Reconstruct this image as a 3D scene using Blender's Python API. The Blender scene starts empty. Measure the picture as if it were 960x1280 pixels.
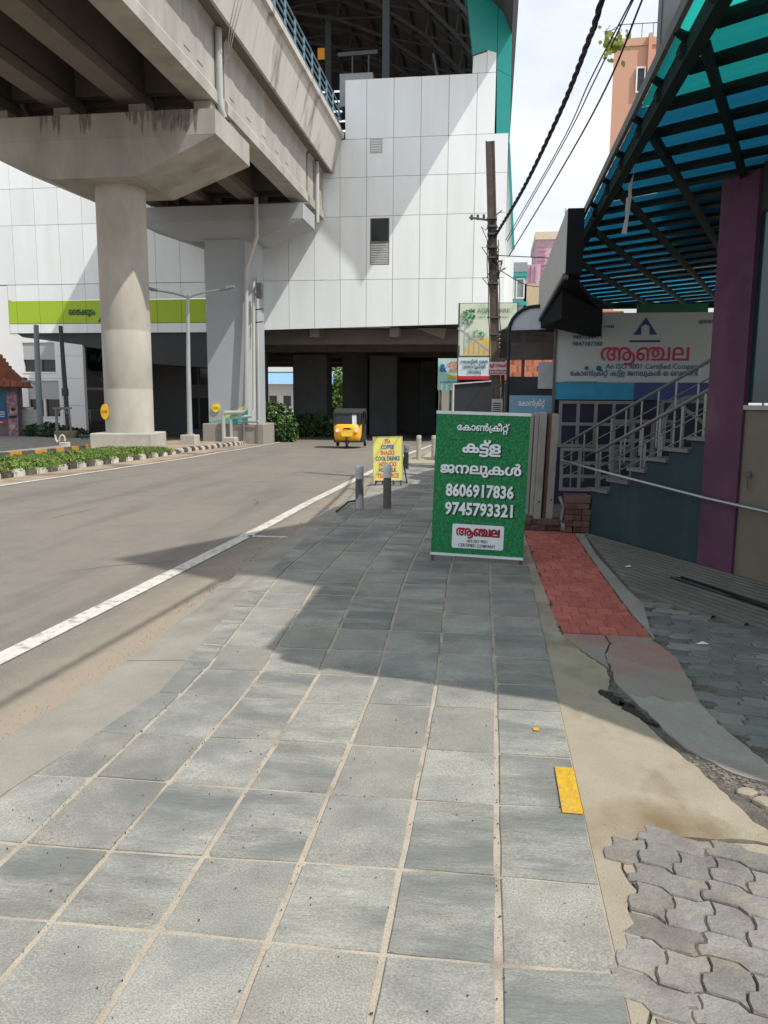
import bpy, bmesh, math, random
from math import sin, cos, pi, radians, sqrt, atan2, floor
from mathutils import Vector, Matrix, geometry
random.seed(11)
S = bpy.context.scene
COL = S.collection

# ------------------------------------------------------------------ camera
# world frame: Y runs along the street, X to the right, Z up, pavement = 0
cam_data = bpy.data.cameras.new('camera')
cam_data.sensor_fit = 'VERTICAL'; cam_data.sensor_height = 36.0
cam_data.lens = 950 / 1280 * 36.0
cam_data.clip_start = 0.05; cam_data.clip_end = 2000
cam = bpy.data.objects.new('camera', cam_data); COL.objects.link(cam)
cam.location = (0, 0, 1.55)
cam.matrix_world = (Matrix.Translation((0, 0, 1.55)) @ Matrix.Rotation(radians(8.0), 4, 'Z')
                    @ Matrix.Rotation(radians(90 - 8.27), 4, 'X') @ Matrix.Rotation(radians(0.4), 4, 'Z'))
S.camera = cam

# ------------------------------------------------------------------ light
SUN = Vector((0.63, -0.317, 1.0)).normalized()           # towards the sun
W = bpy.data.worlds.new('World'); S.world = W; W.use_nodes = True
nt = W.node_tree; nt.nodes.clear()
wo = nt.nodes.new('ShaderNodeOutputWorld'); bg = nt.nodes.new('ShaderNodeBackground')
sky = nt.nodes.new('ShaderNodeTexSky'); sky.sky_type = 'NISHITA'; sky.sun_disc = False
sky.sun_elevation = math.asin(SUN.z); sky.sun_rotation = atan2(SUN.x, SUN.y)
sky.dust_density = 3.0; sky.air_density = 1.0; sky.ozone_density = 1.0
tc = nt.nodes.new('ShaderNodeTexCoord'); mp = nt.nodes.new('ShaderNodeMapping')
mp.inputs['Scale'].default_value = (1.6, 1.6, 3.2)
ns = nt.nodes.new('ShaderNodeTexNoise'); ns.inputs['Scale'].default_value = 1.7
ns.inputs['Detail'].default_value = 7; ns.inputs['Roughness'].default_value = 0.55
cr = nt.nodes.new('ShaderNodeValToRGB'); cr.color_ramp.elements[0].position = 0.38; cr.color_ramp.elements[1].position = 0.62
cr.color_ramp.elements[0].color = (0.60, 0.60, 0.60, 1); cr.color_ramp.elements[1].color = (0.97, 0.97, 0.97, 1)
mx = nt.nodes.new('ShaderNodeMix'); mx.data_type = 'RGBA'
mx.inputs['B'].default_value = (7.6, 7.95, 8.6, 1)
bg.inputs['Strength'].default_value = 0.13
L = nt.links.new
L(tc.outputs['Generated'], mp.inputs['Vector']); L(mp.outputs['Vector'], ns.inputs['Vector'])
L(ns.outputs['Fac'], cr.inputs['Fac']); L(cr.outputs['Color'], mx.inputs['Factor'])
L(sky.outputs['Color'], mx.inputs['A']); L(mx.outputs['Result'], bg.inputs['Color'])
L(bg.outputs['Background'], wo.inputs['Surface'])
sd = bpy.data.lights.new('sun', 'SUN'); sd.energy = 3.95; sd.angle = radians(0.6); sd.color = (1.0, 0.955, 0.88)
so = bpy.data.objects.new('sun', sd); COL.objects.link(so)
so.rotation_euler = (-SUN).to_track_quat('-Z', 'Y').to_euler(); so.location = (20, -10, 40)
S.view_settings.view_transform = 'Standard'; S.view_settings.look = 'None'
S.view_settings.exposure = 0.14; S.view_settings.gamma = 1.0

# ------------------------------------------------------------------ materials
MATS = {}
def M(name, col, rough=0.8, var=0.12, scale=6.0, bump=0.0, metal=0.0, spec=0.3, stain=None, stain_amt=0.5,
      stain_scale=1.5, stain_pos=(0.5, 0.68), stretch=(1, 1, 1), rnd=0.0, trans=None, fine=0.0, detail=6, wst=None):
    """procedural surface: base colour varied by noise, optional stains, per-object variation and relief"""
    if name in MATS: return MATS[name]
    m = bpy.data.materials.new(name); m.use_nodes = True; t = m.node_tree; n = t.nodes
    b = n['Principled BSDF']; out = n['Material Output']; LK = t.links.new
    b.inputs['Roughness'].default_value = rough; b.inputs['Metallic'].default_value = metal
    b.inputs['Specular IOR Level'].default_value = spec
    tc = n.new('ShaderNodeTexCoord'); mp = n.new('ShaderNodeMapping'); mp.inputs['Scale'].default_value = stretch
    vec = tc.outputs['Object']
    if rnd > 0:
        oi = n.new('ShaderNodeObjectInfo'); mul = n.new('ShaderNodeMath'); mul.operation = 'MULTIPLY'; mul.inputs[1].default_value = 57.0
        cx = n.new('ShaderNodeCombineXYZ'); va = n.new('ShaderNodeVectorMath')
        LK(oi.outputs['Random'], mul.inputs[0]); LK(mul.outputs[0], cx.inputs[0]); LK(mul.outputs[0], cx.inputs[2])
        LK(vec, va.inputs[0]); LK(cx.outputs[0], va.inputs[1]); vec = va.outputs[0]
    LK(vec, mp.inputs['Vector']); vec = mp.outputs['Vector']
    nz = n.new('ShaderNodeTexNoise'); nz.inputs['Scale'].default_value = scale; nz.inputs['Detail'].default_value = detail
    nz.inputs['Roughness'].default_value = 0.62
    LK(vec, nz.inputs['Vector'])
    mr = n.new('ShaderNodeMapRange'); mr.inputs['From Min'].default_value = 0.3; mr.inputs['From Max'].default_value = 0.7
    mr.inputs['To Min'].default_value = 1 - var; mr.inputs['To Max'].default_value = 1 + var
    LK(nz.outputs['Fac'], mr.inputs['Value'])
    fac = mr.outputs[0]
    if fine > 0:
        n2 = n.new('ShaderNodeTexNoise'); n2.inputs['Scale'].default_value = 160; n2.inputs['Detail'].default_value = 3
        LK(vec, n2.inputs['Vector'])
        m2 = n.new('ShaderNodeMapRange'); m2.inputs['From Min'].default_value = 0.3; m2.inputs['From Max'].default_value = 0.7
        m2.inputs['To Min'].default_value = 1 - fine; m2.inputs['To Max'].default_value = 1 + fine
        LK(n2.outputs['Fac'], m2.inputs['Value'])
        mm = n.new('ShaderNodeMath'); mm.operation = 'MULTIPLY'; LK(fac, mm.inputs[0]); LK(m2.outputs[0], mm.inputs[1]); fac = mm.outputs[0]
    if rnd > 0:
        m3 = n.new('ShaderNodeMapRange'); m3.inputs['To Min'].default_value = 1 - rnd; m3.inputs['To Max'].default_value = 1 + rnd
        LK(oi.outputs['Random'], m3.inputs['Value'])
        mm = n.new('ShaderNodeMath'); mm.operation = 'MULTIPLY'; LK(fac, mm.inputs[0]); LK(m3.outputs[0], mm.inputs[1]); fac = mm.outputs[0]
    sc = n.new('ShaderNodeVectorMath'); sc.operation = 'SCALE'; sc.inputs[0].default_value = col[:3]
    LK(fac, sc.inputs['Scale']); c = sc.outputs[0]
    if stain is not None:
        n4 = n.new('ShaderNodeTexNoise'); n4.inputs['Scale'].default_value = stain_scale; n4.inputs['Detail'].default_value = 5
        LK(vec, n4.inputs['Vector'])
        m4 = n.new('ShaderNodeMapRange'); m4.inputs['From Min'].default_value = stain_pos[0]; m4.inputs['From Max'].default_value = stain_pos[1]
        m4.inputs['To Max'].default_value = stain_amt
        LK(n4.outputs['Fac'], m4.inputs['Value'])
        mix = n.new('ShaderNodeMix'); mix.data_type = 'RGBA'; mix.inputs['B'].default_value = (*stain, 1)
        LK(m4.outputs[0], mix.inputs['Factor']); LK(c, mix.inputs['A']); c = mix.outputs['Result']
    if wst is not None:        # blotches that run on across neighbouring pieces: (colour, scale, from, to, amount, stretch)
        ge = n.new('ShaderNodeNewGeometry'); m5 = n.new('ShaderNodeMapping'); m5.inputs['Scale'].default_value = wst[5]
        n5 = n.new('ShaderNodeTexNoise'); n5.inputs['Scale'].default_value = wst[1]; n5.inputs['Detail'].default_value = 6; n5.inputs['Roughness'].default_value = .6
        LK(ge.outputs['Position'], m5.inputs['Vector']); LK(m5.outputs['Vector'], n5.inputs['Vector'])
        m6 = n.new('ShaderNodeMapRange'); m6.inputs['From Min'].default_value = wst[2]; m6.inputs['From Max'].default_value = wst[3]; m6.inputs['To Max'].default_value = wst[4]
        LK(n5.outputs['Fac'], m6.inputs['Value'])
        mix = n.new('ShaderNodeMix'); mix.data_type = 'RGBA'; mix.inputs['B'].default_value = (*wst[0], 1)
        LK(m6.outputs[0], mix.inputs['Factor']); LK(c, mix.inputs['A']); c = mix.outputs['Result']
    LK(c, b.inputs['Base Color'])
    if bump > 0:
        bp = n.new('ShaderNodeBump'); bp.inputs['Strength'].default_value = bump; bp.inputs['Distance'].default_value = 0.01
        nb = n.new('ShaderNodeTexNoise'); nb.inputs['Scale'].default_value = scale * 6; nb.inputs['Detail'].default_value = 6
        LK(vec, nb.inputs['Vector']); LK(nb.outputs['Fac'], bp.inputs['Height']); LK(bp.outputs['Normal'], b.inputs['Normal'])
    if trans is not None:      # a sheet that lets coloured light through
        tr = n.new('ShaderNodeBsdfTransparent'); tr.inputs['Color'].default_value = (*trans, 1)
        tl = n.new('ShaderNodeBsdfTranslucent'); tl.inputs['Color'].default_value = (*trans, 1)
        a1 = n.new('ShaderNodeMixShader'); a1.inputs[0].default_value = 0.86
        a2 = n.new('ShaderNodeMixShader'); a2.inputs[0].default_value = 0.25
        LK(tr.outputs[0], a1.inputs[1]); LK(tl.outputs[0], a1.inputs[2])
        LK(a1.outputs[0], a2.inputs[1]); LK(b.outputs[0], a2.inputs[2]); LK(a2.outputs[0], out.inputs['Surface'])
    MATS[name] = m; return m

# ------------------------------------------------------------------ mesh helpers
class MB:
    def __init__(s): s.v = []; s.f = []; s.smooth = False
    def add(s, vs, fs):
        o = len(s.v); s.v += [tuple(p) for p in vs]; s.f += [tuple(i + o for i in f) for f in fs]; return s
    def box(s, x0, x1, y0, y1, z0, z1, M4=None):
        vs = [(x, y, z) for z in (z0, z1) for y in (y0, y1) for x in (x0, x1)]
        if M4 is not None: vs = [M4 @ Vector(p) for p in vs]
        return s.add(vs, [(0, 2, 3, 1), (4, 5, 7, 6), (0, 1, 5, 4), (2, 6, 7, 3), (0, 4, 6, 2), (1, 3, 7, 5)])
    def bar(s, a, b, w, h=None, up=(0, 0, 1)):
        h = w if h is None else h
        a = Vector(a); b = Vector(b); d = (b - a).normalized(); u = Vector(up)
        if abs(d.dot(u)) > 0.98: u = Vector((1, 0, 0))
        r = d.cross(u).normalized(); u = r.cross(d).normalized()
        vs = []
        for p in (a, b):
            for i, j in ((-1, -1), (1, -1), (1, 1), (-1, 1)): vs.append(p + r * (i * w / 2) + u * (j * h / 2))
        return s.add(vs, [(0, 3, 2, 1), (4, 5, 6, 7), (0, 1, 5, 4), (1, 2, 6, 5), (2, 3, 7, 6), (3, 0, 4, 7)])
    def tube(s, pts, r, n=8, cap=True):
        pts = [Vector(p) for p in pts]; R = r if isinstance(r, (list, tuple)) else [r] * len(pts)
        vs = []; fs = []; u = None
        for k, p in enumerate(pts):
            d = (pts[min(k + 1, len(pts) - 1)] - pts[max(k - 1, 0)]).normalized()
            if u is None:
                u = Vector((0, 0, 1)) if abs(d.z) < 0.9 else Vector((1, 0, 0))
            u = (u - d * u.dot(d)).normalized(); w = d.cross(u)
            for i in range(n):
                a = 2 * pi * i / n; vs.append(p + (u * cos(a) + w * sin(a)) * R[k])
        for k in range(len(pts) - 1):
            for i in range(n):
                j = (i + 1) % n; fs.append((k * n + i, k * n + j, k * n + n + j, k * n + n + i))
        if cap: fs.append(tuple(range(n - 1, -1, -1))); fs.append(tuple((len(pts) - 1) * n + i for i in range(n)))
        return s.add(vs, fs)
    def cyl(s, x, y, z0, z1, r, n=24, r2=None):
        return s.tube([(x, y, z0), (x, y, z1)], [r, r if r2 is None else r2], n)
    def prism(s, poly, d0, d1, axis='z', holes=()):
        """outline (with holes) extruded from d0 to d1 along an axis"""
        def P(a, b, d): return (a, b, d) if axis == 'z' else ((a, d, b) if axis == 'y' else (d, a, b))
        loops = [list(poly)] + [list(h) for h in holes]
        flat = [p for l in loops for p in l]
        tri = geometry.tessellate_polygon([[Vector((p[0], p[1], 0)) for p in l] for l in loops])
        N = len(flat); vs = [P(p[0], p[1], d1) for p in flat] + [P(p[0], p[1], d0) for p in flat]
        fs = [tuple(t) for t in tri] + [tuple(i + N for i in reversed(t)) for t in tri]
        o = 0
        for l in loops:
            for i in range(len(l)):
                j = (i + 1) % len(l); fs.append((o + i, o + j, o + j + N, o + i + N))
            o += len(l)
        return s.add(vs, fs)
    def loft(s, rings, cap=True):
        n = len(rings[0]); vs = [p for r in rings for p in r]; fs = []
        for k in range(len(rings) - 1):
            for i in range(n):
                j = (i + 1) % n; fs.append((k * n + i, k * n + j, k * n + n + j, k * n + n + i))
        if cap: fs.append(tuple(range(n - 1, -1, -1))); fs.append(tuple((len(rings) - 1) * n + i for i in range(n)))
        return s.add(vs, fs)

ORG = {}
def tag(o, label=None, cat=None, group=None, kind=None):
    if label: o['label'] = label
    if cat: o['category'] = cat
    if group: o['group'] = group
    if kind: o['kind'] = kind
    return o
def build(mb, name, mat, parent=None, org=None, smooth=False, bevel=0.0, label=None, cat=None, group=None, kind=None):
    if org is None:
        if parent is not None: org = ORG[parent.name]
        else:
            xs = [p[0] for p in mb.v]; ys = [p[1] for p in mb.v]; zs = [p[2] for p in mb.v]
            org = Vector(((min(xs) + max(xs)) / 2, (min(ys) + max(ys)) / 2, min(zs)))
    org = Vector(org)
    me = bpy.data.meshes.new(name)
    me.from_pydata([(p[0] - org.x, p[1] - org.y, p[2] - org.z) for p in mb.v], [], mb.f)
    bm = bmesh.new(); bm.from_mesh(me)
    bmesh.ops.recalc_face_normals(bm, faces=bm.faces)
    if bevel > 0:
        bmesh.ops.bevel(bm, geom=[e for e in bm.edges if len(e.link_faces) == 2 and e.calc_face_angle(0) > 0.5], offset=bevel, segments=1, affect='EDGES')
    if smooth:
        for f in bm.faces: f.smooth = True
        for e in bm.edges:
            if len(e.link_faces) == 2 and e.calc_face_angle(0) > 0.7: e.smooth = False
    bm.to_mesh(me); bm.free()
    me.materials.append(mat)
    o = bpy.data.objects.new(name, me); COL.objects.link(o)
    o.location = org if parent is None else org - ORG[parent.name]
    ORG[o.name] = org
    if parent is not None: o.parent = parent
    return tag(o, label, cat, group, kind)
def thing(name, loc, label, cat, group=None):
    o = bpy.data.objects.new(name, None); COL.objects.link(o); o.location = loc
    o.empty_display_size = 0.2; ORG[o.name] = Vector(loc)
    return tag(o, label, cat, group)
def inst(src, name, loc, rot=(0, 0, 0), parent=None, scale=None, **k):
    """another object that shares the mesh of src, at a world location"""
    o = bpy.data.objects.new(name, src.data if hasattr(src, 'data') and not isinstance(src, bpy.types.Mesh) else src)
    COL.objects.link(o)
    loc = Vector(loc); ORG[o.name] = loc
    o.location = loc - (ORG[parent.name] if parent is not None else Vector((0, 0, 0)))
    o.rotation_euler = rot
    if scale: o.scale = scale
    if parent is not None: o.parent = parent
    return tag(o, **k)
def copy_thing(o, dloc, label, group=None, rotz=0):
    def cp(a, par):
        c = a.copy(); COL.objects.link(c); ORG[c.name] = ORG[a.name] + Vector(dloc)
        if par is not None: c.parent = par
        for ch in [x for x in a.children]: cp(ch, c)
        return c
    c = cp(o, None); c.location = o.location + Vector(dloc); c.rotation_euler.z += rotz
    c['label'] = label
    if group: c['group'] = group
    return c
def mesh_of(mb, name, mat, smooth=False):
    me = bpy.data.meshes.new(name); me.from_pydata([tuple(p) for p in mb.v], [], mb.f)
    bm = bmesh.new(); bm.from_mesh(me); bmesh.ops.recalc_face_normals(bm, faces=bm.faces)
    if smooth:
        for f in bm.faces: f.smooth = True
    bm.to_mesh(me); bm.free(); me.materials.append(mat); return me
def gz(Y):
    pts = [(-99, -.12), (12, -.12), (26, -.28), (38, -.6), (60, -.9), (900, -.9)]
    for a, b in zip(pts, pts[1:]):
        if Y <= b[0]: return a[1] + (b[1] - a[1]) * (Y - a[0]) / (b[0] - a[0])
    return -.9
def gs(Y): return gz(Y) + 0.12
def inside(p, poly):
    r = False; j = len(poly) - 1
    for i in range(len(poly)):
        a, b = poly[i], poly[j]
        if (a[1] > p[1]) != (b[1] > p[1]) and p[0] < (b[0] - a[0]) * (p[1] - a[1]) / (b[1] - a[1]) + a[0]: r = not r
        j = i
    return r
def leaves(mb, c, r, n, size, rng=random, shell=0.5, flatz=1.0):
    for _ in range(n):
        while True:
            d = Vector((rng.uniform(-1, 1), rng.uniform(-1, 1), rng.uniform(-1, 1)))
            if 0.05 < d.length < 1: break
        if rng.random() < shell: d = d.normalized() * rng.uniform(0.75, 1.0)
        p = Vector((c[0] + d.x * r[0], c[1] + d.y * r[1], c[2] + d.z * r[2]))
        a = Vector((rng.uniform(-1, 1), rng.uniform(-1, 1), rng.uniform(-1, 1))).normalized()
        b = a.cross(Vector((rng.uniform(-1, 1), rng.uniform(-1, 1), rng.uniform(-1, 1)))).normalized()
        s = size * rng.uniform(0.6, 1.3)
        mb.add([p - a * s, p + b * s * 0.5, p + a * s, p - b * s * 0.5], [(0, 1, 2, 3)])

# ------------------------------------------------------------------ lettering
GLY = {
 'ക': (1038, [[216,-12,137,-1,79,32,44,84,32,152,37,196,53,234,78,264,109,288,134,301,162,311,195,319,234,324,279,327,333,328,716,328,793,326,854,318,901,304,942,282,968,259,988,230,1002,195,1006,152,995,84,961,32,906,-1,832,-12,807,-11,780,-10,755,-6,731,0,750,67,765,63,784,60,802,59,819,58,864,64,895,82,914,111,920,151,917,177,909,198,896,215,880,229,849,244,812,252,765,257,708,258,331,258,268,257,222,252,187,244,157,229,141,216,128,199,121,178,118,154,121,124,130,100,146,81,166,68,191,60,219,58,251,61,284,68,317,83,352,106,402,52,372,32,343,16,314,4,284,-5,251,-10],[523,566,596,557,654,528,699,484,731,426,750,357,756,279,749,192,728,120,694,63,648,22,591,-4,524,-12,473,-7,426,6,386,30,352,62,325,103,304,154,292,212,288,279,304,399,351,490,426,547],[523,496,457,482,410,442,383,374,374,278,378,210,390,155,411,112,440,82,477,64,521,58,566,64,603,82,632,111,653,154,666,210,670,278,666,346,654,402,633,444,604,473,567,490]]),
 'േ': (595, [[364,-12,301,-8,242,5,186,27,138,58,97,98,66,148,46,209,39,281,46,350,66,409,98,458,140,498,189,528,244,550,304,562,366,566,426,562,474,548,512,528,538,500,553,468,558,431,553,392,539,359,517,334,488,315,456,304,421,300,373,305,336,318,309,340,290,368,280,399,277,432,278,451,282,469,288,485,294,498,387,517,370,501,358,480,350,457,348,434,352,412,364,388,385,371,417,365,446,370,465,384,476,405,480,429,473,462,452,485,423,498,389,503,375,503,362,503,349,502,335,501,275,490,224,468,182,435,152,392,134,341,128,280,134,220,153,167,183,122,224,88,274,64,332,54,344,53,356,52,369,51,380,51,405,53,428,59,447,69,462,84,472,103,475,127,471,150,460,171,440,185,411,190,379,184,358,167,346,144,342,121,344,98,352,75,364,55,381,39,289,58,282,71,276,86,272,105,271,126,274,159,285,189,303,215,330,236,366,250,412,255,448,251,482,240,511,222,534,197,548,164,553,125,548,88,532,55,507,27,470,6,422,-8]]),
 'ാ': (504, [[463,279,460,222,452,169,436,120,413,76,382,39,342,12,292,-6,231,-12,183,-8,142,4,108,24,80,48,57,76,39,107,26,138,17,169,104,186,113,158,124,129,141,101,164,78,193,63,230,58,278,65,314,86,342,119,360,164,371,217,375,278,371,339,360,392,342,436,315,468,280,489,235,496,199,491,170,476,147,453,129,426,116,398,107,370,21,387,32,419,46,450,65,481,89,508,118,532,152,550,193,562,241,566,298,560,346,542,384,515,414,478,436,435,452,386,460,334]]),
 'ൺ': (1519, [[358,566,434,559,492,539,538,508,576,469,562,472,597,513,640,542,687,560,740,566,801,560,850,540,889,509,924,465,911,443,955,288,955,0,869,0,869,316,867,366,862,404,851,435,834,459,817,474,796,485,770,492,739,494,710,491,685,484,664,471,646,456,630,432,618,402,611,362,609,307,609,0,523,0,523,299,520,357,512,400,498,431,478,456,455,473,428,484,395,492,357,494,290,486,232,460,186,421,152,370,130,308,123,239,123,228,127,176,138,134,156,101,180,77,208,63,242,58,266,61,286,70,303,84,316,103,324,128,327,157,320,201,301,232,271,252,233,258,195,253,159,238,126,215,95,186,80,248,113,280,154,306,200,322,248,328,293,323,332,309,365,286,390,254,405,213,410,165,405,114,389,70,364,35,330,9,288,-7,240,-12,190,-6,142,14,102,48,70,96,49,160,42,241,53,338,84,419,134,482,198,528,274,557],[1279,-12,1220,-5,1170,14,1131,47,1103,92,1086,149,1080,217,1085,273,1098,324,1120,373,1150,418,1184,461,1224,501,1253,532,1280,559,1302,587,1318,618,1323,651,1318,676,1305,699,1281,715,1245,720,1224,719,1203,717,1185,714,1170,709,1151,778,1171,783,1197,788,1227,791,1258,792,1311,787,1351,770,1379,747,1397,720,1407,692,1410,668,1403,619,1384,575,1352,534,1310,491,1290,464,1252,428,1221,388,1198,347,1181,304,1171,260,1168,215,1172,161,1184,120,1202,90,1224,72,1251,61,1279,58,1327,68,1362,98,1384,147,1391,215,1387,267,1375,318,1355,366,1327,409,1290,446,1245,473,1222,482,1199,489,1174,493,1146,494,1098,491,1060,483,1031,470,1008,452,992,434,979,412,968,386,961,354,956,315,955,266,955,100,879,100,879,292,905,451,931,486,963,514,1000,537,1043,553,1090,563,1142,566,1182,564,1220,558,1256,548,1290,533,1295,531,1300,528,1305,525,1309,523,1363,486,1406,440,1439,389,1462,334,1476,277,1480,221,1467,124,1428,50,1365,4]]),
 'ീ': (228, [[-109,843,-67,841,-24,835,19,823,59,803,107,761,136,706,152,634,157,542,157,0,71,0,71,525,71,563,70,596,67,626,64,652,58,676,50,696,23,738,-12,762,-59,775,-117,779,-140,777,-162,770,-181,760,-196,746,-206,728,-209,706,-205,683,-194,664,-174,650,-145,645,-113,650,-92,666,-81,687,-77,711,-80,734,-87,756,-99,775,-116,790,-24,770,-17,758,-12,743,-8,725,-7,706,-10,673,-20,643,-38,617,-65,596,-102,582,-149,578,-184,582,-216,593,-245,612,-268,637,-282,669,-287,708,-282,745,-266,778,-240,805,-205,826,-161,839]]),
 '്': (0, [[-111,591,-165,596,-210,612,-245,636,-271,668,-287,707,-292,752,-291,770,-289,788,-286,804,-282,818,-208,804,-211,793,-212,780,-214,767,-214,755,-210,723,-200,698,-184,680,-162,668,-138,661,-111,659,-83,661,-58,668,-37,680,-22,698,-11,723,-8,755,-8,767,-10,780,-11,793,-14,804,60,818,64,804,67,788,69,770,70,752,65,707,49,668,23,636,-12,612,-57,596]]),
 'ള': (724, [[398,496,343,494,294,486,251,474,214,458,182,439,156,418,136,394,122,369,122,365,122,360,123,355,123,351,120,340,118,330,117,320,117,312,123,257,140,216,168,191,209,183,248,190,274,209,290,237,295,270,293,291,287,310,276,326,261,339,240,347,214,350,172,344,138,324,111,298,89,271,66,329,84,349,106,369,131,387,160,402,193,413,229,416,276,411,314,396,343,372,362,342,374,308,378,270,374,231,360,194,337,162,305,137,263,120,210,115,162,121,120,138,86,166,61,206,45,255,40,313,46,365,64,414,93,457,133,494,184,524,246,547,318,561,399,566,485,561,554,548,607,524,644,492,666,452,673,402,670,370,660,340,642,315,617,294,584,276,541,263,447,279,447,310,454,310,486,311,513,314,535,320,554,331,569,345,579,360,584,376,586,396,581,425,568,449,543,469,508,484,460,493],[685,144,682,114,674,86,660,62,641,42,624,29,604,18,580,10,552,4,517,1,473,0,261,0,225,-1,199,-3,180,-7,166,-13,152,-22,143,-33,138,-47,136,-62,137,-76,141,-90,148,-101,159,-110,174,-118,194,-124,222,-128,259,-129,667,-129,667,-201,255,-201,207,-199,167,-193,134,-183,106,-170,82,-151,64,-127,54,-99,50,-68,53,-35,62,-6,79,20,103,40,118,49,135,56,155,62,178,66,206,69,238,70,465,70,502,71,532,75,556,82,574,93,584,104,592,118,596,134,598,154,596,173,590,190,580,205,565,218,548,227,528,234,501,238,466,240,447,240,447,293,552,285,612,266,653,234,677,192]]),
 'ജ': (939, [[297,566,349,563,394,555,435,541,470,520,502,493,531,458,501,470,534,508,572,539,621,559,685,566,752,559,806,538,848,506,876,467,893,423,899,377,896,340,888,307,874,279,856,255,831,234,801,216,636,181,574,173,543,170,507,168,470,166,439,166,242,166,207,165,182,164,163,160,149,156,136,148,127,138,122,127,121,114,124,92,134,76,148,66,166,60,183,57,199,56,244,58,288,66,330,77,370,91,408,106,444,121,467,131,488,140,510,150,532,158,554,167,576,174,598,182,621,188,642,196,658,204,672,210,684,216,695,222,706,226,719,228,735,229,771,226,804,218,832,203,854,181,868,152,873,115,863,61,834,21,788,-4,726,-12,675,-7,636,8,609,30,590,58,580,88,576,119,580,146,593,168,613,186,638,198,690,217,680,210,670,199,660,185,652,168,647,148,645,124,651,90,668,68,693,54,725,50,759,55,781,70,793,91,797,115,794,138,786,155,773,167,758,175,740,180,722,181,697,179,675,172,654,161,632,146,626,155,612,142,598,130,581,117,563,105,543,93,520,81,465,55,410,32,357,13,304,0,252,-9,199,-12,159,-9,121,0,88,15,61,38,44,71,38,113,41,140,50,165,66,188,89,206,112,218,140,226,176,231,225,233,572,233,624,234,666,238,702,243,732,252,756,262,775,276,792,295,804,318,811,344,813,373,810,400,800,428,784,455,758,476,723,491,677,496,647,494,621,486,599,475,582,459,567,435,557,405,552,365,550,310,550,259,467,259,467,323,465,365,458,404,443,439,417,467,397,480,372,490,338,497,294,499,243,497,200,490,166,477,136,456,132,451,129,444,126,437,124,430,120,416,117,404,116,393,115,381,120,343,137,318,162,305,194,300,219,302,238,310,251,321,260,336,264,351,266,367,262,394,248,414,225,426,192,430,154,426,120,412,93,393,71,373,75,415,102,440,135,460,172,474,212,478,254,474,288,462,312,444,329,420,339,394,342,366,338,334,327,304,308,278,280,258,242,244,195,240,130,249,82,278,53,323,43,385,50,434,72,477,108,514,158,542,221,560]]),
 'ന': (911, [[288,566,331,563,367,552,398,537,423,516,444,492,462,465,449,466,483,511,523,542,571,560,630,566,701,557,761,530,809,487,844,431,865,365,872,292,868,229,854,173,832,122,802,76,763,32,717,-8,663,53,696,80,726,112,750,148,768,190,780,237,784,292,779,347,765,396,742,436,711,468,673,487,629,494,592,490,562,480,538,461,519,436,508,412,502,382,499,343,498,291,498,0,412,0,412,291,411,342,408,381,402,411,390,436,371,461,347,480,318,490,284,494,241,487,202,468,171,436,147,396,132,347,127,292,131,236,144,187,163,145,187,110,216,80,247,55,189,-8,148,29,112,68,82,113,58,164,44,224,39,292,47,368,70,434,106,489,156,531,217,557]]),
 'ല': (859, [[788,554,788,0,63,0,63,313,67,380,80,431,99,471,126,504,161,531,202,550,250,562,305,566,361,562,410,551,450,532,483,507,511,472,530,430,540,379,544,322,544,222,149,222,149,70,702,70,702,554],[304,496,234,486,186,454,158,400,149,321,149,292,458,292,458,320,449,401,421,456,373,486]]),
 'ു': (332, [[155,-227,80,-215,22,-178,-14,-123,-26,-53,-20,-5,-3,37,24,72,61,98,105,114,154,120,205,115,248,99,285,74,312,40,329,-3,335,-53,329,-102,312,-145,285,-180,248,-206,205,-222],[155,-161,193,-154,224,-134,246,-100,253,-53,246,-6,225,27,193,47,154,54,116,47,84,27,63,-7,56,-54,63,-100,84,-134,116,-154],[104,566,158,560,198,544,228,517,248,483,258,443,262,400,258,333,244,256,224,171,199,84,119,99,142,182,159,258,170,328,174,395,170,434,158,466,133,487,94,494,78,493,62,492,46,489,34,486,17,555,35,560,56,563,80,565]]),
 'ൾ': (1044, [[783,792,836,787,876,770,904,747,922,720,932,692,935,668,928,619,908,575,877,534,835,491,815,464,777,428,746,388,722,347,706,304,696,260,693,215,697,161,708,120,726,91,750,72,776,62,804,58,853,68,888,98,909,147,916,215,914,254,908,292,897,329,882,364,862,396,838,426,810,452,776,473,757,482,734,489,708,494,682,495,646,493,612,486,583,474,559,459,528,426,508,382,496,327,492,263,492,246,491,200,486,162,480,128,470,100,456,74,439,51,410,24,374,4,330,-8,278,-12,210,-4,151,20,103,60,68,115,46,183,39,263,43,327,56,384,78,436,109,482,148,526,194,566,248,504,215,478,186,446,161,409,142,367,131,319,127,265,132,207,145,157,167,116,196,86,233,66,274,60,311,63,340,72,361,87,377,106,391,137,399,177,403,222,404,265,404,280,410,358,426,420,452,468,488,507,528,534,573,552,622,563,677,566,714,564,750,558,784,548,815,535,835,525,886,489,928,444,961,394,986,338,1000,280,1005,220,992,124,954,50,890,4,804,-12,745,-5,696,14,656,47,628,92,611,149,605,217,610,273,623,324,645,373,674,418,708,461,748,501,777,532,804,559,827,587,843,618,848,651,844,676,830,699,807,715,770,720,748,719,728,717,710,714,695,709,676,778,696,783,722,788,752,791]]),
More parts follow.
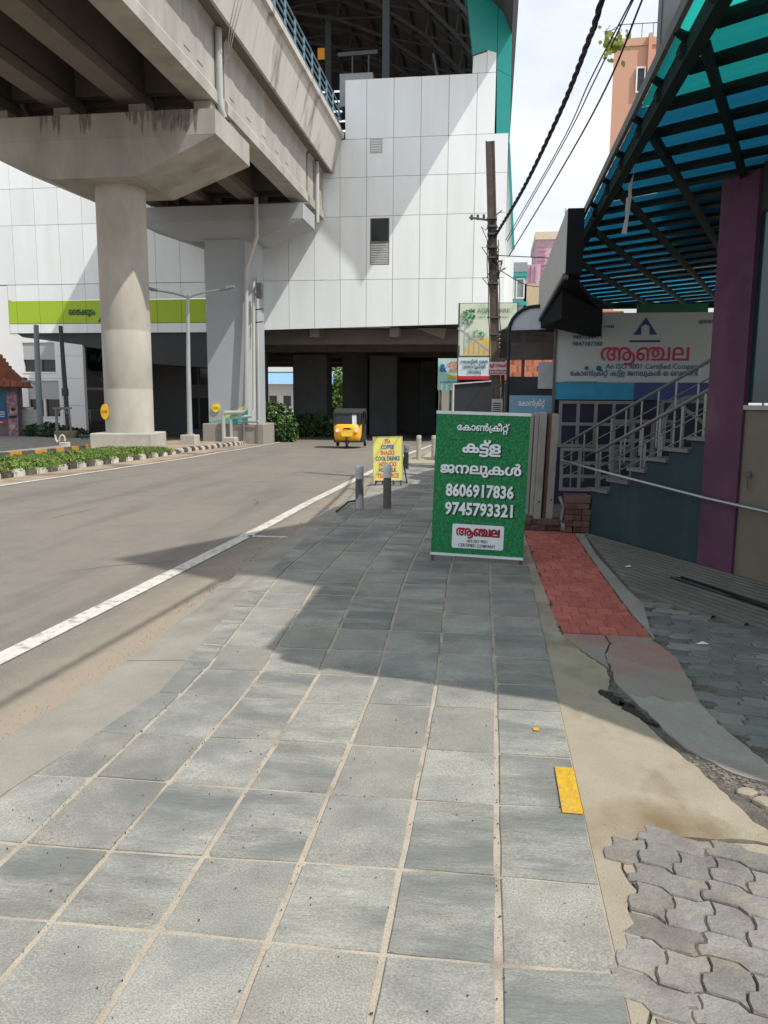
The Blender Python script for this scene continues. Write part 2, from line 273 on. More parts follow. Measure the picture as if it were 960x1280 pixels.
 'ആ': (1647, [[367,566,412,564,458,558,504,548,546,533,552,530,558,526,564,521,570,518,619,502,655,480,681,455,698,428,707,398,710,368,708,345,702,323,691,303,674,285,652,268,622,253,626,256,665,238,696,211,715,177,721,136,716,98,702,63,677,32,641,8,594,-7,533,-12,463,-4,406,21,362,60,331,110,312,169,306,235,310,290,323,342,345,391,376,437,416,478,468,515,473,518,478,521,483,524,488,527,526,543,568,556,615,563,669,566,731,562,782,549,823,529,858,504,886,476,910,444,936,247,936,0,849,0,849,281,846,346,837,393,822,427,800,454,776,472,746,486,708,496,657,499,631,498,606,496,582,491,561,486,518,468,481,444,451,414,428,380,411,344,399,308,392,272,390,239,399,161,427,103,472,67,534,55,579,60,612,76,631,102,637,138,630,171,608,196,572,213,519,218,500,218,500,288,514,288,567,294,601,310,620,336,626,369,618,411,594,444,553,469,497,484,460,492,428,496,400,497,374,497,298,490,236,468,189,433,155,388,135,334,128,273,132,224,143,180,161,142,186,108,215,79,250,54,200,-9,159,20,120,56,88,99,62,150,45,210,39,277,44,337,59,392,84,441,120,483,166,518,222,544,289,560],[1117,566,1197,559,1266,536,1323,501,1369,454,1403,396,1425,329,1430,304,1434,278,1435,252,1436,224,1429,150,1410,90,1378,45,1336,13,1284,-6,1223,-12,1164,-5,1116,15,1080,46,1056,84,1041,127,1036,171,1053,259,1106,326,1190,368,1304,382,1313,382,1322,382,1333,381,1345,379,1375,377,1446,358,1506,326,1554,281,1590,226,1612,162,1619,91,1614,26,1598,-31,1573,-81,1538,-123,1493,-156,1440,-181,1377,-196,1306,-201,1256,-199,1211,-192,1171,-182,1138,-172,1166,-102,1196,-113,1230,-121,1267,-126,1308,-128,1365,-124,1412,-112,1451,-92,1482,-65,1505,-32,1521,5,1530,47,1533,92,1530,141,1520,183,1503,219,1479,250,1449,276,1412,296,1374,302,1356,307,1337,310,1318,312,1301,313,1248,309,1204,298,1169,278,1143,251,1127,216,1122,171,1124,144,1132,118,1145,94,1166,75,1193,62,1227,58,1282,68,1321,100,1345,152,1353,225,1352,252,1350,280,1346,306,1340,332,1335,354,1318,392,1294,426,1263,454,1224,476,1176,489,1118,494,1083,492,1048,484,1016,471,988,451,973,435,960,416,950,392,942,364,938,330,936,288,936,204,880,450,909,484,942,513,978,536,1020,552,1066,563]]),
 'െ': (715, [[237,-12,187,-6,140,14,98,47,66,94,46,156,39,232,45,306,64,372,95,429,136,477,185,515,242,543,306,560,374,566,447,560,509,544,561,518,603,483,635,441,658,392,672,338,676,281,671,215,655,156,630,105,598,61,559,23,515,-9,466,54,498,76,526,104,551,137,570,176,583,221,587,271,581,334,562,389,531,433,488,466,435,487,370,494,302,485,242,460,191,419,152,365,128,301,120,228,124,176,135,133,153,100,177,76,206,63,240,58,264,61,284,70,301,84,314,104,322,128,325,158,318,200,298,232,268,252,231,258,193,253,157,238,124,216,93,187,77,248,111,280,152,306,197,322,245,328,291,323,330,309,363,286,388,254,403,213,408,165,403,114,387,70,362,35,328,9,286,-7]]),
 'വ': (958, [[341,566,410,560,470,544,521,518,562,483,594,441,617,392,630,338,635,281,632,231,622,187,607,148,588,114,566,82,541,53,517,70,801,70,801,554,887,554,887,0,467,0,433,59,461,81,488,108,512,140,530,178,542,221,546,271,540,333,522,387,492,432,452,466,400,487,337,494,276,487,224,464,183,430,153,385,134,332,128,273,132,224,143,180,161,142,186,108,215,79,250,54,200,-9,159,20,120,56,88,99,62,150,45,210,39,277,44,337,58,392,83,441,116,483,160,518,212,544,272,560]]),
 'ി': (228, [[-34,843,2,841,32,835,59,825,83,810,108,787,127,760,141,728,150,686,155,634,157,567,157,0,71,0,71,542,70,590,68,632,65,667,60,696,52,720,41,739,28,753,12,764,-8,771,-32,773,-54,771,-76,764,-95,751,-111,734,-122,709,-125,678,-125,669,-124,660,-122,650,-121,641,-205,626,-207,638,-209,650,-210,663,-211,674,-205,726,-186,768,-158,801,-122,824,-79,838]]),
 'ത': (1014, [[507,-12,447,-5,396,16,356,50,326,96,309,153,303,219,308,282,325,338,351,389,385,434,426,472,471,504,486,520,531,541,576,556,625,563,678,566,748,560,808,544,859,518,901,483,933,441,956,392,970,338,975,281,970,215,954,156,929,105,897,61,858,23,814,-9,765,54,797,76,826,104,850,136,870,174,882,219,886,271,880,333,861,388,830,434,788,468,733,490,668,497,639,496,612,494,587,490,562,482,531,467,494,445,461,414,432,376,410,330,396,279,391,221,395,164,408,122,426,91,450,72,478,62,507,58,537,61,564,72,588,90,607,120,619,163,623,221,618,276,604,327,582,374,552,415,516,448,475,473,454,483,431,490,409,494,386,496,359,497,290,490,232,468,187,434,154,388,135,334,128,273,132,224,143,180,161,142,186,108,215,79,250,54,200,-9,159,20,120,56,88,99,62,150,45,210,39,277,44,337,60,392,85,441,120,483,164,518,218,544,280,560,351,566,398,564,442,556,483,543,524,523,549,503,613,454,665,389,700,310,711,219,705,153,688,96,658,50,618,16,568,-5]]),
 'ൈ': (1430, [[237,-12,187,-6,140,14,98,47,66,94,46,156,39,232,45,306,64,372,95,429,136,477,185,515,242,543,306,560,374,566,447,560,509,544,561,518,603,483,635,441,658,392,672,338,676,281,671,215,655,156,630,105,598,61,559,23,515,-9,466,54,498,76,526,104,551,137,570,176,583,221,587,271,581,334,562,389,531,433,488,466,435,487,370,494,302,485,242,460,191,419,152,365,128,301,120,228,124,176,135,133,153,100,177,76,206,63,240,58,264,61,284,70,301,84,314,104,322,128,325,158,318,200,298,232,268,252,231,258,193,253,157,238,124,216,93,187,77,248,111,280,152,306,197,322,245,328,291,323,330,309,363,286,388,254,403,213,408,165,403,114,387,70,362,35,328,9,286,-7],[952,-12,902,-6,854,14,814,47,782,94,761,156,754,232,760,306,780,372,810,429,850,477,900,515,957,543,1020,560,1089,566,1162,560,1224,544,1276,518,1318,483,1350,441,1373,392,1386,338,1391,281,1386,215,1370,156,1345,105,1313,61,1274,23,1230,-9,1181,54,1213,76,1242,104,1266,137,1286,176,1298,221,1302,271,1296,334,1277,389,1246,433,1204,466,1150,487,1085,494,1017,485,956,460,906,419,868,365,843,301,835,228,839,176,850,133,868,100,892,76,921,63,955,58,978,61,999,70,1016,84,1029,104,1037,128,1040,158,1033,200,1014,232,983,252,946,258,908,253,872,238,838,216,808,187,792,248,826,280,866,306,912,322,960,328,1006,323,1046,309,1078,286,1102,254,1118,213,1123,165,1118,114,1102,70,1077,35,1042,9,1001,-7]]),
 'ട': (563, [[269,566,352,561,422,546,483,525,536,500,489,433,445,457,394,476,335,490,268,494,222,491,185,482,157,468,138,450,126,428,122,403,123,386,127,371,133,359,142,349,167,332,203,323,248,318,299,317,307,317,377,313,430,301,470,281,500,253,513,233,522,210,526,184,528,158,522,111,502,70,469,35,423,10,363,-7,289,-12,210,-7,142,7,80,30,20,59,66,125,97,108,130,92,166,79,206,68,248,62,293,60,341,63,378,72,407,86,426,105,437,128,441,153,439,174,434,192,426,208,412,220,392,230,366,238,330,242,280,244,270,244,205,248,146,259,99,278,65,307,52,326,42,348,37,373,35,402,41,447,60,487,92,520,137,545,196,561]]),
 'ം': (453, [[226,-12,170,-6,122,12,84,41,56,78,38,124,32,176,38,228,56,274,86,311,125,340,172,357,226,363,280,357,328,340,366,312,396,276,415,230,421,176,415,123,396,77,366,40,328,12,280,-6],[226,295,183,288,148,266,124,228,116,175,124,123,148,86,184,63,226,56,269,63,305,86,329,123,337,176,329,228,306,266,270,288]]),
 'ഭ': (654, [[394,566,456,562,511,550,556,530,590,502,612,467,619,425,618,403,614,383,606,365,596,350,578,333,556,321,523,314,477,311,448,311,415,310,392,308,376,305,364,301,356,295,350,288,347,280,346,270,353,248,372,236,404,231,444,229,456,229,500,227,536,220,565,210,587,195,602,179,612,160,618,138,620,113,615,79,600,48,576,23,542,4,498,-8,443,-12,408,-11,373,-7,338,-1,306,6,276,15,252,25,283,93,321,78,360,68,400,61,441,59,487,63,516,74,532,91,537,111,531,136,514,150,488,157,454,159,439,159,382,162,339,170,308,184,285,203,276,217,270,232,265,248,264,268,266,290,272,312,283,330,299,346,323,361,354,372,392,379,441,381,482,381,506,383,522,390,532,402,535,423,526,455,497,477,452,490,393,494,312,485,248,458,199,414,166,358,146,292,140,217,142,164,146,111,154,58,165,9,83,-4,70,48,60,106,54,165,52,219,61,316,90,400,137,470,203,522,289,555]]),
 'ശ': (1040, [[684,566,755,560,818,543,872,515,917,478,953,431,980,376,996,312,1001,242,994,161,973,96,940,48,897,14,846,-6,789,-12,730,-5,681,17,643,51,616,94,600,143,595,196,608,281,646,348,706,390,783,404,835,397,880,375,918,342,946,301,965,255,973,206,947,209,937,239,920,268,898,294,870,316,838,329,800,334,746,325,708,296,686,253,679,198,682,159,690,124,705,96,726,76,754,62,789,58,827,63,858,77,884,102,902,138,914,186,918,248,918,254,916,270,914,290,911,310,911,316,912,323,912,330,911,334,895,378,868,417,833,449,791,474,742,489,689,494,649,492,614,485,584,474,559,459,528,426,507,382,496,327,492,263,492,246,489,180,480,128,464,86,439,51,410,24,374,4,330,-8,278,-12,210,-4,151,20,103,60,68,115,46,183,39,263,43,327,56,384,78,436,109,482,148,526,194,566,248,504,215,478,186,446,161,409,142,367,131,319,127,265,132,207,145,157,167,116,196,86,233,66,274,60,311,63,340,72,361,87,377,106,391,137,399,176,403,221,404,265,404,280,409,358,426,420,452,467,488,506,529,534,575,552,626,562]]),
 'ഹ': (1190, [[229,346,291,340,340,320,378,292,406,256,422,215,427,173,424,135,414,102,400,75,382,57,357,70,676,70,691,0,328,0,299,52,317,73,331,96,340,124,343,158,336,206,314,244,278,268,229,276,196,272,168,260,146,243,130,220,119,194,116,164,120,132,130,102,148,75,175,51,129,-7,91,27,60,66,39,113,32,166,38,216,56,260,86,296,126,323,174,340],[856,566,926,560,986,544,1037,518,1078,483,1110,441,1133,392,1146,338,1151,281,1146,215,1130,156,1105,105,1073,61,1034,23,990,-9,940,54,972,76,1001,104,1026,137,1046,176,1058,221,1062,271,1056,333,1038,387,1008,432,967,466,916,487,854,494,793,487,741,464,700,430,669,385,650,332,644,273,647,225,658,183,674,146,696,114,724,85,757,59,719,0,686,0,638,64,618,90,598,120,581,153,567,190,558,232,555,278,560,337,574,392,599,441,632,483,675,518,727,544,787,560]]),
 'ട്ട': (563, [[269,566,352,561,422,546,483,525,536,500,489,433,445,457,394,476,335,490,268,494,222,491,185,482,157,468,138,450,126,428,122,403,123,386,127,371,133,359,142,349,167,332,203,323,248,318,299,317,313,317,377,313,428,302,468,283,498,255,511,235,520,212,526,186,528,157,520,104,496,64,459,34,413,14,360,4,305,0,42,0,42,70,270,70,318,71,358,74,389,82,413,95,425,106,434,120,439,138,441,158,439,176,434,193,426,208,412,221,393,231,368,238,336,243,293,244,270,244,205,248,146,259,99,278,65,307,52,326,42,348,37,373,35,402,41,447,60,487,92,520,137,545,196,561],[289,-253,237,-251,188,-244,143,-234,100,-220,60,-203,20,-183,66,-115,97,-132,131,-148,168,-161,207,-172,249,-178,293,-180,342,-177,380,-168,408,-154,428,-135,439,-113,443,-88,438,-58,422,-30,396,-7,359,12,397,68,435,54,467,35,493,11,512,-18,524,-50,528,-87,522,-133,502,-174,469,-207,423,-232,363,-248]]),
 'ഞ്ച': (1637, [[240,-12,190,-6,142,14,102,48,70,96,49,160,42,241,53,338,84,419,134,482,198,528,274,557,358,566,434,559,493,538,541,505,583,460,596,428,608,252,608,0,522,0,522,306,519,360,512,400,498,432,478,456,456,473,430,484,399,492,357,494,290,486,232,460,186,421,152,370,130,308,123,239,123,228,127,176,138,134,156,101,180,77,208,63,242,58,266,61,286,70,303,84,316,103,324,128,327,157,320,201,301,232,271,252,233,258,195,253,159,238,126,215,95,186,80,248,113,280,154,306,200,322,248,328,293,323,332,309,365,286,390,254,405,213,410,165,405,114,389,70,364,35,330,9,288,-7],[780,566,823,564,861,558,896,549,930,534,941,519,998,480,1042,430,1071,370,1081,304,1075,253,1058,210,1032,176,998,151,957,136,911,131,865,136,824,151,789,176,763,210,746,253,741,304,751,368,781,428,828,481,888,521,896,532,934,549,972,559,1008,564,1040,566,1106,561,1162,544,1209,519,1247,485,1276,444,1296,396,1309,344,1313,288,1309,231,1298,180,1280,136,1256,98,1230,63,1200,31,1098,44,1130,69,1160,100,1186,137,1207,180,1220,230,1225,285,1220,343,1203,394,1176,436,1139,469,1092,490,1037,497,1024,497,1006,496,986,492,963,486,940,480,910,465,884,444,860,417,842,385,831,349,827,308,830,272,839,244,853,224,870,211,890,204,911,201,933,203,953,210,970,224,984,244,992,271,995,308,991,348,980,384,964,416,942,444,915,465,886,481,866,486,848,491,831,494,813,496,792,497,746,494,708,483,679,467,656,448,636,420,620,386,611,342,608,282,608,20,543,20,543,278,556,454,583,485,612,512,646,534,686,552,730,562],[1566,554,1566,0,737,0,737,70,1480,70,1480,554]]),
 'റ്റ': (674, [[341,566,410,561,470,545,521,520,562,487,594,447,617,400,630,349,635,295,630,233,614,178,589,129,557,88,518,52,474,21,425,83,457,104,486,130,510,161,530,197,542,239,546,286,540,344,522,394,492,436,452,468,400,487,338,494,277,487,225,466,184,434,153,392,134,342,128,287,136,220,161,164,200,118,250,81,200,21,159,48,120,82,88,123,62,172,45,228,39,292,44,348,58,400,83,447,116,487,160,520,212,545,272,561],[338,55,405,48,460,28,502,-4,532,-45,551,-92,557,-145,550,-206,528,-258,494,-301,454,-337,404,-284,434,-260,457,-230,472,-194,477,-154,473,-115,461,-81,441,-52,414,-30,380,-17,338,-12,279,-22,234,-53,207,-98,198,-151,202,-193,216,-228,238,-257,270,-284,220,-337,183,-304,150,-262,126,-211,118,-147,124,-94,143,-46,174,-5,217,28,272,48]]),
 'ക്ക': (1506, [[523,566,596,557,654,528,699,484,731,426,750,357,756,279,749,192,728,120,694,63,648,22,591,-4,524,-12,473,-7,426,6,386,30,352,62,325,103,304,154,292,212,288,279,304,399,351,490,426,547],[523,496,457,482,410,442,383,374,374,278,378,210,390,155,411,112,440,82,477,64,521,58,566,64,603,82,632,111,653,154,666,210,670,278,666,346,654,402,633,444,604,473,567,490],[216,-12,137,-1,79,32,44,84,32,152,37,196,53,234,78,264,109,288,134,301,162,311,195,319,234,324,279,327,333,328,961,328,1010,326,1050,322,1083,314,1112,302,1135,288,1156,271,1174,247,1188,219,1196,187,1199,151,1188,84,1153,32,1098,-1,1024,-12,971,-6,924,12,885,41,855,83,836,137,830,204,830,225,832,247,834,268,836,288,837,293,838,298,838,302,839,307,857,366,883,418,916,462,956,499,1001,528,1051,549,1106,562,1165,566,1237,560,1299,544,1351,518,1393,483,1425,441,1448,392,1462,338,1467,281,1462,215,1446,156,1421,105,1389,61,1350,23,1306,-9,1257,54,1289,76,1318,104,1342,137,1362,176,1374,221,1378,271,1372,333,1354,387,1323,432,1281,466,1227,487,1162,494,1106,488,1056,472,1010,445,972,408,943,361,922,305,921,300,920,294,920,289,918,284,915,265,913,245,912,225,911,206,914,159,924,120,941,92,964,72,992,60,1026,56,1063,62,1092,78,1110,106,1116,148,1114,172,1108,193,1099,210,1087,225,1065,240,1036,250,998,256,946,258,331,258,268,257,222,252,187,244,157,229,141,216,128,199,121,178,118,154,121,124,130,100,146,81,166,68,191,60,219,58,251,61,284,68,317,83,352,106,402,52,372,32,343,16,314,4,284,-5,251,-10]]),
 '്ര': (244, [[251,554,214,467,184,382,160,301,144,222,134,146,131,70,135,10,146,-37,166,-71,194,-94,230,-108,273,-112,286,-112,300,-110,316,-109,333,-106,342,-179,317,-182,296,-184,275,-185,254,-185,188,-178,136,-155,95,-118,66,-68,50,-6,44,68,48,147,58,227,75,308,98,389,126,471,160,554]]),
 'ൂ': (332, [[154,-227,79,-215,22,-178,-14,-123,-26,-53,-20,-5,-3,37,24,72,60,98,104,114,154,120,204,115,248,99,284,74,312,40,329,-3,335,-53,329,-102,312,-145,284,-180,248,-206,204,-222],[153,57,110,50,73,30,48,-5,40,-54,48,-102,72,-136,109,-157,154,-164,198,-157,234,-136,260,-101,268,-53,260,-5,234,30,197,50],[154,-98,104,-90,69,-66,48,-28,41,19,44,36,52,55,64,75,81,97,124,68,108,59,98,47,92,34,90,21,92,6,98,-6,107,-17,120,-24,136,-28,155,-30,173,-28,188,-24,200,-17,209,-6,215,6,217,21,215,32,210,43,200,54,185,63,228,97,246,75,259,56,266,39,269,18,266,-10,258,-38,244,-62,222,-81,192,-94],[104,566,158,560,198,544,228,517,248,483,258,443,262,400,258,333,244,256,224,171,199,84,119,99,142,182,159,258,170,328,174,395,170,434,158,466,133,487,94,494,78,493,62,492,46,489,34,486,17,555,35,560,56,563,80,565]]),
 'റ': (674, [[341,566,410,560,470,544,521,518,562,483,594,441,617,392,630,338,635,281,630,215,614,156,589,105,557,61,518,23,474,-9,425,54,457,76,486,104,510,137,530,176,542,221,546,271,540,333,522,387,492,432,452,466,400,487,338,494,277,487,225,464,184,430,153,385,134,332,128,273,132,224,143,180,161,142,186,108,215,79,250,54,200,-8,159,20,120,56,88,99,62,150,45,210,39,277,44,337,58,392,83,441,116,483,160,518,212,544,272,560]]),
 'മ': (723, [[354,566,427,561,490,548,541,525,583,494,608,467,628,437,644,402,654,363,661,318,663,266,663,0,60,0,60,268,62,317,68,362,79,401,94,436,114,466,138,493,179,524,228,547,285,561],[307,495,268,490,233,474,204,450,181,418,167,387,156,350,148,304,146,249,146,68,151,68,215,120,272,175,319,232,356,289,378,346,386,402,384,428,378,450,367,469,352,483,332,492],[472,393,465,334,445,277,412,220,368,162,313,104,249,45,247,65,276,67,304,68,332,70,360,70,577,70,577,249,573,317,562,372,543,416,515,450,477,476,428,494,430,501,447,478,460,454,469,427]]),
 'ൽ': (1198, [[731,566,774,565,816,562,855,556,893,547,928,535,961,519,984,509,1062,455,1116,386,1148,307,1159,221,1146,124,1107,50,1044,4,957,-12,899,-5,850,14,810,47,782,92,765,149,759,217,764,273,777,324,799,373,828,418,862,461,902,501,929,530,956,557,980,586,996,617,1002,651,998,676,984,699,960,715,924,720,902,719,882,717,864,714,849,709,830,778,850,783,876,788,906,791,938,792,991,787,1030,770,1058,747,1076,720,1086,692,1089,668,1082,619,1062,575,1031,534,990,491,969,464,931,428,900,388,876,347,860,304,850,260,847,215,851,161,862,120,880,90,904,72,930,61,958,58,1006,68,1042,98,1063,147,1070,215,1066,269,1054,318,1033,362,1004,402,966,435,919,461,902,468,865,479,824,488,779,492,730,494,684,492,640,488,596,478,554,464,535,456,477,419,431,369,401,304,391,221,395,164,408,122,426,91,450,72,478,62,507,58,537,61,564,72,588,90,607,120,619,163,623,221,618,276,604,327,582,374,552,415,516,448,475,473,454,483,431,490,409,494,386,496,359,497,290,490,232,468,187,433,154,388,135,334,128,273,132,224,143,180,161,142,186,108,215,79,250,54,200,-9,159,20,120,56,88,99,62,150,45,210,39,277,44,337,60,392,85,441,120,483,164,518,218,544,280,560,351,566,398,564,442,556,483,544,524,524,549,503,613,454,665,389,700,310,711,219,705,153,688,96,658,50,618,16,568,-5,507,-12,447,-5,396,16,356,50,326,96,309,153,303,219,308,281,323,336,347,385,379,428,418,466,462,498,488,513,542,538,600,554,662,563]]),
}
def area(p): return sum(p[i][0] * p[(i + 1) % len(p)][1] - p[(i + 1) % len(p)][0] * p[i][1] for i in range(len(p))) / 2
def clean(p):
    o = []
    for q in p:
        if not o or (Vector(q) - Vector(o[-1])).length > 6: o.append(q)
    while len(o) > 3 and (Vector(o[0]) - Vector(o[-1])).length < 6: o.pop()
    return o
def offset_poly(p, w):
    n = len(p); out = []
    for i in range(n):
        b = Vector(p[i]); d1 = (b - Vector(p[i - 1])).normalized(); d2 = (Vector(p[(i + 1) % n]) - b).normalized()
        t = d1 + d2
        if t.length < 1e-3: out.append(tuple(b)); continue
        t.normalize(); k = w / max(.6, abs(t.dot(d1))); out.append((b.x - t.y * k, b.y + t.x * k))
    return out
def winding(q, loops):
    w = 0
    for p in loops:
        for i in range(len(p)):
            a, b = p[i - 1], p[i]
            c = (b[0] - a[0]) * (q[1] - a[1]) - (q[0] - a[0]) * (b[1] - a[1])
            if a[1] <= q[1] < b[1] and c > 0: w += 1
            elif b[1] <= q[1] < a[1] and c < 0: w -= 1
    return w
GC = {}
def glyph(tk, bold):
    """triangles of one glyph, overlapping strokes merged by their winding number"""
    if (tk, bold) in GC: return GC[(tk, bold)]
    adv, cs = GLY[tk]
    polys = [clean([(c[i], c[i + 1]) for i in range(0, len(c), 2)]) for c in cs]
    sg = 1 if sum(area(p) for p in polys) > 0 else -1
    polys = [offset_poly(p, -bold * sg) for p in polys]
    vs, es = [], []
    for p in polys:
        o = len(vs); vs += [Vector(q) for q in p]; es += [(o + i, o + (i + 1) % len(p)) for i in range(len(p))]
    V, E, F_, _a, _b, _c = geometry.delaunay_2d_cdt(vs, es, [], 0, 0.01)
    tris = []
    for f in F_:
        c = sum((V[i] for i in f), Vector((0, 0))) / len(f)
        if winding(c, polys) != 0: tris.append(tuple(f))
    GC[(tk, bold)] = (adv, [tuple(v) for v in V], tris); return GC[(tk, bold)]
def frame_at(origin, right, up):
    r = Vector(right).normalized(); u = Vector(up).normalized(); n = r.cross(u).normalized(); u = n.cross(r)
    return Matrix(((r.x, u.x, n.x, origin[0]), (r.y, u.y, n.y, origin[1]), (r.z, u.z, n.z, origin[2]), (0, 0, 0, 1)))
def mal_mb(mb, tokens, size, F, cx, y, align='C', bold=0.0, fit=None):
    """Malayalam words from glyph outlines in writing order, baseline at y, size = em height"""
    x = 0; parts_ = []
    for tk in tokens:
        if tk == ' ': x += 350; continue
        adv, V, T = glyph(tk, bold); parts_.append((x, V, T)); x += adv
    s = size / 1000.0; sx = (fit / x) if fit else s; off = -x * sx / 2
    for x0, V, T in parts_: mb.add([F @ Vector((cx + off + (x0 + a) * sx, y + b * s, 0)) for a, b in V], T)
    return mb
def lat_mb(mb, text, size, F, cx, y, align='CENTER', bold=0.0, fit=None):
    cu = bpy.data.curves.new('t', 'FONT'); cu.body = text; cu.size = size; cu.align_x = 'LEFT'; cu.offset = bold; cu.resolution_u = 2
    ob = bpy.data.objects.new('t', cu); COL.objects.link(ob)
    dg = bpy.context.evaluated_depsgraph_get(); dg.update()
    me = bpy.data.meshes.new_from_object(ob.evaluated_get(dg))
    xs = [v.co.x for v in me.vertices] or [0]
    w = max(xs) - min(xs); sx = (fit / w) if fit else 1.0; off = -min(xs) * sx - (w * sx / 2 if align == 'CENTER' else 0)
    mb.add([F @ Vector((v.co.x * sx + off + cx, v.co.y + y, 0)) for v in me.vertices], [tuple(p.vertices) for p in me.polygons])
    bpy.data.objects.remove(ob); bpy.data.curves.remove(cu); bpy.data.meshes.remove(me)
    return mb
CONCRETE_WORD = ['േ', 'ക', 'ാ', 'ൺ', '്ര', 'ക', 'ീ', 'റ്റ', '്']
FRAME_WORD = ['ക', 'ട്ട', '്', 'ള']
WINDOWS_WORD = ['ജ', 'ന', 'ല', 'ു', 'ക', 'ൾ']
NAME_WORD = ['ആ', 'ഞ്ച', 'ല']

# ================================================================== SETTING
m_asph = M('asphalt', (0.178, 0.160, 0.138), 0.85, 0.10, 3, 0.5, wst=((.115, .105, .095), .8, .53, .66, .55, (1.6, .16, 1)), stain=(0.215, 0.19, 0.155), stain_amt=0.6, stain_scale=0.35, fine=0.38, stain_pos=(0.45, 0.7))
m_earth = M('earth', (0.32, 0.25, 0.18), 0.95, 0.2, 3, 0.6, stain=(0.16, 0.13, 0.10), stain_scale=1.1, fine=0.2)
m_dust = M('roadside_dust', (0.33, 0.26, 0.19), 0.95, 0.15, 4, 0.4, stain=(0.13, 0.11, 0.09), stain_scale=0.9, stain_amt=0.8, stain_pos=(0.45, 0.62), fine=0.22)
m_line = M('road_paint', (0.52, 0.50, 0.45), 0.7, 0.15, 9, 0.2, stain=(0.2, 0.18, 0.15), stain_scale=14, stain_pos=(0.52, 0.66), stain_amt=0.7)
m_mortar = M('sandy_mortar', (0.345, 0.305, 0.245), 0.95, 0.15, 5, 0.4, stain=(0.12, 0.09, 0.07), stain_scale=4, stain_pos=(0.55, 0.7), fine=0.2)
m_kerb = M('kerb_concrete', (0.25, 0.235, 0.20), 0.9, 0.12, 2.5, 0.3, stain=(0.12, 0.11, 0.095), stain_scale=1.2, fine=0.15)
m_apron = M('apron_concrete', (0.30, 0.262, 0.20), 0.92, 0.15, 2.2, 0.5, wst=((.15, .11, .06), 1.9, .55, .70, .8, (1, .6, 1)), stain=(0.16, 0.115, 0.06), stain_scale=1.3, stain_pos=(0.53, 0.68), stain_amt=0.9, fine=0.15)
m_apron2 = M('grey_concrete', (0.27, 0.255, 0.225), 0.92, 0.12, 2.2, 0.35, stain=(0.13, 0.12, 0.10), stain_scale=2, fine=0.18)

def add_margin(m, col, spans):
    """windblown dust along the road edges: x spans with a ragged border"""
    t = m.node_tree; n = t.nodes; LK = t.links.new; b = n['Principled BSDF']; src = b.inputs['Base Color'].links[0].from_socket
    tc = n.new('ShaderNodeTexCoord'); sp = n.new('ShaderNodeSeparateXYZ'); LK(tc.outputs['Object'], sp.inputs[0])
    nz = n.new('ShaderNodeTexNoise'); nz.inputs['Scale'].default_value = 0.9; nz.inputs['Detail'].default_value = 8; nz.inputs['Roughness'].default_value = .7; LK(tc.outputs['Object'], nz.inputs['Vector'])
    for x0, x1, amp in spans:
        ad = n.new('ShaderNodeMath'); ad.operation = 'MULTIPLY_ADD'; ad.inputs[1].default_value = amp; LK(nz.outputs['Fac'], ad.inputs[0]); LK(sp.outputs['X'], ad.inputs[2])
        mr = n.new('ShaderNodeMapRange'); mr.inputs['From Min'].default_value = x0 + amp / 2; mr.inputs['From Max'].default_value = x1 + amp / 2; mr.inputs['To Max'].default_value = .85; LK(ad.outputs[0], mr.inputs['Value'])
        mx = n.new('ShaderNodeMix'); mx.data_type = 'RGBA'; mx.inputs['B'].default_value = (*col, 1); LK(mr.outputs[0], mx.inputs['Factor']); LK(src, mx.inputs['A']); src = mx.outputs['Result']
    LK(src, b.inputs['Base Color'])
add_margin(m_asph, (0.285, 0.24, 0.18), [(-2.95, -2.45, 1.1)])
def strip_mesh(xl, xr, ys, zf, nx=1):
    mb = MB(); vs = []; fs = []
    for y in ys:
        a, b = xl(y), xr(y)
        for i in range(nx + 1): vs.append((a + (b - a) * i / nx, y, zf(y)))
    for k in range(len(ys) - 1):
        for i in range(nx):
            o = k * (nx + 1) + i; fs.append((o, o + 1, o + nx + 2, o + nx + 1))
    return mb.add(vs, fs)
def lerp(pts, y):
    if y <= pts[0][0]: return pts[0][1]
    for a, b in zip(pts, pts[1:]):
        if y <= b[0]: return a[1] + (b[1] - a[1]) * (y - a[0]) / (b[0] - a[0])
    return pts[-1][1]
YS = [-12 + 1.0 * i for i in range(24)] + [12 + 2.0 * i for i in range(25)] + [62, 80, 120]
build(strip_mesh(lambda y: -900, lambda y: 900, [-300, -12, 12, 26, 38, 60, 120, 900], lambda y: gz(y) - 0.06, 1), 'ground', m_earth, org=(0, 0, 0), kind='structure')
kin = [(0, -1.86), (2.6, -1.9), (3.7, -1.75), (5.7, -1.96), (8, -2.09), (10.4, -2.12), (30, -2.15)]
kout = [(0, -2.3), (3.1, -2.27), (4.6, -2.2), (6.9, -2.36), (9.1, -2.4), (30, -2.46)]
rleft = [(-12, -9.6), (13.7, -9.75), (22.6, -9.8), (27, -10.2), (34, -10.9), (40, -12.2), (58, -17), (120, -30)]
build(strip_mesh(lambda y: lerp(rleft, y), lambda y: lerp(kout, y) + 0.06 if y < 38 else 6, YS, lambda y: gz(y), 6), 'road', m_asph, org=(0, 0, 0), kind='structure')
build(strip_mesh(lambda y: lerp(rleft, y) - 0.7, lambda y: lerp(rleft, y) + 0.16 + 0.05 * sin(y * 2.3), [-5 + 0.7 * i for i in range(64)], lambda y: gz(y) + 0.004), 'roadside_dust', m_dust, org=(0, 0, 0), kind='structure')
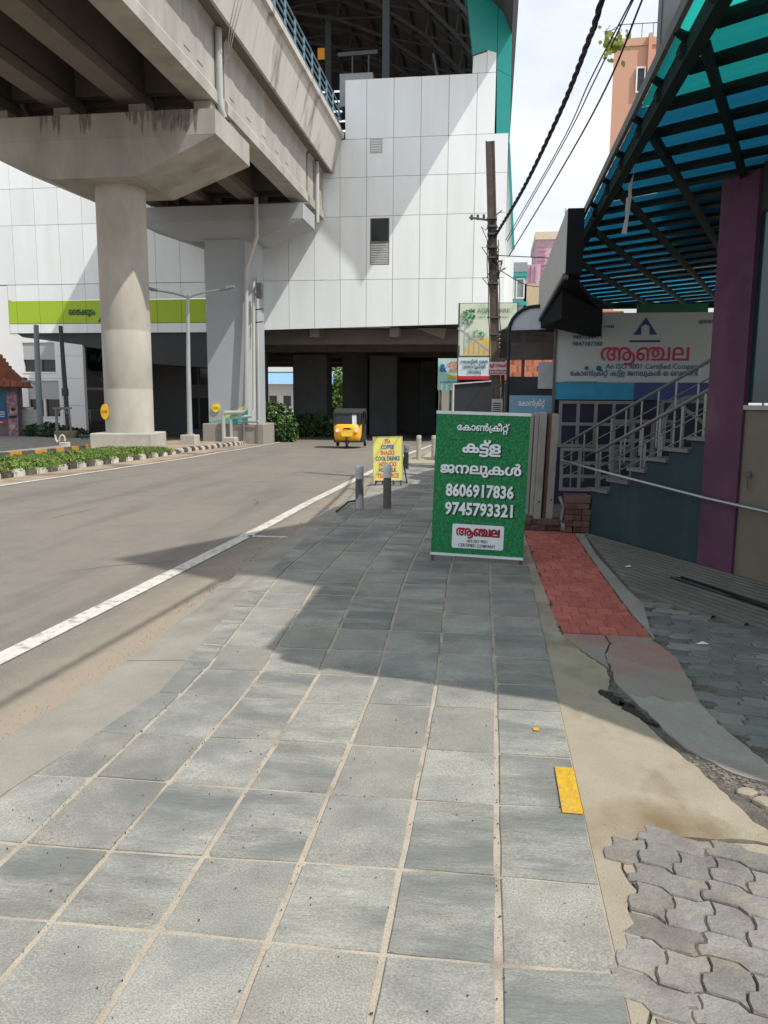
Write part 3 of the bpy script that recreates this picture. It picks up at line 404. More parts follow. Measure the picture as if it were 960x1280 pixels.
# white edge lines (sheets just above the road)
rl = [(-12, -3.12), (4, -3.12), (6.3, -3.05), (9.6, -2.97), (40, -2.97)]
build(strip_mesh(lambda y: lerp(rl, y) - 0.085, lambda y: lerp(rl, y) + 0.075, YS[:45], lambda y: gz(y) + 0.008), 'edge_line', m_line, org=(0, 0, 0), kind='structure')
ll = [(-12, -9.5), (13.7, -9.5), (17, -9.45), (22.6, -9.35), (27, -9.6), (30.4, -10.0), (40, -11.2)]
build(strip_mesh(lambda y: lerp(ll, y) - 0.07, lambda y: lerp(ll, y) + 0.07, YS[:39], lambda y: gz(y) + 0.009), 'edge_line', m_line, org=(0, 0, 0), kind='structure')
mb = MB(); mb.box(-2.97, -2.40, 8.94, 9.02, -0.118, -0.112); build(mb, 'paint_dash', m_line, kind='structure')

crk = random.Random(14); mb = MB()
for (x, y, a, n) in [(-4.2, 6.6, 1.2, 14), (-6.2, 9.5, .4, 18), (-3.6, 11.5, 1.9, 12), (-5.0, 15.5, .2, 16), (-7.4, 13.0, 1.0, 14), (-4.4, 18.5, .1, 18), (-5.6, 5.6, 2.2, 10)]:
    px_, py_ = x, y
    for k in range(n):
        a += crk.uniform(-.5, .5); l_ = crk.uniform(.06, .16); qx, qy = px_ + cos(a) * l_, py_ + sin(a) * l_; w_ = .004 * (1 - abs(2 * k / n - 1)) + .0015
        nx, ny = -sin(a) * w_, cos(a) * w_; mb.add([(px_ - nx, py_ - ny, gz(py_) + .004), (qx - nx, qy - ny, gz(qy) + .004), (qx + nx, qy + ny, gz(qy) + .004), (px_ + nx, py_ + ny, gz(py_) + .004)], [(0, 1, 2, 3)]); px_, py_ = qx, qy
build(mb, 'road_crack', M('crack_dark', (.05, .045, .04), .95), kind='structure', org=(0, 0, 0))
mb = MB()
for i in range(2600):
    y = crk.uniform(1.5, 14) ** 1.0; x = lerp(kout, y) - abs(crk.gauss(0, .16)) - .01; s = crk.uniform(.0015, .006)
    mb.add([(x, y, gz(y) + .003), (x + s, y + s * .4, gz(y) + .004), (x + s * .6, y + s, gz(y) + .003), (x + s * .5, y + s * .5, gz(y) + .004 + s)], [(0, 1, 3), (1, 2, 3), (2, 0, 3)])
build(mb, 'roadside_grit', M('grit_stone', (0.17, 0.15, 0.13), 0.9, 0.3, 9), kind='structure', org=(0, 0, 0))
# pavement bed with kerb
ky = [-3 + 0.2 * i for i in range(166)]
def bed(y): return 0.385 - 0.003 * max(0, y - 4) if y < 12 else 0.36 + (y - 12) * 0.14
side = build(strip_mesh(lambda y: lerp(kin, y) + 0.01, lambda y: bed(y) + 0.004, ky, lambda y: gs(y) - 0.0065), 'pavement', m_mortar, org=(0, 0, 0), kind='structure')
mb = MB(); vs = []; fs = []
for k, y in enumerate(ky):
    wob = 0.012 * sin(y * 2.1)
    xi, xo = lerp(kin, y) + 0.022 + wob * .4, lerp(kout, y)
    vs += [(xi, y, gs(y) - 0.003), (xo + 0.05, y, gs(y) - 0.03), (xo, y, gz(y) + 0.02), (xo - 0.07 + 0.01 * sin(y * 5), y, gz(y) + 0.011)]
for k in range(len(ky) - 1):
    for i in range(3): fs.append((4 * k + i, 4 * k + i + 1, 4 * k + i + 5, 4 * k + i + 4))
kerb_r = build(mb.add(vs, fs), 'kerb', m_kerb, org=(0, 0, 0), kind='structure')
# sawn joints in the kerb
mb = MB()
for y in [2.55, 4.2, 6.0, 8.0, 10.1, 12.4]: a, b = lerp(kout, y) + 0.05, lerp(kin, y) + 0.01; mb.add([(a, y, gs(y) - .0275), (b, y, gs(y) - .001), (b, y + .005, gs(y) - .001), (a, y + .005, gs(y) - .0275)], [(0, 1, 2, 3)])
build(mb, 'kerb_joint', M('joint_dark', (0.12, 0.11, 0.09), 0.95), kerb_r)

# stone paving tiles, each its own piece
m_tile = M('grey_stone', (0.248, 0.246, 0.220), 0.8, 0.20, 3.2, 0.6, stain=(0.155, 0.165, 0.155), stain_scale=2.6, stain_amt=0.55, stain_pos=(0.5, 0.68), rnd=0.12, fine=0.32, stretch=(1, 1.3, 1), spec=0.25, wst=((.118, .124, .122), 0.95, .50, .62, .62, (1, 1, 1)))  # wst on all tile stones: uneven tone, with soft blotchy shade painted in
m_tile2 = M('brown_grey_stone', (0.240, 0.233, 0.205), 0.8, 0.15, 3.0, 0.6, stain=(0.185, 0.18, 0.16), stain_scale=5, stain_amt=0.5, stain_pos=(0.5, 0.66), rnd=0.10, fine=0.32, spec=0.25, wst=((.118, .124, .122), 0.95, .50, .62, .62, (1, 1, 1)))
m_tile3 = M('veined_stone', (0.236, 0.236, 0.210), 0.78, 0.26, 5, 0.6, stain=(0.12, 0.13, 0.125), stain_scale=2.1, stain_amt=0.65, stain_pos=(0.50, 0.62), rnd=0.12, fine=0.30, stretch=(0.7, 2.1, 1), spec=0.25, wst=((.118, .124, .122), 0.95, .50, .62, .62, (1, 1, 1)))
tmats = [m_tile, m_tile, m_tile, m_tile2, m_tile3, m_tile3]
cols = [-2.28, -1.94, -1.60, -1.27, -0.94, -0.602, -0.262, 0.062, 0.388]
rows = [0.62, 1.05, 1.48, 1.935, 2.32, 2.79, 3.225, 3.72, 4.10] + [4.55 + 0.45 * i for i in range(42)]
def warp(x, y):
    k = 1 + 0.05 * min(max(0, y - 4), 2.6) + 0.002 * max(0, y - 6.6)
    return 0.385 + (x - 0.388) * k
rt = random.Random(5); tile_n = 0
for r in range(len(rows) - 1):
    if rows[r] > 21: break
    for c in range(len(cols) - 1):
        y0, y1 = rows[r], rows[r + 1]
        ym = (y0 + y1) / 2; xl_lim = lerp(kin, ym) + 0.02
        def sh(k, cx): return 0.010 * sin(k * 3.7 + floor(cx * 3.1) * 0.9)          # laid slightly unevenly
        sk = 0.035 * (cols[c] + 0.3)                 # rows run a touch askew
        g = 0.0108 if y0 < 4 else 0.0095
        def pt(cx, yy, k): return [warp(cx, yy), yy + sh(k, cx) + 0.03 * (cx + 0.6)]
        q = [pt(cols[c], y0, r), pt(cols[c + 1], y0, r), pt(cols[c + 1], y1, r + 1), pt(cols[c], y1, r + 1)]
        q[0][0] += g; q[3][0] += g; q[1][0] -= g; q[2][0] -= g
        if cols[c + 1] > 0.38: q[1][0] += g - 0.002; q[2][0] += g - 0.002
        gy = g * 0.72 if y0 < 4 else 0.0125
        q[0][1] += gy; q[1][1] += gy; q[2][1] -= gy; q[3][1] -= gy
        for p in q: p[0] += rt.uniform(-.003, .003); p[1] += rt.uniform(-.003, .003)
        if q[1][0] < xl_lim + 0.06: continue
        for i in (0, 3): q[i][0] = max(q[i][0], lerp(kin, q[i][1]) + 0.02)
        z = gs(ym); dz = [rt.uniform(-.0035, .0035) for _ in range(4)]
        mb = MB(); e = 0.0035; near = y0 < 4.5
        cxm = sum(p[0] for p in q) / 4; cym = sum(p[1] for p in q) / 4
        out = []; chip = rt.randrange(4) if (near and rt.random() < .45) else -1
        for i in range(4):
            a_, b_ = q[i], q[(i + 1) % 4]; prv = q[i - 1]
            if i == chip:
                k_ = rt.uniform(.02, .06); out.append((a_[0] + (prv[0] - a_[0]) * k_, a_[1] + (prv[1] - a_[1]) * k_, dz[i])); out.append((a_[0] + (b_[0] - a_[0]) * k_, a_[1] + (b_[1] - a_[1]) * k_, dz[i]))
            else: out.append((a_[0], a_[1], dz[i]))
            if near:
                for t in (.3, .62):
                    j = rt.uniform(-.0022, .0022); nx, ny = (0, 1) if i % 2 == 0 else (1, 0)
                    out.append((a_[0] + (b_[0] - a_[0]) * t + nx * j, a_[1] + (b_[1] - a_[1]) * t + ny * j, dz[i] * (1 - t) + dz[(i + 1) % 4] * t))
        n_ = len(out)
        ins_ = lambda p: (p[0] + (cxm - p[0]) * e / max(.02, abs(cxm - p[0])) * (1 if abs(cxm - p[0]) > .1 else 0), p[1] + (cym - p[1]) * e / max(.02, abs(cym - p[1])) * (1 if abs(cym - p[1]) > .14 else 0))
        top = [(*ins_(p), z + p[2]) for p in out]; mid = [(p[0], p[1], z + p[2] - 0.004) for p in out]; bot = [(p[0], p[1], z - 0.025) for p in out]
        mb.add(top + mid + bot, [tuple(range(n_))] + [(n_ + i, n_ + (i + 1) % n_, (i + 1) % n_, i) for i in range(n_)] + [(2 * n_ + i, 2 * n_ + (i + 1) % n_, n_ + (i + 1) % n_, n_ + i) for i in range(n_)])
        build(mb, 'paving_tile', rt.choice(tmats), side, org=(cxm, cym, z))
        tile_n += 1
sk_ = random.Random(41); mb = MB()
for i in range(520):
    y = sk_.uniform(1.2, 6.5) if i % 3 else sk_.uniform(1.2, 3.5)
    x = (warp(sk_.choice(cols[1:]), y) + sk_.gauss(0, .006)) if i % 2 else sk_.uniform(-1.9, .36)
    if x < lerp(kin, y) + .03 or x > .37: continue
    s = sk_.uniform(.0008, .0030) * (1.6 if sk_.random() < .1 else 1); a_ = sk_.uniform(0, 3); z = gs(y) + (.001 if not i % 2 else -.004)
    mb.add([(x + s * cos(a_ + t) * (1 + .5 * (k == 1)), y + s * sin(a_ + t), z + (.004 if k % 2 else .006)) for k, t in enumerate((0, 1.6, 3.1, 4.7))] + [(x, y, z - .002)], [(0, 1, 2, 3), (0, 1, 4), (1, 2, 4), (2, 3, 4), (3, 0, 4)])
build(mb, 'grit_specks', M('dark_speck', (.055, .045, .035), .95), side, kind='stuff')
# yellow painted block on the last tile of one row
mb = MB(); mb.box(0.305, 0.383, 2.77, 3.14, 0.0045, 0.008)
build(mb, 'painted_mark', M('yellow_paint', (0.52, 0.31, 0.02), 0.75, 0.2, 30, .4, stain=(0.28, 0.22, 0.12), stain_scale=22, stain_pos=(0.50, 0.66), fine=.2), side, label='yellow painted rectangle on the tile edge')
mb = MB(); mb.box(0.235, 0.262, 3.50, 3.53, 0.0045, 0.0065); build(mb, 'painted_mark', MATS['yellow_paint'], side)

# ---- right-hand forecourt: apron slabs, red brick strip, interlocking pavers, ribbed ramp
m_soil = M('dark_grit', (0.10, 0.09, 0.078), 0.95, 0.35, 18, 0.8, stain=(0.17, 0.15, 0.12), stain_scale=30, stain_pos=(0.55, 0.62), fine=0.4)
fore = build(MB().prism([(0.37, -3), (9, -3), (9, 1.5), (6, 1.5), (2.6, 6.9), (1.5, 9.6), (1.5, 24), (0.34, 24), (0.34, 9)], -0.13, -0.014), 'forecourt', m_soil, org=(0, 0, 0), kind='structure')
hole_bigA = [(0.565, 2.66), (0.50, 2.60), (0.47, 2.46), (0.50, 2.34), (0.455, 2.25), (0.475, 2.12), (0.44, 2.02), (0.47, 1.9), (0.42, 1.78), (0.43, 1.6), (0.40, 1.4), (0.42, -1), (2.9, -1), (2.9, 2.30), (0.98, 2.70), (0.80, 2.69)]
paversB_edge = [(1.15, 6.45), (1.20, 6.0), (1.11, 5.35), (1.10, 5.05), (1.18, 4.75), (1.16, 4.35), (1.13, 4.0), (1.16, 3.65), (1.25, 3.35), (1.42, 2.95), (1.6, 2.72)]
def ragged(poly, amp, step=0.05, rng=random.Random(6)):
    out = []
    for i, a in enumerate(poly):
        b = poly[(i + 1) % len(poly)]; L_ = sqrt((b[0] - a[0]) ** 2 + (b[1] - a[1]) ** 2); n = max(1, int(L_ / step)) if L_ < 2 else 1
        nx, ny = -(b[1] - a[1]) / (L_ or 1), (b[0] - a[0]) / (L_ or 1)
        for k in range(n):
            t = k / n; d = rng.uniform(-amp, amp) if (k or n > 1) and a[0] > .42 and b[0] > .42 else 0
            out.append((a[0] + (b[0] - a[0]) * t + nx * d, a[1] + (b[1] - a[1]) * t + ny * d))
    return out
# cream slab nearest the tiles
cream = [(0.392, 0.3), (2.9, 0.3), (2.9, 2.45), (1.5, 2.72), (1.06, 2.75), (1.01, 2.83), (0.98, 2.98), (0.93, 3.2), (0.85, 3.44), (0.80, 3.60), (0.765, 3.76), (0.72, 3.90), (0.69, 4.0), (0.67, 4.12), (0.695, 4.25), (0.715, 4.45), (0.60, 4.75), (0.52, 5.05), (0.50, 5.14), (0.49, 5.6), (0.45, 7.2), (0.415, 9.2), (0.40, 24), (0.352, 24), (0.357, 9), (0.385, 5)]
build(MB().prism(ragged([(0.392, 0.3)] + [(0.40, 1.4), (0.43, 1.6), (0.42, 1.78), (0.47, 1.9), (0.44, 2.02), (0.475, 2.12), (0.455, 2.25), (0.50, 2.34), (0.47, 2.46), (0.50, 2.60), (0.565, 2.66), (0.80, 2.69), (0.98, 2.70), (1.6, 2.56), (2.9, 2.30)] + cream[2:], .007, .04), -0.044, -0.004), 'concrete_slab', m_apron, fore, org=(0.6, 3, -0.004))
# pinkish grey slab between crack and pavers
pink = [(1.02, 3.26), (1.10, 3.19), (1.20, 3.15), (1.26, 3.20), (1.235, 3.34), (1.15, 3.64), (1.12, 4.0), (1.15, 4.35), (1.17, 4.74), (1.09, 5.05), (1.10, 5.13), (0.80, 5.13), (0.81, 4.95), (0.74, 4.72), (0.74, 4.46), (0.72, 4.26), (0.775, 4.02), (0.83, 3.80), (0.865, 3.58), (0.94, 3.40)]
m_pink = M('washed_out_red_concrete', (0.28, 0.175, 0.155), 0.92, 0.15, 3, 0.4, stain=(0.23, 0.21, 0.185), stain_scale=1.3, stain_pos=(0.46, 0.58), stain_amt=0.9, fine=0.2)
cut = [(0.76, 4.08), (0.84, 4.02), (0.90, 4.07), (0.98, 3.98), (1.05, 4.03), (1.12, 3.95)]
up_ = [p for p in pink if p[1] > 4.1]; lo_ = [p for p in pink if p[1] < 3.95]
iu = [i for i, p in enumerate(pink) if p[1] > 4.1]
build(MB().prism(ragged([p for p in pink if p[1] > 4.1] + cut, .008, .045), -0.044, -0.003), 'concrete_slab', m_pink, fore, org=(1.0, 4.5, 0), label='pinkish cracked slab below the red bricks')
first = [p for p in pink[:pink.index((1.12, 4.0))]]; last = pink[pink.index((0.775, 4.02)) + 1:]
build(MB().prism(ragged(first + cut[::-1] + last, .008, .045), -0.044, -0.0032), 'concrete_slab', m_apron2, fore, org=(1.0, 3.4, 0), label='grey cracked slab between the dark grit and the pavers')
build(MB().prism([(0.515, 5.05), (0.61, 4.76), (0.725, 4.47), (0.735, 4.73), (0.795, 4.95), (0.785, 5.12), (0.515, 5.12)], -0.044, -0.002), 'concrete_slab', m_pink, fore, org=(0.7, 4.9, 0))
# strip of bare concrete right of the bricks
build(MB().prism([(1.115, 5.1), (1.13, 5.36), (1.21, 6.0), (1.17, 6.45), (1.10, 8.0), (1.13, 9.25), (1.02, 9.25), (1.04, 7.2), (1.07, 5.8), (1.105, 5.15)], -0.044, -0.002), 'concrete_slab', m_apron2, fore, org=(1.1, 7, 0))
# tarry crack filler, broken kerb lumps
m_tar = M('old_tar', (0.03, 0.028, 0.026), 0.9, 0.4, 25, 0.8, fine=0.4)
rc = random.Random(3)
for (x, y, sx, sy) in [(0.69, 3.98, 0.045, 0.10), (0.76, 3.80, 0.028, 0.13)]:
    pl = [(x + sx * (1 + .45 * rc.uniform(-1, 1)) * cos(a) - .55 * (1 + .2 * rc.uniform(-1, 1)) * sy * sin(a), y + sy * (1 + .3 * rc.uniform(-1, 1)) * sin(a)) for a in [2 * pi * i / 30 for i in range(30)]]
    build(MB().prism(pl, -0.03, 0.0015), 'tar_patch', m_tar, fore, org=(x, y, 0))
mb = MB()
for i in range(700):
    x = rc.uniform(.40, 1.3); y = rc.uniform(1.6, 4.4) if i % 2 else rc.uniform(2.55, 2.75); s = rc.uniform(.001, .0035)
    if x > 1.02 and y > 2.8: continue
    mb.add([(x, y, -.004), (x + s, y + s * .4, -.004), (x + s * .5, y + s, -.004), (x + s * .5, y + s * .5, -.003 + s)], [(0, 1, 3), (1, 2, 3), (2, 0, 3)])
build(mb, 'sand_grit', M('grit_stone', (0.17, 0.15, 0.13), 0.9, 0.3, 9), fore, kind='stuff', org=(1, 3, 0))
mb = MB()
for i in range(420):
    t = rc.random(); x = 0.9 + 0.60 * t + rc.uniform(-.05, .10); y = 3.30 - 0.52 * t + rc.uniform(-.12, .1); s = rc.uniform(.003, .009)
    mb.box(x - s, x + s, y - s, y + s * 1.3, -0.03, -0.017 + s, Matrix.Translation((x, y, 0)) @ Matrix.Rotation(rc.uniform(0, 3), 4, 'Z') @ Matrix.Translation((-x, -y, 0)))
build(mb, 'loose_grit', M('grit_stone', (0.17, 0.15, 0.13), 0.9, 0.3, 9), fore, kind='stuff', org=(1, 3, 0))
for (x, y, s) in [(1.13, 2.98, 0.075), (1.06, 3.06, 0.045), (1.22, 2.92, 0.05)]:
    pl = [(x + s * rc.uniform(.7, 1.15) * cos(a), y + s * .7 * rc.uniform(.7, 1.1) * sin(a)) for a in [2 * pi * i / 9 for i in range(9)]]
    build(MB().prism(pl, -0.045, -0.004 + s * .15), 'broken_lump', m_apron, fore, org=(x, y, -.03), bevel=.006)

# red painted bricks
m_red = M('red_painted_brick', (0.40, 0.115, 0.09), 0.75, 0.16, 8, 0.35, stain=(0.13, 0.06, 0.05), stain_scale=5, stain_pos=(0.55, 0.75), rnd=0.14, fine=0.12)
rb_l = [(5.13, 0.515), (5.4, 0.50), (7.2, 0.46), (9.25, 0.425)]; rb_r = [(5.13, 1.09), (5.8, 1.055), (7.2, 1.03), (9.25, 1.01)]
y = 5.14; k = 0
while y < 9.2:
    d = 0.168; x = lerp(rb_l, y) - (0.06 if k % 2 else 0) + 0.012 * sin(k * 2.1)
    xe = lerp(rb_r, y) + 0.01 * sin(k * 1.7)
    while x < xe - 0.02:
        w = 0.125 if k % 2 == 0 else 0.125
        a, b = max(x, lerp(rb_l, y) - 0.01), min(x + w, xe)
        if b - a > 0.025:
            z = rc.uniform(-.004, .002)
            m = 0.01
            pl = [(a + .002, y + .003), ((a + b) / 2, y + .003 + m), (b - .002, y + .003), (b - .002, y + d - .003), ((a + b) / 2, y + d - .003 + m), (a + .002, y + d - .003)]
            build(MB().prism(pl, -0.044, z), 'red_brick', m_red, fore, org=((a + b) / 2, y + d / 2, -.02))
        x += w
    y += d; k += 1

# zig-zag interlocking pavers
m_pavA = M('worn_paver', (0.195, 0.186, 0.172), 0.88, 0.2, 7, 0.8, wst=((.26, .215, .16), 9, .54, .66, .55, (1, 1, 1)), stain=(0.14, 0.115, 0.10), stain_scale=4, stain_amt=0.6, rnd=0.18, fine=0.2)
m_pavB = M('dark_paver', (0.15, 0.155, 0.145), 0.85, 0.14, 5, 0.45, stain=(0.09, 0.095, 0.09), stain_scale=4, rnd=0.22, fine=0.2)
m_pavC = M('pale_paver', (0.22, 0.215, 0.185), 0.85, 0.14, 5, 0.4, rnd=0.15, fine=0.2)
def zig(u, per, amp):
    t = (u / per) % 1.0
    if t < 0.06: return amp * t / 0.06
    if t < 0.44: return amp
    if t < 0.56: return amp * (1 - 2 * (t - 0.44) / 0.12)
    if t < 0.94: return -amp
    return -amp * (1 - (t - 0.94) / 0.06)
def pavers(origin, ang, ucount, vcount, region, kinds, z, rng, matf, L_=0.235, H_=0.115, gap=0.0035, sold=0.155):
    o = Vector(origin); U = Vector((cos(ang), sin(ang))); V = Vector((-sin(ang), cos(ang)))
    v = 0.0
    for r in range(vcount):
        kd = kinds[r % len(kinds)]; h = H_ if kd == 'L' else sold; w = L_ if kd == 'L' else L_ / 2
        off = (r % 2) * L_ / 2 if kinds == 'L' else (0 if kd == 'L' else 0.02)
        for c in range(-ucount, ucount):
            u0 = c * w + off; u1 = u0 + w
            ctr = o + U * ((u0 + u1) / 2) + V * (v + h / 2)
            if not inside(ctr, region): continue
            A = 0.0125; nU = 16 if kd == 'L' else 8; pl = []
            def bu(u, vv, s): return (u, vv + zig(u - off * 0, L_ / 2 * 2, A) + s)
            def bv(u, t, s): return (u + 0.012 * (1 if t > 0.5 else -1) * (1 if 0.2 < t < 0.8 else 0.0) + s, v + t * h)
            for i in range(nU + 1): u = u0 + gap + (w - 2 * gap) * i / nU; pl.append(bu(u, v, gap))
            for t in (0.25, 0.45, 0.55, 0.75): p = bv(u1, t, -gap); pl.append((p[0], p[1] + zig(u1, L_, A)))
            for i in range(nU, -1, -1): u = u0 + gap + (w - 2 * gap) * i / nU; pl.append(bu(u, v + h, -gap))
            for t in (0.75, 0.55, 0.45, 0.25): p = bv(u0, t, gap); pl.append((p[0], p[1] + zig(u0, L_, A)))
            pts = []
            rot = rng.uniform(-.025, .025); cx, cy = (u0 + u1) / 2, v + h / 2
            for a, b in pl:
                a2 = cx + (a - cx) * cos(rot) - (b - cy) * sin(rot); b2 = cy + (a - cx) * sin(rot) + (b - cy) * cos(rot)
                q = o + U * a2 + V * b2; pts.append((q.x, q.y))
            n = len(pts); zt = z + rng.uniform(-.004, .005); tx, ty = rng.uniform(-.03, .03), rng.uniform(-.03, .03)
            c2 = Vector((sum(p[0] for p in pts) / n, sum(p[1] for p in pts) / n))
            def T(p, k, dz): d = Vector(p) - c2; q = c2 + d * k; return (q.x, q.y, zt + tx * d.x + ty * d.y + dz)
            mb = MB(); mb.loft([[T(p, 1.0, -0.05) for p in pts], [T(p, 1.0, -0.006) for p in pts], [T(p, 0.955, 0) for p in pts]], cap=False)
            tri = geometry.tessellate_polygon([[Vector((p[0], p[1], 0)) for p in pts]])
            mb.add([T(p, 0.955, 0) for p in pts], [tuple(t) for t in tri])
            build(mb, 'paver', matf(rng, c, r), fore, org=(c2.x, c2.y, zt - 0.02))
        v += h
pavers((0.565, 2.675 - 0.112 * 6 - 0.152 * 6), radians(-17), 14, 12, [(.50, 2.70), (.46, 2.5), (.455, 2.3), (.455, 2.1), (.45, 1.9), (.445, 1.6), (.44, 1.0), (2.9, 1.0), (2.9, 2.30), (.98, 2.70)], 'SL', 0.002, random.Random(8), lambda g, c, r: m_pavA, L_=0.228, H_=0.112, sold=0.152, gap=.003)
build(MB().prism([(.40, -1), (2.9, -1), (2.9, 2.28), (.98, 2.68), (.80, 2.67), (.57, 2.64), (.51, 2.59), (.48, 2.46), (.51, 2.34), (.465, 2.25), (.485, 2.12), (.45, 2.02), (.48, 1.9), (.43, 1.78), (.44, 1.6), (.41, 1.4)], -.03, -.0065), 'cement_bed', m_apron, fore, org=(1, 2, -.01))
build(MB().prism([(.62, -1), (2.9, -1), (2.9, 2.22), (.98, 2.60), (.80, 2.60), (.70, 2.56), (.62, 2.45), (.64, 2.34), (.60, 2.2), (.60, 2.0), (.57, 1.8), (.57, 1.4)], -.0064, -.005), 'joint_bed', m_soil, fore, org=(1, 2, -.01))
regB = paversB_edge + [(2.6, 2.2), (3.4, 2.6), (2.75, 5.0), (1.95, 5.45), (1.6, 5.75), (1.3, 6.2), (1.22, 6.5)]
pavers((1.1, 2.0), radians(-14), 16, 42, regB, 'L', -0.008, random.Random(9), lambda g, c, r: m_pavC if (g.random() < 0.05 or (c - r * .35 > -9.5 and r > 28 and g.random() < 0.6)) else m_pavB, L_=0.26, H_=0.125)
# pale border bricks along the top of the paver patch
# ribbed concrete ramp
m_ramp = M('ribbed_concrete', (0.12, 0.115, 0.10), 0.85, 0.2, 4, 0.4, stain=(0.075, 0.08, 0.075), stain_scale=1.3, fine=0.15)
ramp_poly = [(1.135, 9.4), (1.195, 6.5), (1.32, 6.15), (1.62, 5.72), (1.97, 5.42), (2.8, 4.95), (3.9, 3.5), (2.9, 6.2), (1.5, 9.4)]
mb = MB()
for k in range(15):
    p = Vector((1.15 + .004 * k, 9.22 - .19 * k)); dr = Vector((.46, -.888)); L_ = 0
    while inside(p + dr * (L_ + .04), ramp_poly) and L_ < 6: L_ += .04
    if L_ < .2: continue
    q = p + dr * L_
    w_ = Vector((.888, .46)) * .026
    vs = []
    for c_, zc in ((-1, -.012), (-.5, .010), (.5, .010), (1, -.012)):
        for e_ in (p, q): v_ = e_ + w_ * c_; vs.append((v_.x, v_.y, zc))
    mb.add(vs, [(0, 1, 3, 2), (2, 3, 5, 4), (4, 5, 7, 6)])
build(mb, 'ramp_rib', m_ramp, fore, org=(1.5, 7, 0), kind='stuff', label='parallel ribs cast across the dark ramp')
build(MB().prism([(1.135, 9.4), (1.195, 6.5), (1.32, 6.15), (1.62, 5.72), (1.97, 5.42), (2.8, 4.95), (3.9, 3.5), (2.9, 6.2), (1.5, 9.4)], -0.044, -0.011), 'ramp_slab', m_ramp, fore, org=(1.5, 7, 0))
mb = MB()
for d in (0, 0.05, 0.1): mb.bar((1.62 + d, 6.95 + d * .4, 0.004), (2.62 + d, 4.86 + d * .4, 0.004), 0.018, 0.02)
build(mb, 'drain_grate', M('wet_iron', (0.03, 0.03, 0.032), 0.5, metal=0.6), fore)

# small litter
m_paper = M('litter_paper', (0.7, 0.7, 0.68), 0.8)
for (x, y, z, s, cat, lab) in [(-2.36, 9.2, -0.11, 0.07, 'litter', 'crumpled white paper scrap in the gutter beyond the road shadow'), (-2.27, 6.85, -0.11, 0.05, 'litter', 'small pale scrap lying against the kerb near the lit pavement')]:
    mb = MB(); 
    for i in range(5):
        p = Vector((x + rc.uniform(-s, s), y + rc.uniform(-s, s), z + .01)); mb.add([p, p + Vector((s, .01, .02)), p + Vector((s * .6, s, .035)), p + Vector((-.01, s * .8, .0))], [(0, 1, 2, 3)])
    build(mb, 'paper_scrap', m_paper, label=lab, cat=cat)
for (x, y, lab) in [(1.345, 5.0, 'white leaf-shaped scrap on the dark pavers'), (1.28, 7.35, 'tiny white scrap on the ribbed ramp')]:
    mb = MB(); mb.add([(x, y, .006), (x + .05, y - .01, .012), (x + .09, y + .01, .006), (x + .05, y + .02, .02)], [(0, 1, 2, 3)]); build(mb, 'paper_scrap', m_paper, label=lab, cat='litter')
mb = MB(); mb.tube([(-2.13, 10.35, .02), (-2.12, 10.7, .03), (-2.1, 11.1, .06), (-2.06, 11.5, .03), (-2.0, 11.75, .02)], .014, 6)
build(mb, 'cable_end', M('black_rubber', (0.02, 0.02, 0.02), 0.7), label='short black cable curling over the kerb beside the grey bollards', cat='cable', smooth=True)
mb = MB(); rc2 = random.Random(4)
for i in range(90):
    y = rc2.uniform(5.5, 12); x = lerp(kout, y) - rc2.uniform(0.02, 0.25) ** 1.2; s = rc2.uniform(.004, .016)
    mb.add([(x, y, gz(y) + .012), (x + s, y + s * .3, gz(y) + .02), (x + s * .8, y + s * 1.4, gz(y) + .012), (x - s * .3, y + s, gz(y) + .016)], [(0, 1, 2, 3)])
build(mb, 'leaf_litter', M('dry_leaf', (0.09, 0.07, 0.05), 0.9), label='scattered dry leaf bits along the gutter', cat='litter', kind='stuff')

# ================================================================== LEFT VERGE
verge = MB(); vy = [6 + 1.0 * i for i in range(34)]
verge.add([p for y in vy for p in ((lerp(rleft, y) - 0.75, y, gz(y) + .10), (lerp(rleft, y) - 5.0, y, gz(y) + .08), (lerp(rleft, y) - 5.05, y, gz(y) - .05))], [(3 * k + i, 3 * k + i + 1, 3 * k + i + 4, 3 * k + i + 3) for k in range(len(vy) - 1) for i in (0, 1)])
build(verge, 'verge', m_earth, org=(-12, 20, -0.2), kind='structure')
m_kw = M('kerb_white_paint', (0.50, 0.48, 0.43), 0.8, 0.15, 8, 0.3, stain=(0.26, 0.22, 0.17), stain_scale=6, stain_pos=(0.46, 0.60), rnd=0.1)
m_kb = M('kerb_black_paint', (0.07, 0.066, 0.06), 0.85, 0.25, 8, 0.3, stain=(0.22, 0.19, 0.15), stain_scale=6, stain_pos=(0.5, 0.68), rnd=0.15)
kv = thing('kerb_edging', (-10.5, 25, -0.2), 'low kerb of black and white painted stones along the grass verge', 'kerb')
mb0 = MB(); mb0.box(-.11, .11, -.2, .2, -.12, .10); stw = mesh_of(mb0, 'kerb_stone_w', m_kw)
bm = bmesh.new(); bm.from_mesh(stw); bmesh.ops.bevel(bm, geom=bm.edges[:], offset=.045, segments=2, affect='EDGES'); bm.to_mesh(stw); bm.free()
stb = stw.copy(); stb.materials[0] = m_kb
yy = 9.0; k = 0
while yy < 38:
    x = lerp(rleft, yy) - 0.72; x2 = lerp(rleft, yy + .43) - 0.72
    inst(stw if k % 2 else stb, 'kerb_stone', (x, yy, gz(yy) + .06 + rc.uniform(-.03, .02)), (rc.uniform(-.05, .05), rc.uniform(-.08, .08), -atan2(x2 - x, .43) + rc.uniform(-.05, .05)), kv)
    yy += .44; k += 1
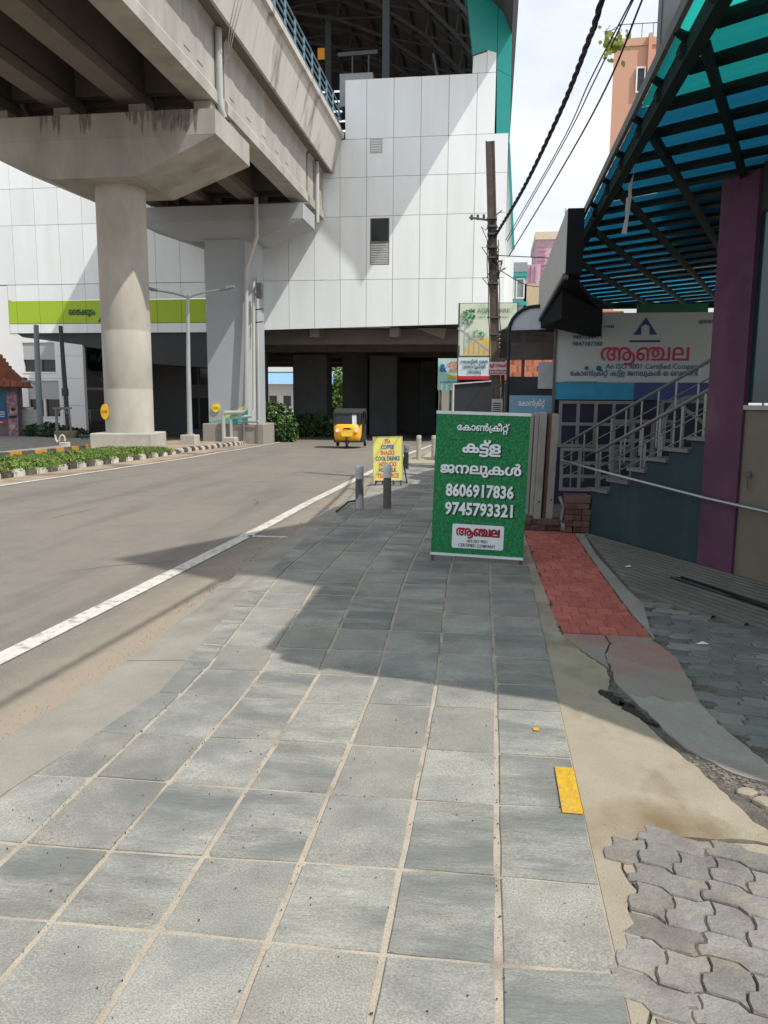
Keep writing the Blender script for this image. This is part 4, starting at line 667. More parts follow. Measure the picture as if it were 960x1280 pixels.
# grass on the verge
m_grass = M('grass', (0.12, 0.19, 0.04), 0.8, 0.35, 1.2, rnd=0.0, stain=(0.16, 0.15, 0.05), stain_scale=0.9)
gr = random.Random(21); mb = MB()
def blade(mb, x, y, z, h, s):
    a = gr.uniform(0, 2 * pi); l = gr.uniform(.1, .5) * h
    dx, dy = cos(a), sin(a)
    mb.add([(x - dy * s, y + dx * s, z), (x + dy * s, y - dx * s, z), (x + dx * l, y + dy * l, z + h)], [(0, 1, 2)])
for i in range(52000):
    y = gr.uniform(10, 24.6); x0 = lerp(rleft, y) - 0.85; x = x0 - abs(gr.gauss(0, 1.15)) if y < 21.5 else x0 - gr.uniform(0, 1.6)
    if x < x0 - 2.6: continue
    if sin(x * 3 + y * 1.7) + sin(y * 2.3 - x) < -1.2: continue
    blade(mb, x + gr.uniform(-.02, .25), y, gz(y) + .09, gr.uniform(.04, .15) * (1.25 + .75 * sin(x * 1.9 + y * .8) * sin(y * 1.3)), .013)
for i in range(15000):
    y = gr.uniform(10, 24); x = lerp(rleft, y) - .85 - gr.uniform(0, 2.0)
    c = (x + .12, y, gz(y) + .17); leaves(mb, c, (.14, .14, .11), 3, .045, gr)
build(mb, 'verge_grass', m_grass, label='unkempt grass and weeds spilling over the painted kerb', cat='grass', kind='stuff', org=(-11.5, 18, -.1))
# far kerb painted yellow and black, path behind it
k2 = [(19, -14.9), (21.35, -14.95), (24.5, -15.25), (28, -15.5), (34, -15.9)]
fk = thing('kerb_edging', (-15.3, 26, -0.3), 'far kerb painted in yellow and black blocks beside the grey path', 'kerb')
m_ky = M('kerb_yellow_paint', (0.42, 0.22, 0.04), 0.8, 0.15, 7, stain=(0.2, 0.15, 0.08), stain_scale=5)
xk = -15.4
k2p = [(-14.2, 20.6), (-15.9, 22.7), (-17.4, 26.3), (-18.8, 31)]
def along(pl, d):
    for a, b in zip(pl, pl[1:]):
        l = (Vector(b) - Vector(a)).length
        if d <= l: return Vector(a).lerp(Vector(b), d / l), atan2(b[1] - a[1], b[0] - a[0])
        d -= l
    return Vector(pl[-1]), 0
kx = [(-14.19, 20.38, -0.22), (-13.97, 22.46, -0.24), (-14.45, 26.61, -0.3)]
kpl = [(kx[0][0] - 1.3, kx[0][1] - 1.9)] + [(p[0], p[1]) for p in kx] + [(kx[2][0] + .6, kx[2][1] + 3)]
d = 0; k = 0
mb0 = MB(); mb0.box(-.28, .28, -.08, .08, 0, .24); my = mesh_of(mb0, 'kerb_block_y', m_ky); mk = my.copy(); mk.materials[0] = m_kb
while d < 11.0:
    p, a = along(kpl, d)
    inst(my if k % 2 else mk, 'kerb_block', (p.x, p.y, gz(p.y) - .02), (0, 0, a), fk); d += .57; k += 1
build(MB().prism([(kpl[0][0], kpl[0][1] + .1), (kx[1][0], kx[1][1] + .12), (kx[2][0], kx[2][1] + .12), (-17, 33), (-30, 33), (-40, 22)], -.62, -.17), 'path', m_apron2, org=(-20, 27, -.2), kind='structure')
# shrubs behind the path
shr = random.Random(31)
for (x, y, rx, rz, n, lab) in [(-20.6, 33.2, 1.25, .5, 1500, 'dark low hedge clump beside the tiled-roof hut'), (-19.2, 32.6, 1.1, .40, 1200, 'dark grassy shrub right of the thin lamp pole')]:
    t = thing('shrub', (x, y, gz(y)), lab, 'shrub'); mb = MB(); leaves(mb, (x, y, gz(y) + rz * .9), (rx, .6, rz), n, .09, shr, .4)
    build(mb, 'foliage', M('dark_leaf', (0.028, 0.065, 0.02), 0.7, 0.4, 2.5), t)
    mb = MB()
    for i in range(4): mb.tube([(x + i * .2 - .3, y, gz(y)), (x + i * .3 - .4, y, gz(y) + rz)], .02, 5)
    build(mb, 'stem', M('bark', (0.09, 0.065, 0.045), 0.9), t)

# ================================================================== VIADUCT
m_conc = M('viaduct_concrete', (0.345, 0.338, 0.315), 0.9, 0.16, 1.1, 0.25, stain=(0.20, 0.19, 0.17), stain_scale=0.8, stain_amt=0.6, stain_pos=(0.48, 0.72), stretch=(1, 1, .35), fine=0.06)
m_concd = M('darker_concrete', (0.165, 0.15, 0.135), 0.9, 0.18, 0.9, 0.25, stain=(0.10, 0.09, 0.085), stain_scale=0.9, fine=0.06)  # darker tone for inner girders, diaphragms and deck slab
m_column = M('column_concrete', (0.405, 0.385, 0.34), 0.9, 0.14, 1.1, 0.25, stain=(0.27, 0.25, 0.215), stain_scale=0.9, stain_amt=0.6, stretch=(1, 1, .5), fine=0.05)
m_para = M('parapet_concrete', (0.475, 0.465, 0.44), 0.9, 0.10, 1.2, 0.2, stain=(0.17, 0.15, 0.13), stain_scale=1.5, stain_amt=0.8, stain_pos=(0.56, 0.72), stretch=(1, 1, .14), fine=0.05)
m_drip = M('water_stain', (0.185, 0.175, 0.155), 0.9, 0.25, 5)
m_groove = M('joint_shadow', (0.16, 0.14, 0.12), 0.95)

def ring(x, y, z, r, n=40): return [(x + r * cos(2 * pi * i / n), y + r * sin(2 * pi * i / n), z) for i in range(n)]
# near pier
PX, PY = -12.87, 25.9
pier = thing('viaduct_pier', (PX, PY, -0.3), 'near viaduct pier with round beige concrete column on square plinth', 'pier', 'viaduct piers')
mb = MB(); mb.box(-1.22, 1.22, -1.2, 1.2, -.6, .40, Matrix.Translation((-12.83, 25.75, 0)) @ Matrix.Rotation(radians(11), 4, 'Z') @ Matrix.Diagonal((.86, .9, 1, 1))); build(mb, 'plinth', m_column, pier, bevel=.03)
zs = [.39, 1.9, 1.93, 1.96, 3.9, 3.93, 3.96, 6.3, 6.33, 6.36, 8.75]
rs = [.83, .83, .822, .83, .83, .822, .83, .83, .822, .83, .83]
mb = MB(); mb.loft([ring(PX, PY, z, r) for z, r in zip(zs, rs)]); build(mb, 'column', m_column, pier, smooth=True)
prof = [(-8.80, 10.55), (-8.80, 9.80), (-11.55, 8.68), (-14.6, 8.68), (-17.3, 9.80), (-17.3, 10.55)]
mb = MB(); mb.box(-17.3, -8.8, 24.2, 27.6, 9.8, 10.55)
mb.loft([[(-17.3, 24.2, 9.8 - .004), (-8.8, 24.2, 9.8 - .004), (-8.8, 27.6, 9.8 - .004), (-17.3, 27.6, 9.8 - .004)], [(-14.6, 24.2 + .22, 8.68), (-11.55, 24.2 + .22, 8.68), (-11.55, 27.6 - .22, 8.68), (-14.6, 27.6 - .22, 8.68)]])
build(mb, 'pier_cap', m_conc, pier)
# rain streaks on the cap
mb = MB(); rs_ = random.Random(2)
for i in range(70):
    x = rs_.choice((-10.9, -10.5, -10.3, -10.1, -9.9, -11.6, -13.2, -14.3, -9.6)) + rs_.gauss(0, .18); w = rs_.uniform(.02, .15); h = rs_.uniform(.15, .74)
    if x > -9.0: continue
    n_ = 7; L_ = []; R_2 = []
    for k in range(n_):
        t = k / (n_ - 1); ww = w * (1 - t) ** .6 * rs_.uniform(.7, 1.2) + .006; c_ = x + w / 2 + rs_.uniform(-.012, .012)
        yq = 24.196 - i * .0004; L_.append((c_ - ww / 2, yq, 10.545 - h * t)); R_2.append((c_ + ww / 2, yq, 10.545 - h * t))
    mb.add(L_ + R_2[::-1], [tuple(range(2 * n_))])
build(mb, 'rain_streak', m_drip, pier, kind='stuff')
for gx in (-9.4, -11.6, -14.2, -16.4):
    for ya in (24.7, 26.5): build(MB().box(gx - .28, gx + .28, ya, ya + .6, 10.55, 10.97), 'bearing_block', m_conc, pier)
m_yel = M('yellow_plate', (0.72, 0.42, 0.02), 0.5)
mb = MB(); mb.prism([(-13.42 + .15 * cos(2 * pi * i / 24), 1.13 + .27 * sin(2 * pi * i / 24)) for i in range(24)], 25.16, 25.22, 'y')
pl_ = build(mb, 'number_plate', m_yel, pier, label='orange disc on the near column')
F1 = frame_at((-13.42, 25.15, 1.15), (1, 0, 0), (0, 0, 1)); m_blk = M('black_print', (0.02, 0.02, 0.02), 0.6)
build(lat_mb(MB(), '1240', .15, F1, 0, -.07, fit=.2), 'lettering', m_blk, pl_)
# second pier
m_blue = M('painted_pier_grey', (0.34, 0.37, 0.39), 0.8, 0.05, 1.2, 0.1, stain=(0.30, 0.31, 0.31), stain_scale=.6)
P2 = (-12.9, 37.5)
pier2 = thing('viaduct_pier', (P2[0], P2[1], -0.6), 'second viaduct pier painted blue-grey with turquoise triangle and drain pipes', 'pier', 'viaduct piers')
build(MB().prism([(-13.92, 36.4), (-11.92, 36.4), (-11.56, 37.1), (-11.62, 38.4), (-13.92, 38.4)], .4, 9.16), 'column', m_blue, pier2)
mb = MB(); mb.add([(-14.12, 36.02, z) for z in (-1, .42)] + [(-11.02, 36.08, z) for z in (-1, .42)] + [(-11.25, 38.7, z) for z in (-1, .42)] + [(-14.3, 38.7, z) for z in (-1, .42)], [(0, 2, 3, 1), (2, 4, 5, 3), (4, 6, 7, 5), (6, 0, 1, 7), (1, 3, 5, 7), (0, 6, 4, 2)]); build(mb, 'plinth', M('grey_plinth', (0.27, 0.25, 0.22), 0.9, 0.08, 2), pier2, bevel=.03)
prof2 = [(-9.03, 10.71), (-9.03, 10.02), (-11.3, 9.13), (-14.7, 9.13), (-17.3, 10.02), (-17.3, 10.71)]
mb = MB(); mb.box(-17.3, -9.03, 36.3, 38.7, 10.02, 10.71)
mb.loft([[(-17.3, 36.3, 10.02 - .004), (-9.03, 36.3, 10.02 - .004), (-9.03, 38.7, 10.02 - .004), (-17.3, 38.7, 10.02 - .004)], [(-14.7, 36.3 + .22, 9.13), (-11.3, 36.3 + .22, 9.13), (-11.3, 38.7 - .22, 9.13), (-14.7, 38.7 - .22, 9.13)]])
build(mb, 'pier_cap', m_blue, pier2)
m_turq = M('turquoise_paint', (0.06, 0.62, 0.52), 0.6, 0.05); m_lime = M('lime_paint', (0.62, 0.66, 0.16), 0.6, .05); m_dkg = M('muted_green_paint', (0.16, 0.36, 0.30), 0.7, .08)
mb = MB(); mb.add([(-12.95, 36.393, .72), (-12.75, 36.393, .424), (-11.925, 36.393, .424), (-11.925, 36.393, 1.24)], [(0, 1, 2, 3)]); build(mb, 'painted_triangle', m_turq, pier2)
mb = MB(); mb.add([(-13.90, 36.391, .424), (-12.75, 36.391, .424), (-12.95, 36.391, .72), (-13.45, 36.391, .60), (-13.90, 36.391, .52)], [(0, 1, 2, 3, 4)]); build(mb, 'painted_band', m_dkg, pier2)
mb = MB(); mb.add([(-13.45, 36.39, .60), (-12.95, 36.39, .72), (-11.925, 36.39, 1.24), (-11.925, 36.39, 1.38), (-13.0, 36.39, .88)], [(0, 1, 2, 3, 4)]); build(mb, 'painted_stripe', m_lime, pier2)
mb = MB(); mb.tube([(-13.53, 36.32, 1.18), (-13.53, 36.39, 1.18)], .21, 24); pl2 = build(mb, 'number_plate', M('yellow_disc', (0.78, 0.62, 0.03), 0.5), pier2, label='yellow disc reading 1241 on the blue-grey pier')
build(lat_mb(MB(), '1241', .17, frame_at((-13.53, 36.31, 1.19), (1, 0, 0), (0, 0, 1)), 0, -.07), 'lettering', m_blk, pl2)
m_pipe = M('grey_pvc', (0.42, 0.42, 0.41), 0.5, 0.05)
mb = MB(); mb.tube([(-11.22, 36.1, 10.95), (-11.22, 36.1, 9.2), (-11.45, 36.1, 8.6), (-11.78, 36.15, 7.7), (-11.80, 36.15, 6), (-11.82, 35.95, 1.15), (-12.0, 35.95, 0.98), (-12.9, 35.9, .96), (-13.0, 35.9, .80), (-13.0, 35.9, -.6)], .10, 10)
build(mb, 'drain_pipe', m_pipe, pier2, smooth=True)
mb = MB(); mb.tube([(-11.48, 36.3, 7.2), (-11.50, 36.1, 1.2), (-11.6, 36, .80), (-12.55, 36, .72), (-12.65, 36, .6), (-12.65, 36, -.6)], .08, 10); mb.tube([(-11.5, 36.9, 7.5), (-11.52, 36.9, .6)], .05, 8)
build(mb, 'drain_pipe', m_pipe, pier2, smooth=True)
mb = MB(); mb.tube([(-12.0, 35.95, .5), (-12.0, 35.95, -.5)], .06, 8); mb.tube([(-12.3, 35.95, .52), (-11.3, 35.95, .52)], .035, 8); mb.tube([(-11.3, 36, .52), (-11.3, 36, -.5)], .03, 6)
build(mb, 'valve_pipe', M('dark_pipe', (0.15, 0.15, 0.15), .6), pier2, smooth=True)
m_dst = M('dark_steel', (0.09, 0.09, 0.095), .6, metal=.3)
for z in (5.3, 5.9, 6.6): build(MB().bar((-11.6, 36.6, z), (-11.0, 36.2, z), .05), 'pipe_bracket', m_dst, pier2)
build(MB().box(-11.3, -11.05, 36.1, 36.4, 6.4, 7.1), 'junction_box', m_dst, pier2)

# deck
deck = thing('viaduct', (-12, 25, 11), 'elevated concrete railway viaduct with girders and blue railing running into the station', 'viaduct')
def span(y0, y1):
    for gx, w in ((-9.43, .82), (-11.85, .75), (-14.3, .75), (-16.6, .75)):
        x0, x1 = gx - w / 2, gx + w / 2; wb = .10
        p = [(x0, 11.0), (x1, 11.0), (x1, 11.35), (x1 - wb, 11.5), (x1 - wb, 13.2), (x1 + .05, 13.5), (x0 - .05, 13.5), (x0 + wb, 13.2), (x0 + wb, 11.5), (x0, 11.35)]
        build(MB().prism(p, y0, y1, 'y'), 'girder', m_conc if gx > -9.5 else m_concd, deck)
    for y in (y0 + .15, y1 - .45, (y0 + y1) / 2):
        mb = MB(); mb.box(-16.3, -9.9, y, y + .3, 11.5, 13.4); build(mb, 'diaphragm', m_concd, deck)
span(8.0, 25.75); span(26.05, 37.35); span(37.65, 40.9)
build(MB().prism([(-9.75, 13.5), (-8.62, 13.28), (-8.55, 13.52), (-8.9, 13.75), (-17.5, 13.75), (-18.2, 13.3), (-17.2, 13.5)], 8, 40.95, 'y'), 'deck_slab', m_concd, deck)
yy = 8.0; lens_ = [5.6, 4.6, 4.6, 4.4, 4.6, 4.5, 4.6]
for l in lens_:
    y1 = min(yy + l, 40.95)
    p = [(-8.62, 13.27), (-8.52, 13.27), (-8.12, 14.95), (-7.97, 14.98), (-7.95, 15.2), (-8.30, 15.22), (-8.34, 14.95), (-8.70, 13.5)]
    build(MB().prism(p, yy + .012, y1 - .012, 'y'), 'parapet_panel', m_para, deck)
    yy = y1
    if yy >= 40.9: break
build(MB().prism([(-18.2, 13.27), (-18.1, 13.27), (-18.4, 15.2), (-18.6, 15.2)], 8, 40.95, 'y'), 'parapet_panel', m_para, deck)
# wall brackets and rectangular pockets on the outer girder
for y in (22.6, 23.6, 26.5, 28.3, 30.2, 32.0, 33.6): build(MB().box(-9.24, -9.10, y, y + .5, 11.7, 12.9), 'girder_stiffener', m_conc, deck, bevel=.02)
mb = MB(); mb.tube([(-9.0, 25.2, 13.3), (-9.0, 25.2, 11.0), (-8.95, 25.4, 10.7)], .12, 10); build(mb, 'drain_pipe', m_pipe, deck, smooth=True)
mb = MB(); mb.tube([(-8.95, 38.9, 13.3), (-8.95, 38.9, 10.4)], .11, 10); build(mb, 'drain_pipe', m_pipe, deck, smooth=True)
mb = MB()
for k in range(3): mb.tube([(-8.1 - .02 * k, 25.4 + .2 * k, 15.1), (-8.3, 25.0 + .25 * k, 14.1), (-8.5, 24.9 + .2 * k, 13.2), (-8.75, 25.3 + .1 * k, 12.6), (-8.95, 25.4, 12.0 + .2 * k)], .014, 5)
build(mb, 'loose_cable', M('pale_cable', (0.3, 0.29, 0.27), .7), deck, smooth=True)
# blue railing: posts, three rails
m_rail = M('blue_grey_rail', (0.16, 0.27, 0.34), 0.5, 0.1, 4, metal=.2)
rail = thing('railing', (-8.12, 30, 15.2), 'pale blue metal railing along the top of the viaduct parapet', 'railing')
for i, y in enumerate([20.0 + 1.45 * j for j in range(15)]):
    mb = MB(); mb.box(-8.16, -8.09, y - .04, y + .04, 15.2, 16.45); mb.box(-8.2, -8.05, y - .09, y + .09, 15.2, 15.24); build(mb, 'post', m_rail, rail)
for z in (15.55, 15.85, 16.15, 16.45):
    mb = MB(); mb.tube([(-8.125, 19, z), (-8.125, 40.9, z)], .028, 6); build(mb, 'rail', m_rail, rail, smooth=True)

# ================================================================== STATION
st = thing('metro_station', (-8, 41, -.6), 'large white-panelled metro station box spanning the road with teal end cladding', 'station')
m_wp = M('white_panel', (0.80, 0.85, 0.86), 0.42, 0.03, 0.7, 0.0, spec=.45, rnd=.035, stain=(0.66, 0.69, 0.69), stain_scale=1.1, stain_amt=.32, stretch=(1, 1, .12), wst=((.62, .65, .65), .35, .5, .7, .2, (1, 1, .2)))
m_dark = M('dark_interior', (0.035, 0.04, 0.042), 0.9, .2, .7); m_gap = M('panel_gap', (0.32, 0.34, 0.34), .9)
zrow = [5.42, 7.93, 11.13, 13.08, 14.95, 17.83]
def wp(x0, x1, z0, z1, name='wall_panel', m=None, holes=(), z0b=None):
    g = .010
    pts = [(x0 + g, z0 + g), (x1 - g, (z0 if z0b is None else z0b) + g), (x1 - g, z1 - g), (x0 + g, z1 - g)]
    build(MB().prism(pts, 41.0, 41.05, 'y', holes), name, m or m_wp, st, org=((x0 + x1) / 2, 41, (z0 + z1) / 2))
def zbot(x): return 5.28 + (x + 15.7) * .022
xr = [-11.01 + 1.403 * i for i in range(-3, 8)]      # joints right of the second pier
xs_ = [xr[0] + 1.403 * i for i in range(11)] + [.42]
xl_ = [-15.7 - 1.40 * i for i in range(0, 15)][::-1]
allx = sorted(set([round(v, 3) for v in xl_ + xs_]))
for i in range(len(allx) - 1):
    a, b = allx[i], allx[i + 1]
    for r in range(5):
        z0, z1 = zrow[r], zrow[r + 1]; zb = None
        if r == 4 and b < -8.0 : continue
        if r == 4 and a < -8.0 : a2 = -7.93
        else: a2 = a
        if r == 4 and b > -.3: b2 = -.27 if b > .3 else b
        else: b2 = b
        if r == 0 and b <= -15.6: continue
        if r == 0: z0 = zbot(a); zb = zbot(b)
        hol = []
        if abs(a + 6.80) < .35 and r == 1: hol = [[(-6.60, 8.66), (-5.58, 8.66), (-5.58, 11.02), (-6.60, 11.02)]]
        if hol and not (a < -6.62 and b > -5.55): hol = [[(max(a + .1, -6.60), 8.66), (min(b - .12, -5.5), 8.66), (min(b - .12, -5.5), 11.02), (max(a + .1, -6.60), 11.02)]]
        if hol: WIN = hol[0]
        wp(a2, b2, z0, z1, holes=hol, z0b=zb)
build(MB().prism([(-1.45, 17.845), (-.74, 17.845), (-.74, 18.80), (-1.42, 18.62)], 41.0, 41.05, 'y'), 'wall_panel', m_wp, st)
build(MB().prism([(-.725, 17.845), (-.28, 17.845), (-.28, 18.74), (-.725, 18.88)], 41.0, 41.05, 'y'), 'wall_panel', m_wp, st)
# dark carrier wall just behind the panels, platform floor and box sides
mb = MB()
wx0, wx1 = WIN[0][0], WIN[1][0]
mb.box(-36, wx0 - .02, 41.1, 41.4, 7.95, 14.9); mb.box(wx1 + .02, .4, 41.1, 41.4, 5.6, 14.4); mb.box(wx0 - .02, wx1 + .02, 41.1, 41.4, 11.05, 14.9); mb.box(-15.6, wx1 + .02, 41.1, 41.4, 5.45, 8.63); mb.box(-7.9, -.3, 41.1, 41.4, 14.4, 17.8)
build(mb, 'backing_wall', m_gap, st)
mb = MB(); mb.box(.36, .42, 41.06, 72, 5.6, 14.4); build(mb, 'side_wall', m_wp, st)
build(MB().prism([(.43, 5.8), (.88, 5.8), (.88, 9.4), (.56, 12.4), (.43, 14.4)], 41.2, 41.7, 'y'), 'corner_panel', m_wp, st)
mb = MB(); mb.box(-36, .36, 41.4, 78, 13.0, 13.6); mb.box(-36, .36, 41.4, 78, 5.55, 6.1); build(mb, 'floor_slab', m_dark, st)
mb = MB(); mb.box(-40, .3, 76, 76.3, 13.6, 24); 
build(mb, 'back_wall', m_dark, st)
# window with louvre and small vent
m_glassd = M('dark_glass', (0.02, 0.025, 0.028), 0.12, .1, spec=.6); m_alu = M('aluminium', (0.45, 0.46, 0.46), .4, metal=.6)
w_ = build(MB().box(wx0, wx1, 41.06, 41.10, 8.66, 11.02), 'window', m_glassd, st)
mb = MB(); mb.box(wx0, wx1, 41.0, 41.05, 9.78, 9.86); mb.box(wx0, wx0 + .05, 41.0, 41.05, 8.66, 11.02); mb.box(wx1 - .05, wx1, 41.0, 41.05, 8.66, 11.02); build(mb, 'frame', M('window_frame', (0.16, .17, .17), .5), w_)
for k in range(9):
    z = 8.70 + k * .12; mb = MB(); mb.box(wx0 + .05, wx1 - .05, 41.0, 41.06, z, z + .085, Matrix.Translation((0, 41.03, z)) @ Matrix.Rotation(.4, 4, 'X') @ Matrix.Translation((0, -41.03, -z))); build(mb, 'louvre_slat', M('pale_slat', (.62, .64, .62), .5), w_)
mb = MB(); mb.box(-6.61, -5.98, 40.97, 41.0, 14.24, 14.92); v_ = build(mb, 'vent', M('vent_frame', (.42, .45, .46), .5), st)
for k in range(5): mb = MB(); mb.box(-6.56, -6.03, 40.955, 40.97, 14.3 + k * .12, 14.37 + k * .12); build(mb, 'louvre_slat', M('pale_slat', (.62, .64, .62), .5), v_)
# left wing: white strips and the lime name band
m_limeb = M('lime_band', (0.36, 0.52, 0.035), 0.5, .02)
xb = [-27.4] + [x for x in xl_ if x > -27.0]
for i in range(len(xb) - 1):
    wp(xb[i], xb[i + 1], 7.06, 7.92); wp(xb[i], xb[i + 1], 5.78, 7.05, 'name_band', m_limeb); wp(xb[i], xb[i + 1], 5.25, 5.77)
Fb = frame_at((0, 40.975, 0), (1, 0, 0), (0, 0, 1))
mb = MB(); mal_mb(mb, ['ൈ', 'ത', 'ക്ക', 'ൂ', 'ട', 'ം'], .5, Fb, -22.95, 6.25, bold=30, fit=1.6); build(mb, 'lettering', M('deep_green_print', (0.03, 0.09, 0.05), .6), st)
mb = MB(); mb.add([Fb @ Vector(p) for p in ((-22.0, 5.85, 0), (-21.5, 5.85, 0), (-21.5, 6.75, 0))], [(0, 1, 2)]); build(mb, 'emblem', M('navy_print', (0.03, 0.05, 0.16), .5), st)
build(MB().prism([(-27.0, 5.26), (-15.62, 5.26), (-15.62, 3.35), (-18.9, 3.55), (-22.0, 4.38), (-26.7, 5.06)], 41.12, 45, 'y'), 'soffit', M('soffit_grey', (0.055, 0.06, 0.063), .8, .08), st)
# beams and haunches below the station
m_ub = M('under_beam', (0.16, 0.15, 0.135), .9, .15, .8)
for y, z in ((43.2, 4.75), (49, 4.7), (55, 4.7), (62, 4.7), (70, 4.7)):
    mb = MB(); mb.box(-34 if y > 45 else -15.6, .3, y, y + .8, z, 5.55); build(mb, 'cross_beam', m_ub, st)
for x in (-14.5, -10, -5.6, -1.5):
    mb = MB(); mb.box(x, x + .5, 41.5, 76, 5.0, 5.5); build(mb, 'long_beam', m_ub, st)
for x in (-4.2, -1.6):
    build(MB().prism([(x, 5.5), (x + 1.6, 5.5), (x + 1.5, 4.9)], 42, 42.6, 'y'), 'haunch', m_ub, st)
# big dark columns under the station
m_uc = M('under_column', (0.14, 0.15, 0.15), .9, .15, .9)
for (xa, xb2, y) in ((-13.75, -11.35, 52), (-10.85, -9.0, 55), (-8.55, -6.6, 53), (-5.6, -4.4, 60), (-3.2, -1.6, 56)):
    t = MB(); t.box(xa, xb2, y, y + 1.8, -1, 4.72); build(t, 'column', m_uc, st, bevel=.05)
mb = MB(); mb.box(-8.6, .4, 62, 62.4, -1, 5.5); build(mb, 'end_wall', M('end_wall_grey', (0.18, .18, .17), .9, .12), st)
mb = MB(); mb.box(.2, .5, 43, 62, -1, 5.5); build(mb, 'end_wall', M('end_wall_grey', (0.18, .18, .17), .9, .12), st)
for k in range(4): mb = MB(); mb.box(-5.5 + k * .9, -5.3 + k * .9, 61.8, 62.0, -.9, 3.1); build(mb, 'wall_rib', m_ub, st)
# teal shell and roof
m_teal = M('teal_cladding', (0.015, 0.30, 0.27), 0.35, .06, .6, spec=.5)
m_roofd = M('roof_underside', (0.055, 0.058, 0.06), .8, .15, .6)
tp = [[(-1.80, 21.3), (-1.45, 18.72), (-.72, 18.92), (-.26, 18.78), (-.26, 21.3)], [(-.24, 21.3), (-.24, 18.0), (.47, 17.6), (.44, 21.3)],
      [(-.24, 17.98), (-.18, 14.98), (.40, 14.47), (.50, 14.47), (.47, 17.58)], [(.44, 14.45), (.56, 12.4), (.78, 9.4), (.90, 9.4), (.52, 14.45)],
      [(-2.6, 25.5), (-1.82, 21.32), (.44, 21.32), (.40, 25.5)]]
for p in tp: build(MB().prism(p, 41.05, 43.5, 'y'), 'cladding_panel', m_teal, st)
arch = [(.45, 19.6), (.0, 20.6), (-1.0, 21.6), (-2.4, 23.2), (-4.5, 25.2), (-7.5, 27.2), (-11, 28.6), (-15, 29.4), (-22, 29.4), (-30, 27)]
outer = [(x + .25, z + .6) for x, z in arch]
for k, (ya, yb) in enumerate(((37.2, 43.4), (43.45, 50), (50.05, 57), (57.05, 64), (64.05, 72))):
    build(MB().prism(arch + outer[::-1], ya, yb, 'y'), 'roof_shell', m_roofd if k else m_teal if False else m_roofd, st)
m_tr = M('truss_steel', (0.10, 0.105, 0.11), .6, metal=.3)
for y in (41.8, 46, 50.5, 55, 59.5, 64):
    mb = MB()
    lo = [(x - .2, z - 1.3) for x, z in arch]
    for a, b in zip(arch, arch[1:]): mb.bar((a[0], y, a[1] - .1), (b[0], y, b[1] - .1), .2)
    for a, b in zip(lo[2:], lo[3:]): mb.bar((a[0], y, a[1]), (b[0], y, b[1]), .16)
    for i in range(2, len(arch) - 1): mb.bar((arch[i][0], y, arch[i][1]), (lo[i + 1][0], y, lo[i + 1][1]), .12); mb.bar((arch[i][0], y, arch[i][1]), (lo[i][0], y, lo[i][1]), .12)
    build(mb, 'roof_truss', m_tr, st)
mb = MB()
for x, z in [((arch[i][0] + (arch[i + 1][0] - arch[i][0]) * t), (arch[i][1] + (arch[i + 1][1] - arch[i][1]) * t)) for i in range(2, 8) for t in (0, .5)]: mb.box(x - .07, x + .07, 37.5, 72, z - .25, z - .1)
build(mb, 'roof_purlin', m_tr, st)
mb = MB()
for z in [19.2 + .0 * k for k in range(1)]: pass
for k in range(9):
    z = 24.3 + k * .85; mb.box(-22, -.5, 72.1, 72.25, z, z + .62)
build(mb, 'gable_louvre', m_roofd, st)
for x, y, z1 in ((-6.52, 46, 27.4), (-3.0, 56, 24), (-12, 56, 28)): mb = MB(); mb.box(x - .2, x + .2, y - .2, y + .2, 13.6, z1); build(mb, 'steel_post', M('post_blue_grey', (.10, .13, .145), .6), st)
mb = MB(); mb.box(-8.45, -6.7, 42.2, 43.4, 17.0, 18.62); build(mb, 'duct_box', M('duct_grey', (.33, .35, .35), .6), st)
mb = MB(); mb.bar((-8.9, 44, 20.3), (-6.7, 44, 20.35), .2); mb.bar((-8.1, 44, 20.3), (-8.1, 44, 17), .08); mb.bar((-7.2, 44, 20.3), (-7.2, 44, 17), .08); build(mb, 'bracket_frame', m_tr, st)
build(MB().bar((-3.6, 43, 19.7), (-3.2, 43, 17.8), .12), 'tie_bar', m_tr, st)
mb = MB(); mb.box(-10.5, -10.1, 46, 46.1, 21.0, 21.6); build(mb, 'platform_sign', M('orange_sign', (.8, .33, .02), .5), st)
mb = MB()
for z in (14.6, 15.3, 16.1): mb.box(-30, -8.2, 41.3, 41.4, z, z + .1)
for k in range(9): mb.bar((-9.6 + k * 1.0, 60, 21.2 + .1 * k), (-9.0 + k * 1.0, 60, 23.4), .12); mb.bar((-9.0 + k, 60, 21.2 + .1 * k), (-9.6 + k, 60, 23.4), .12)
build(mb, 'far_lattice', m_tr, st)

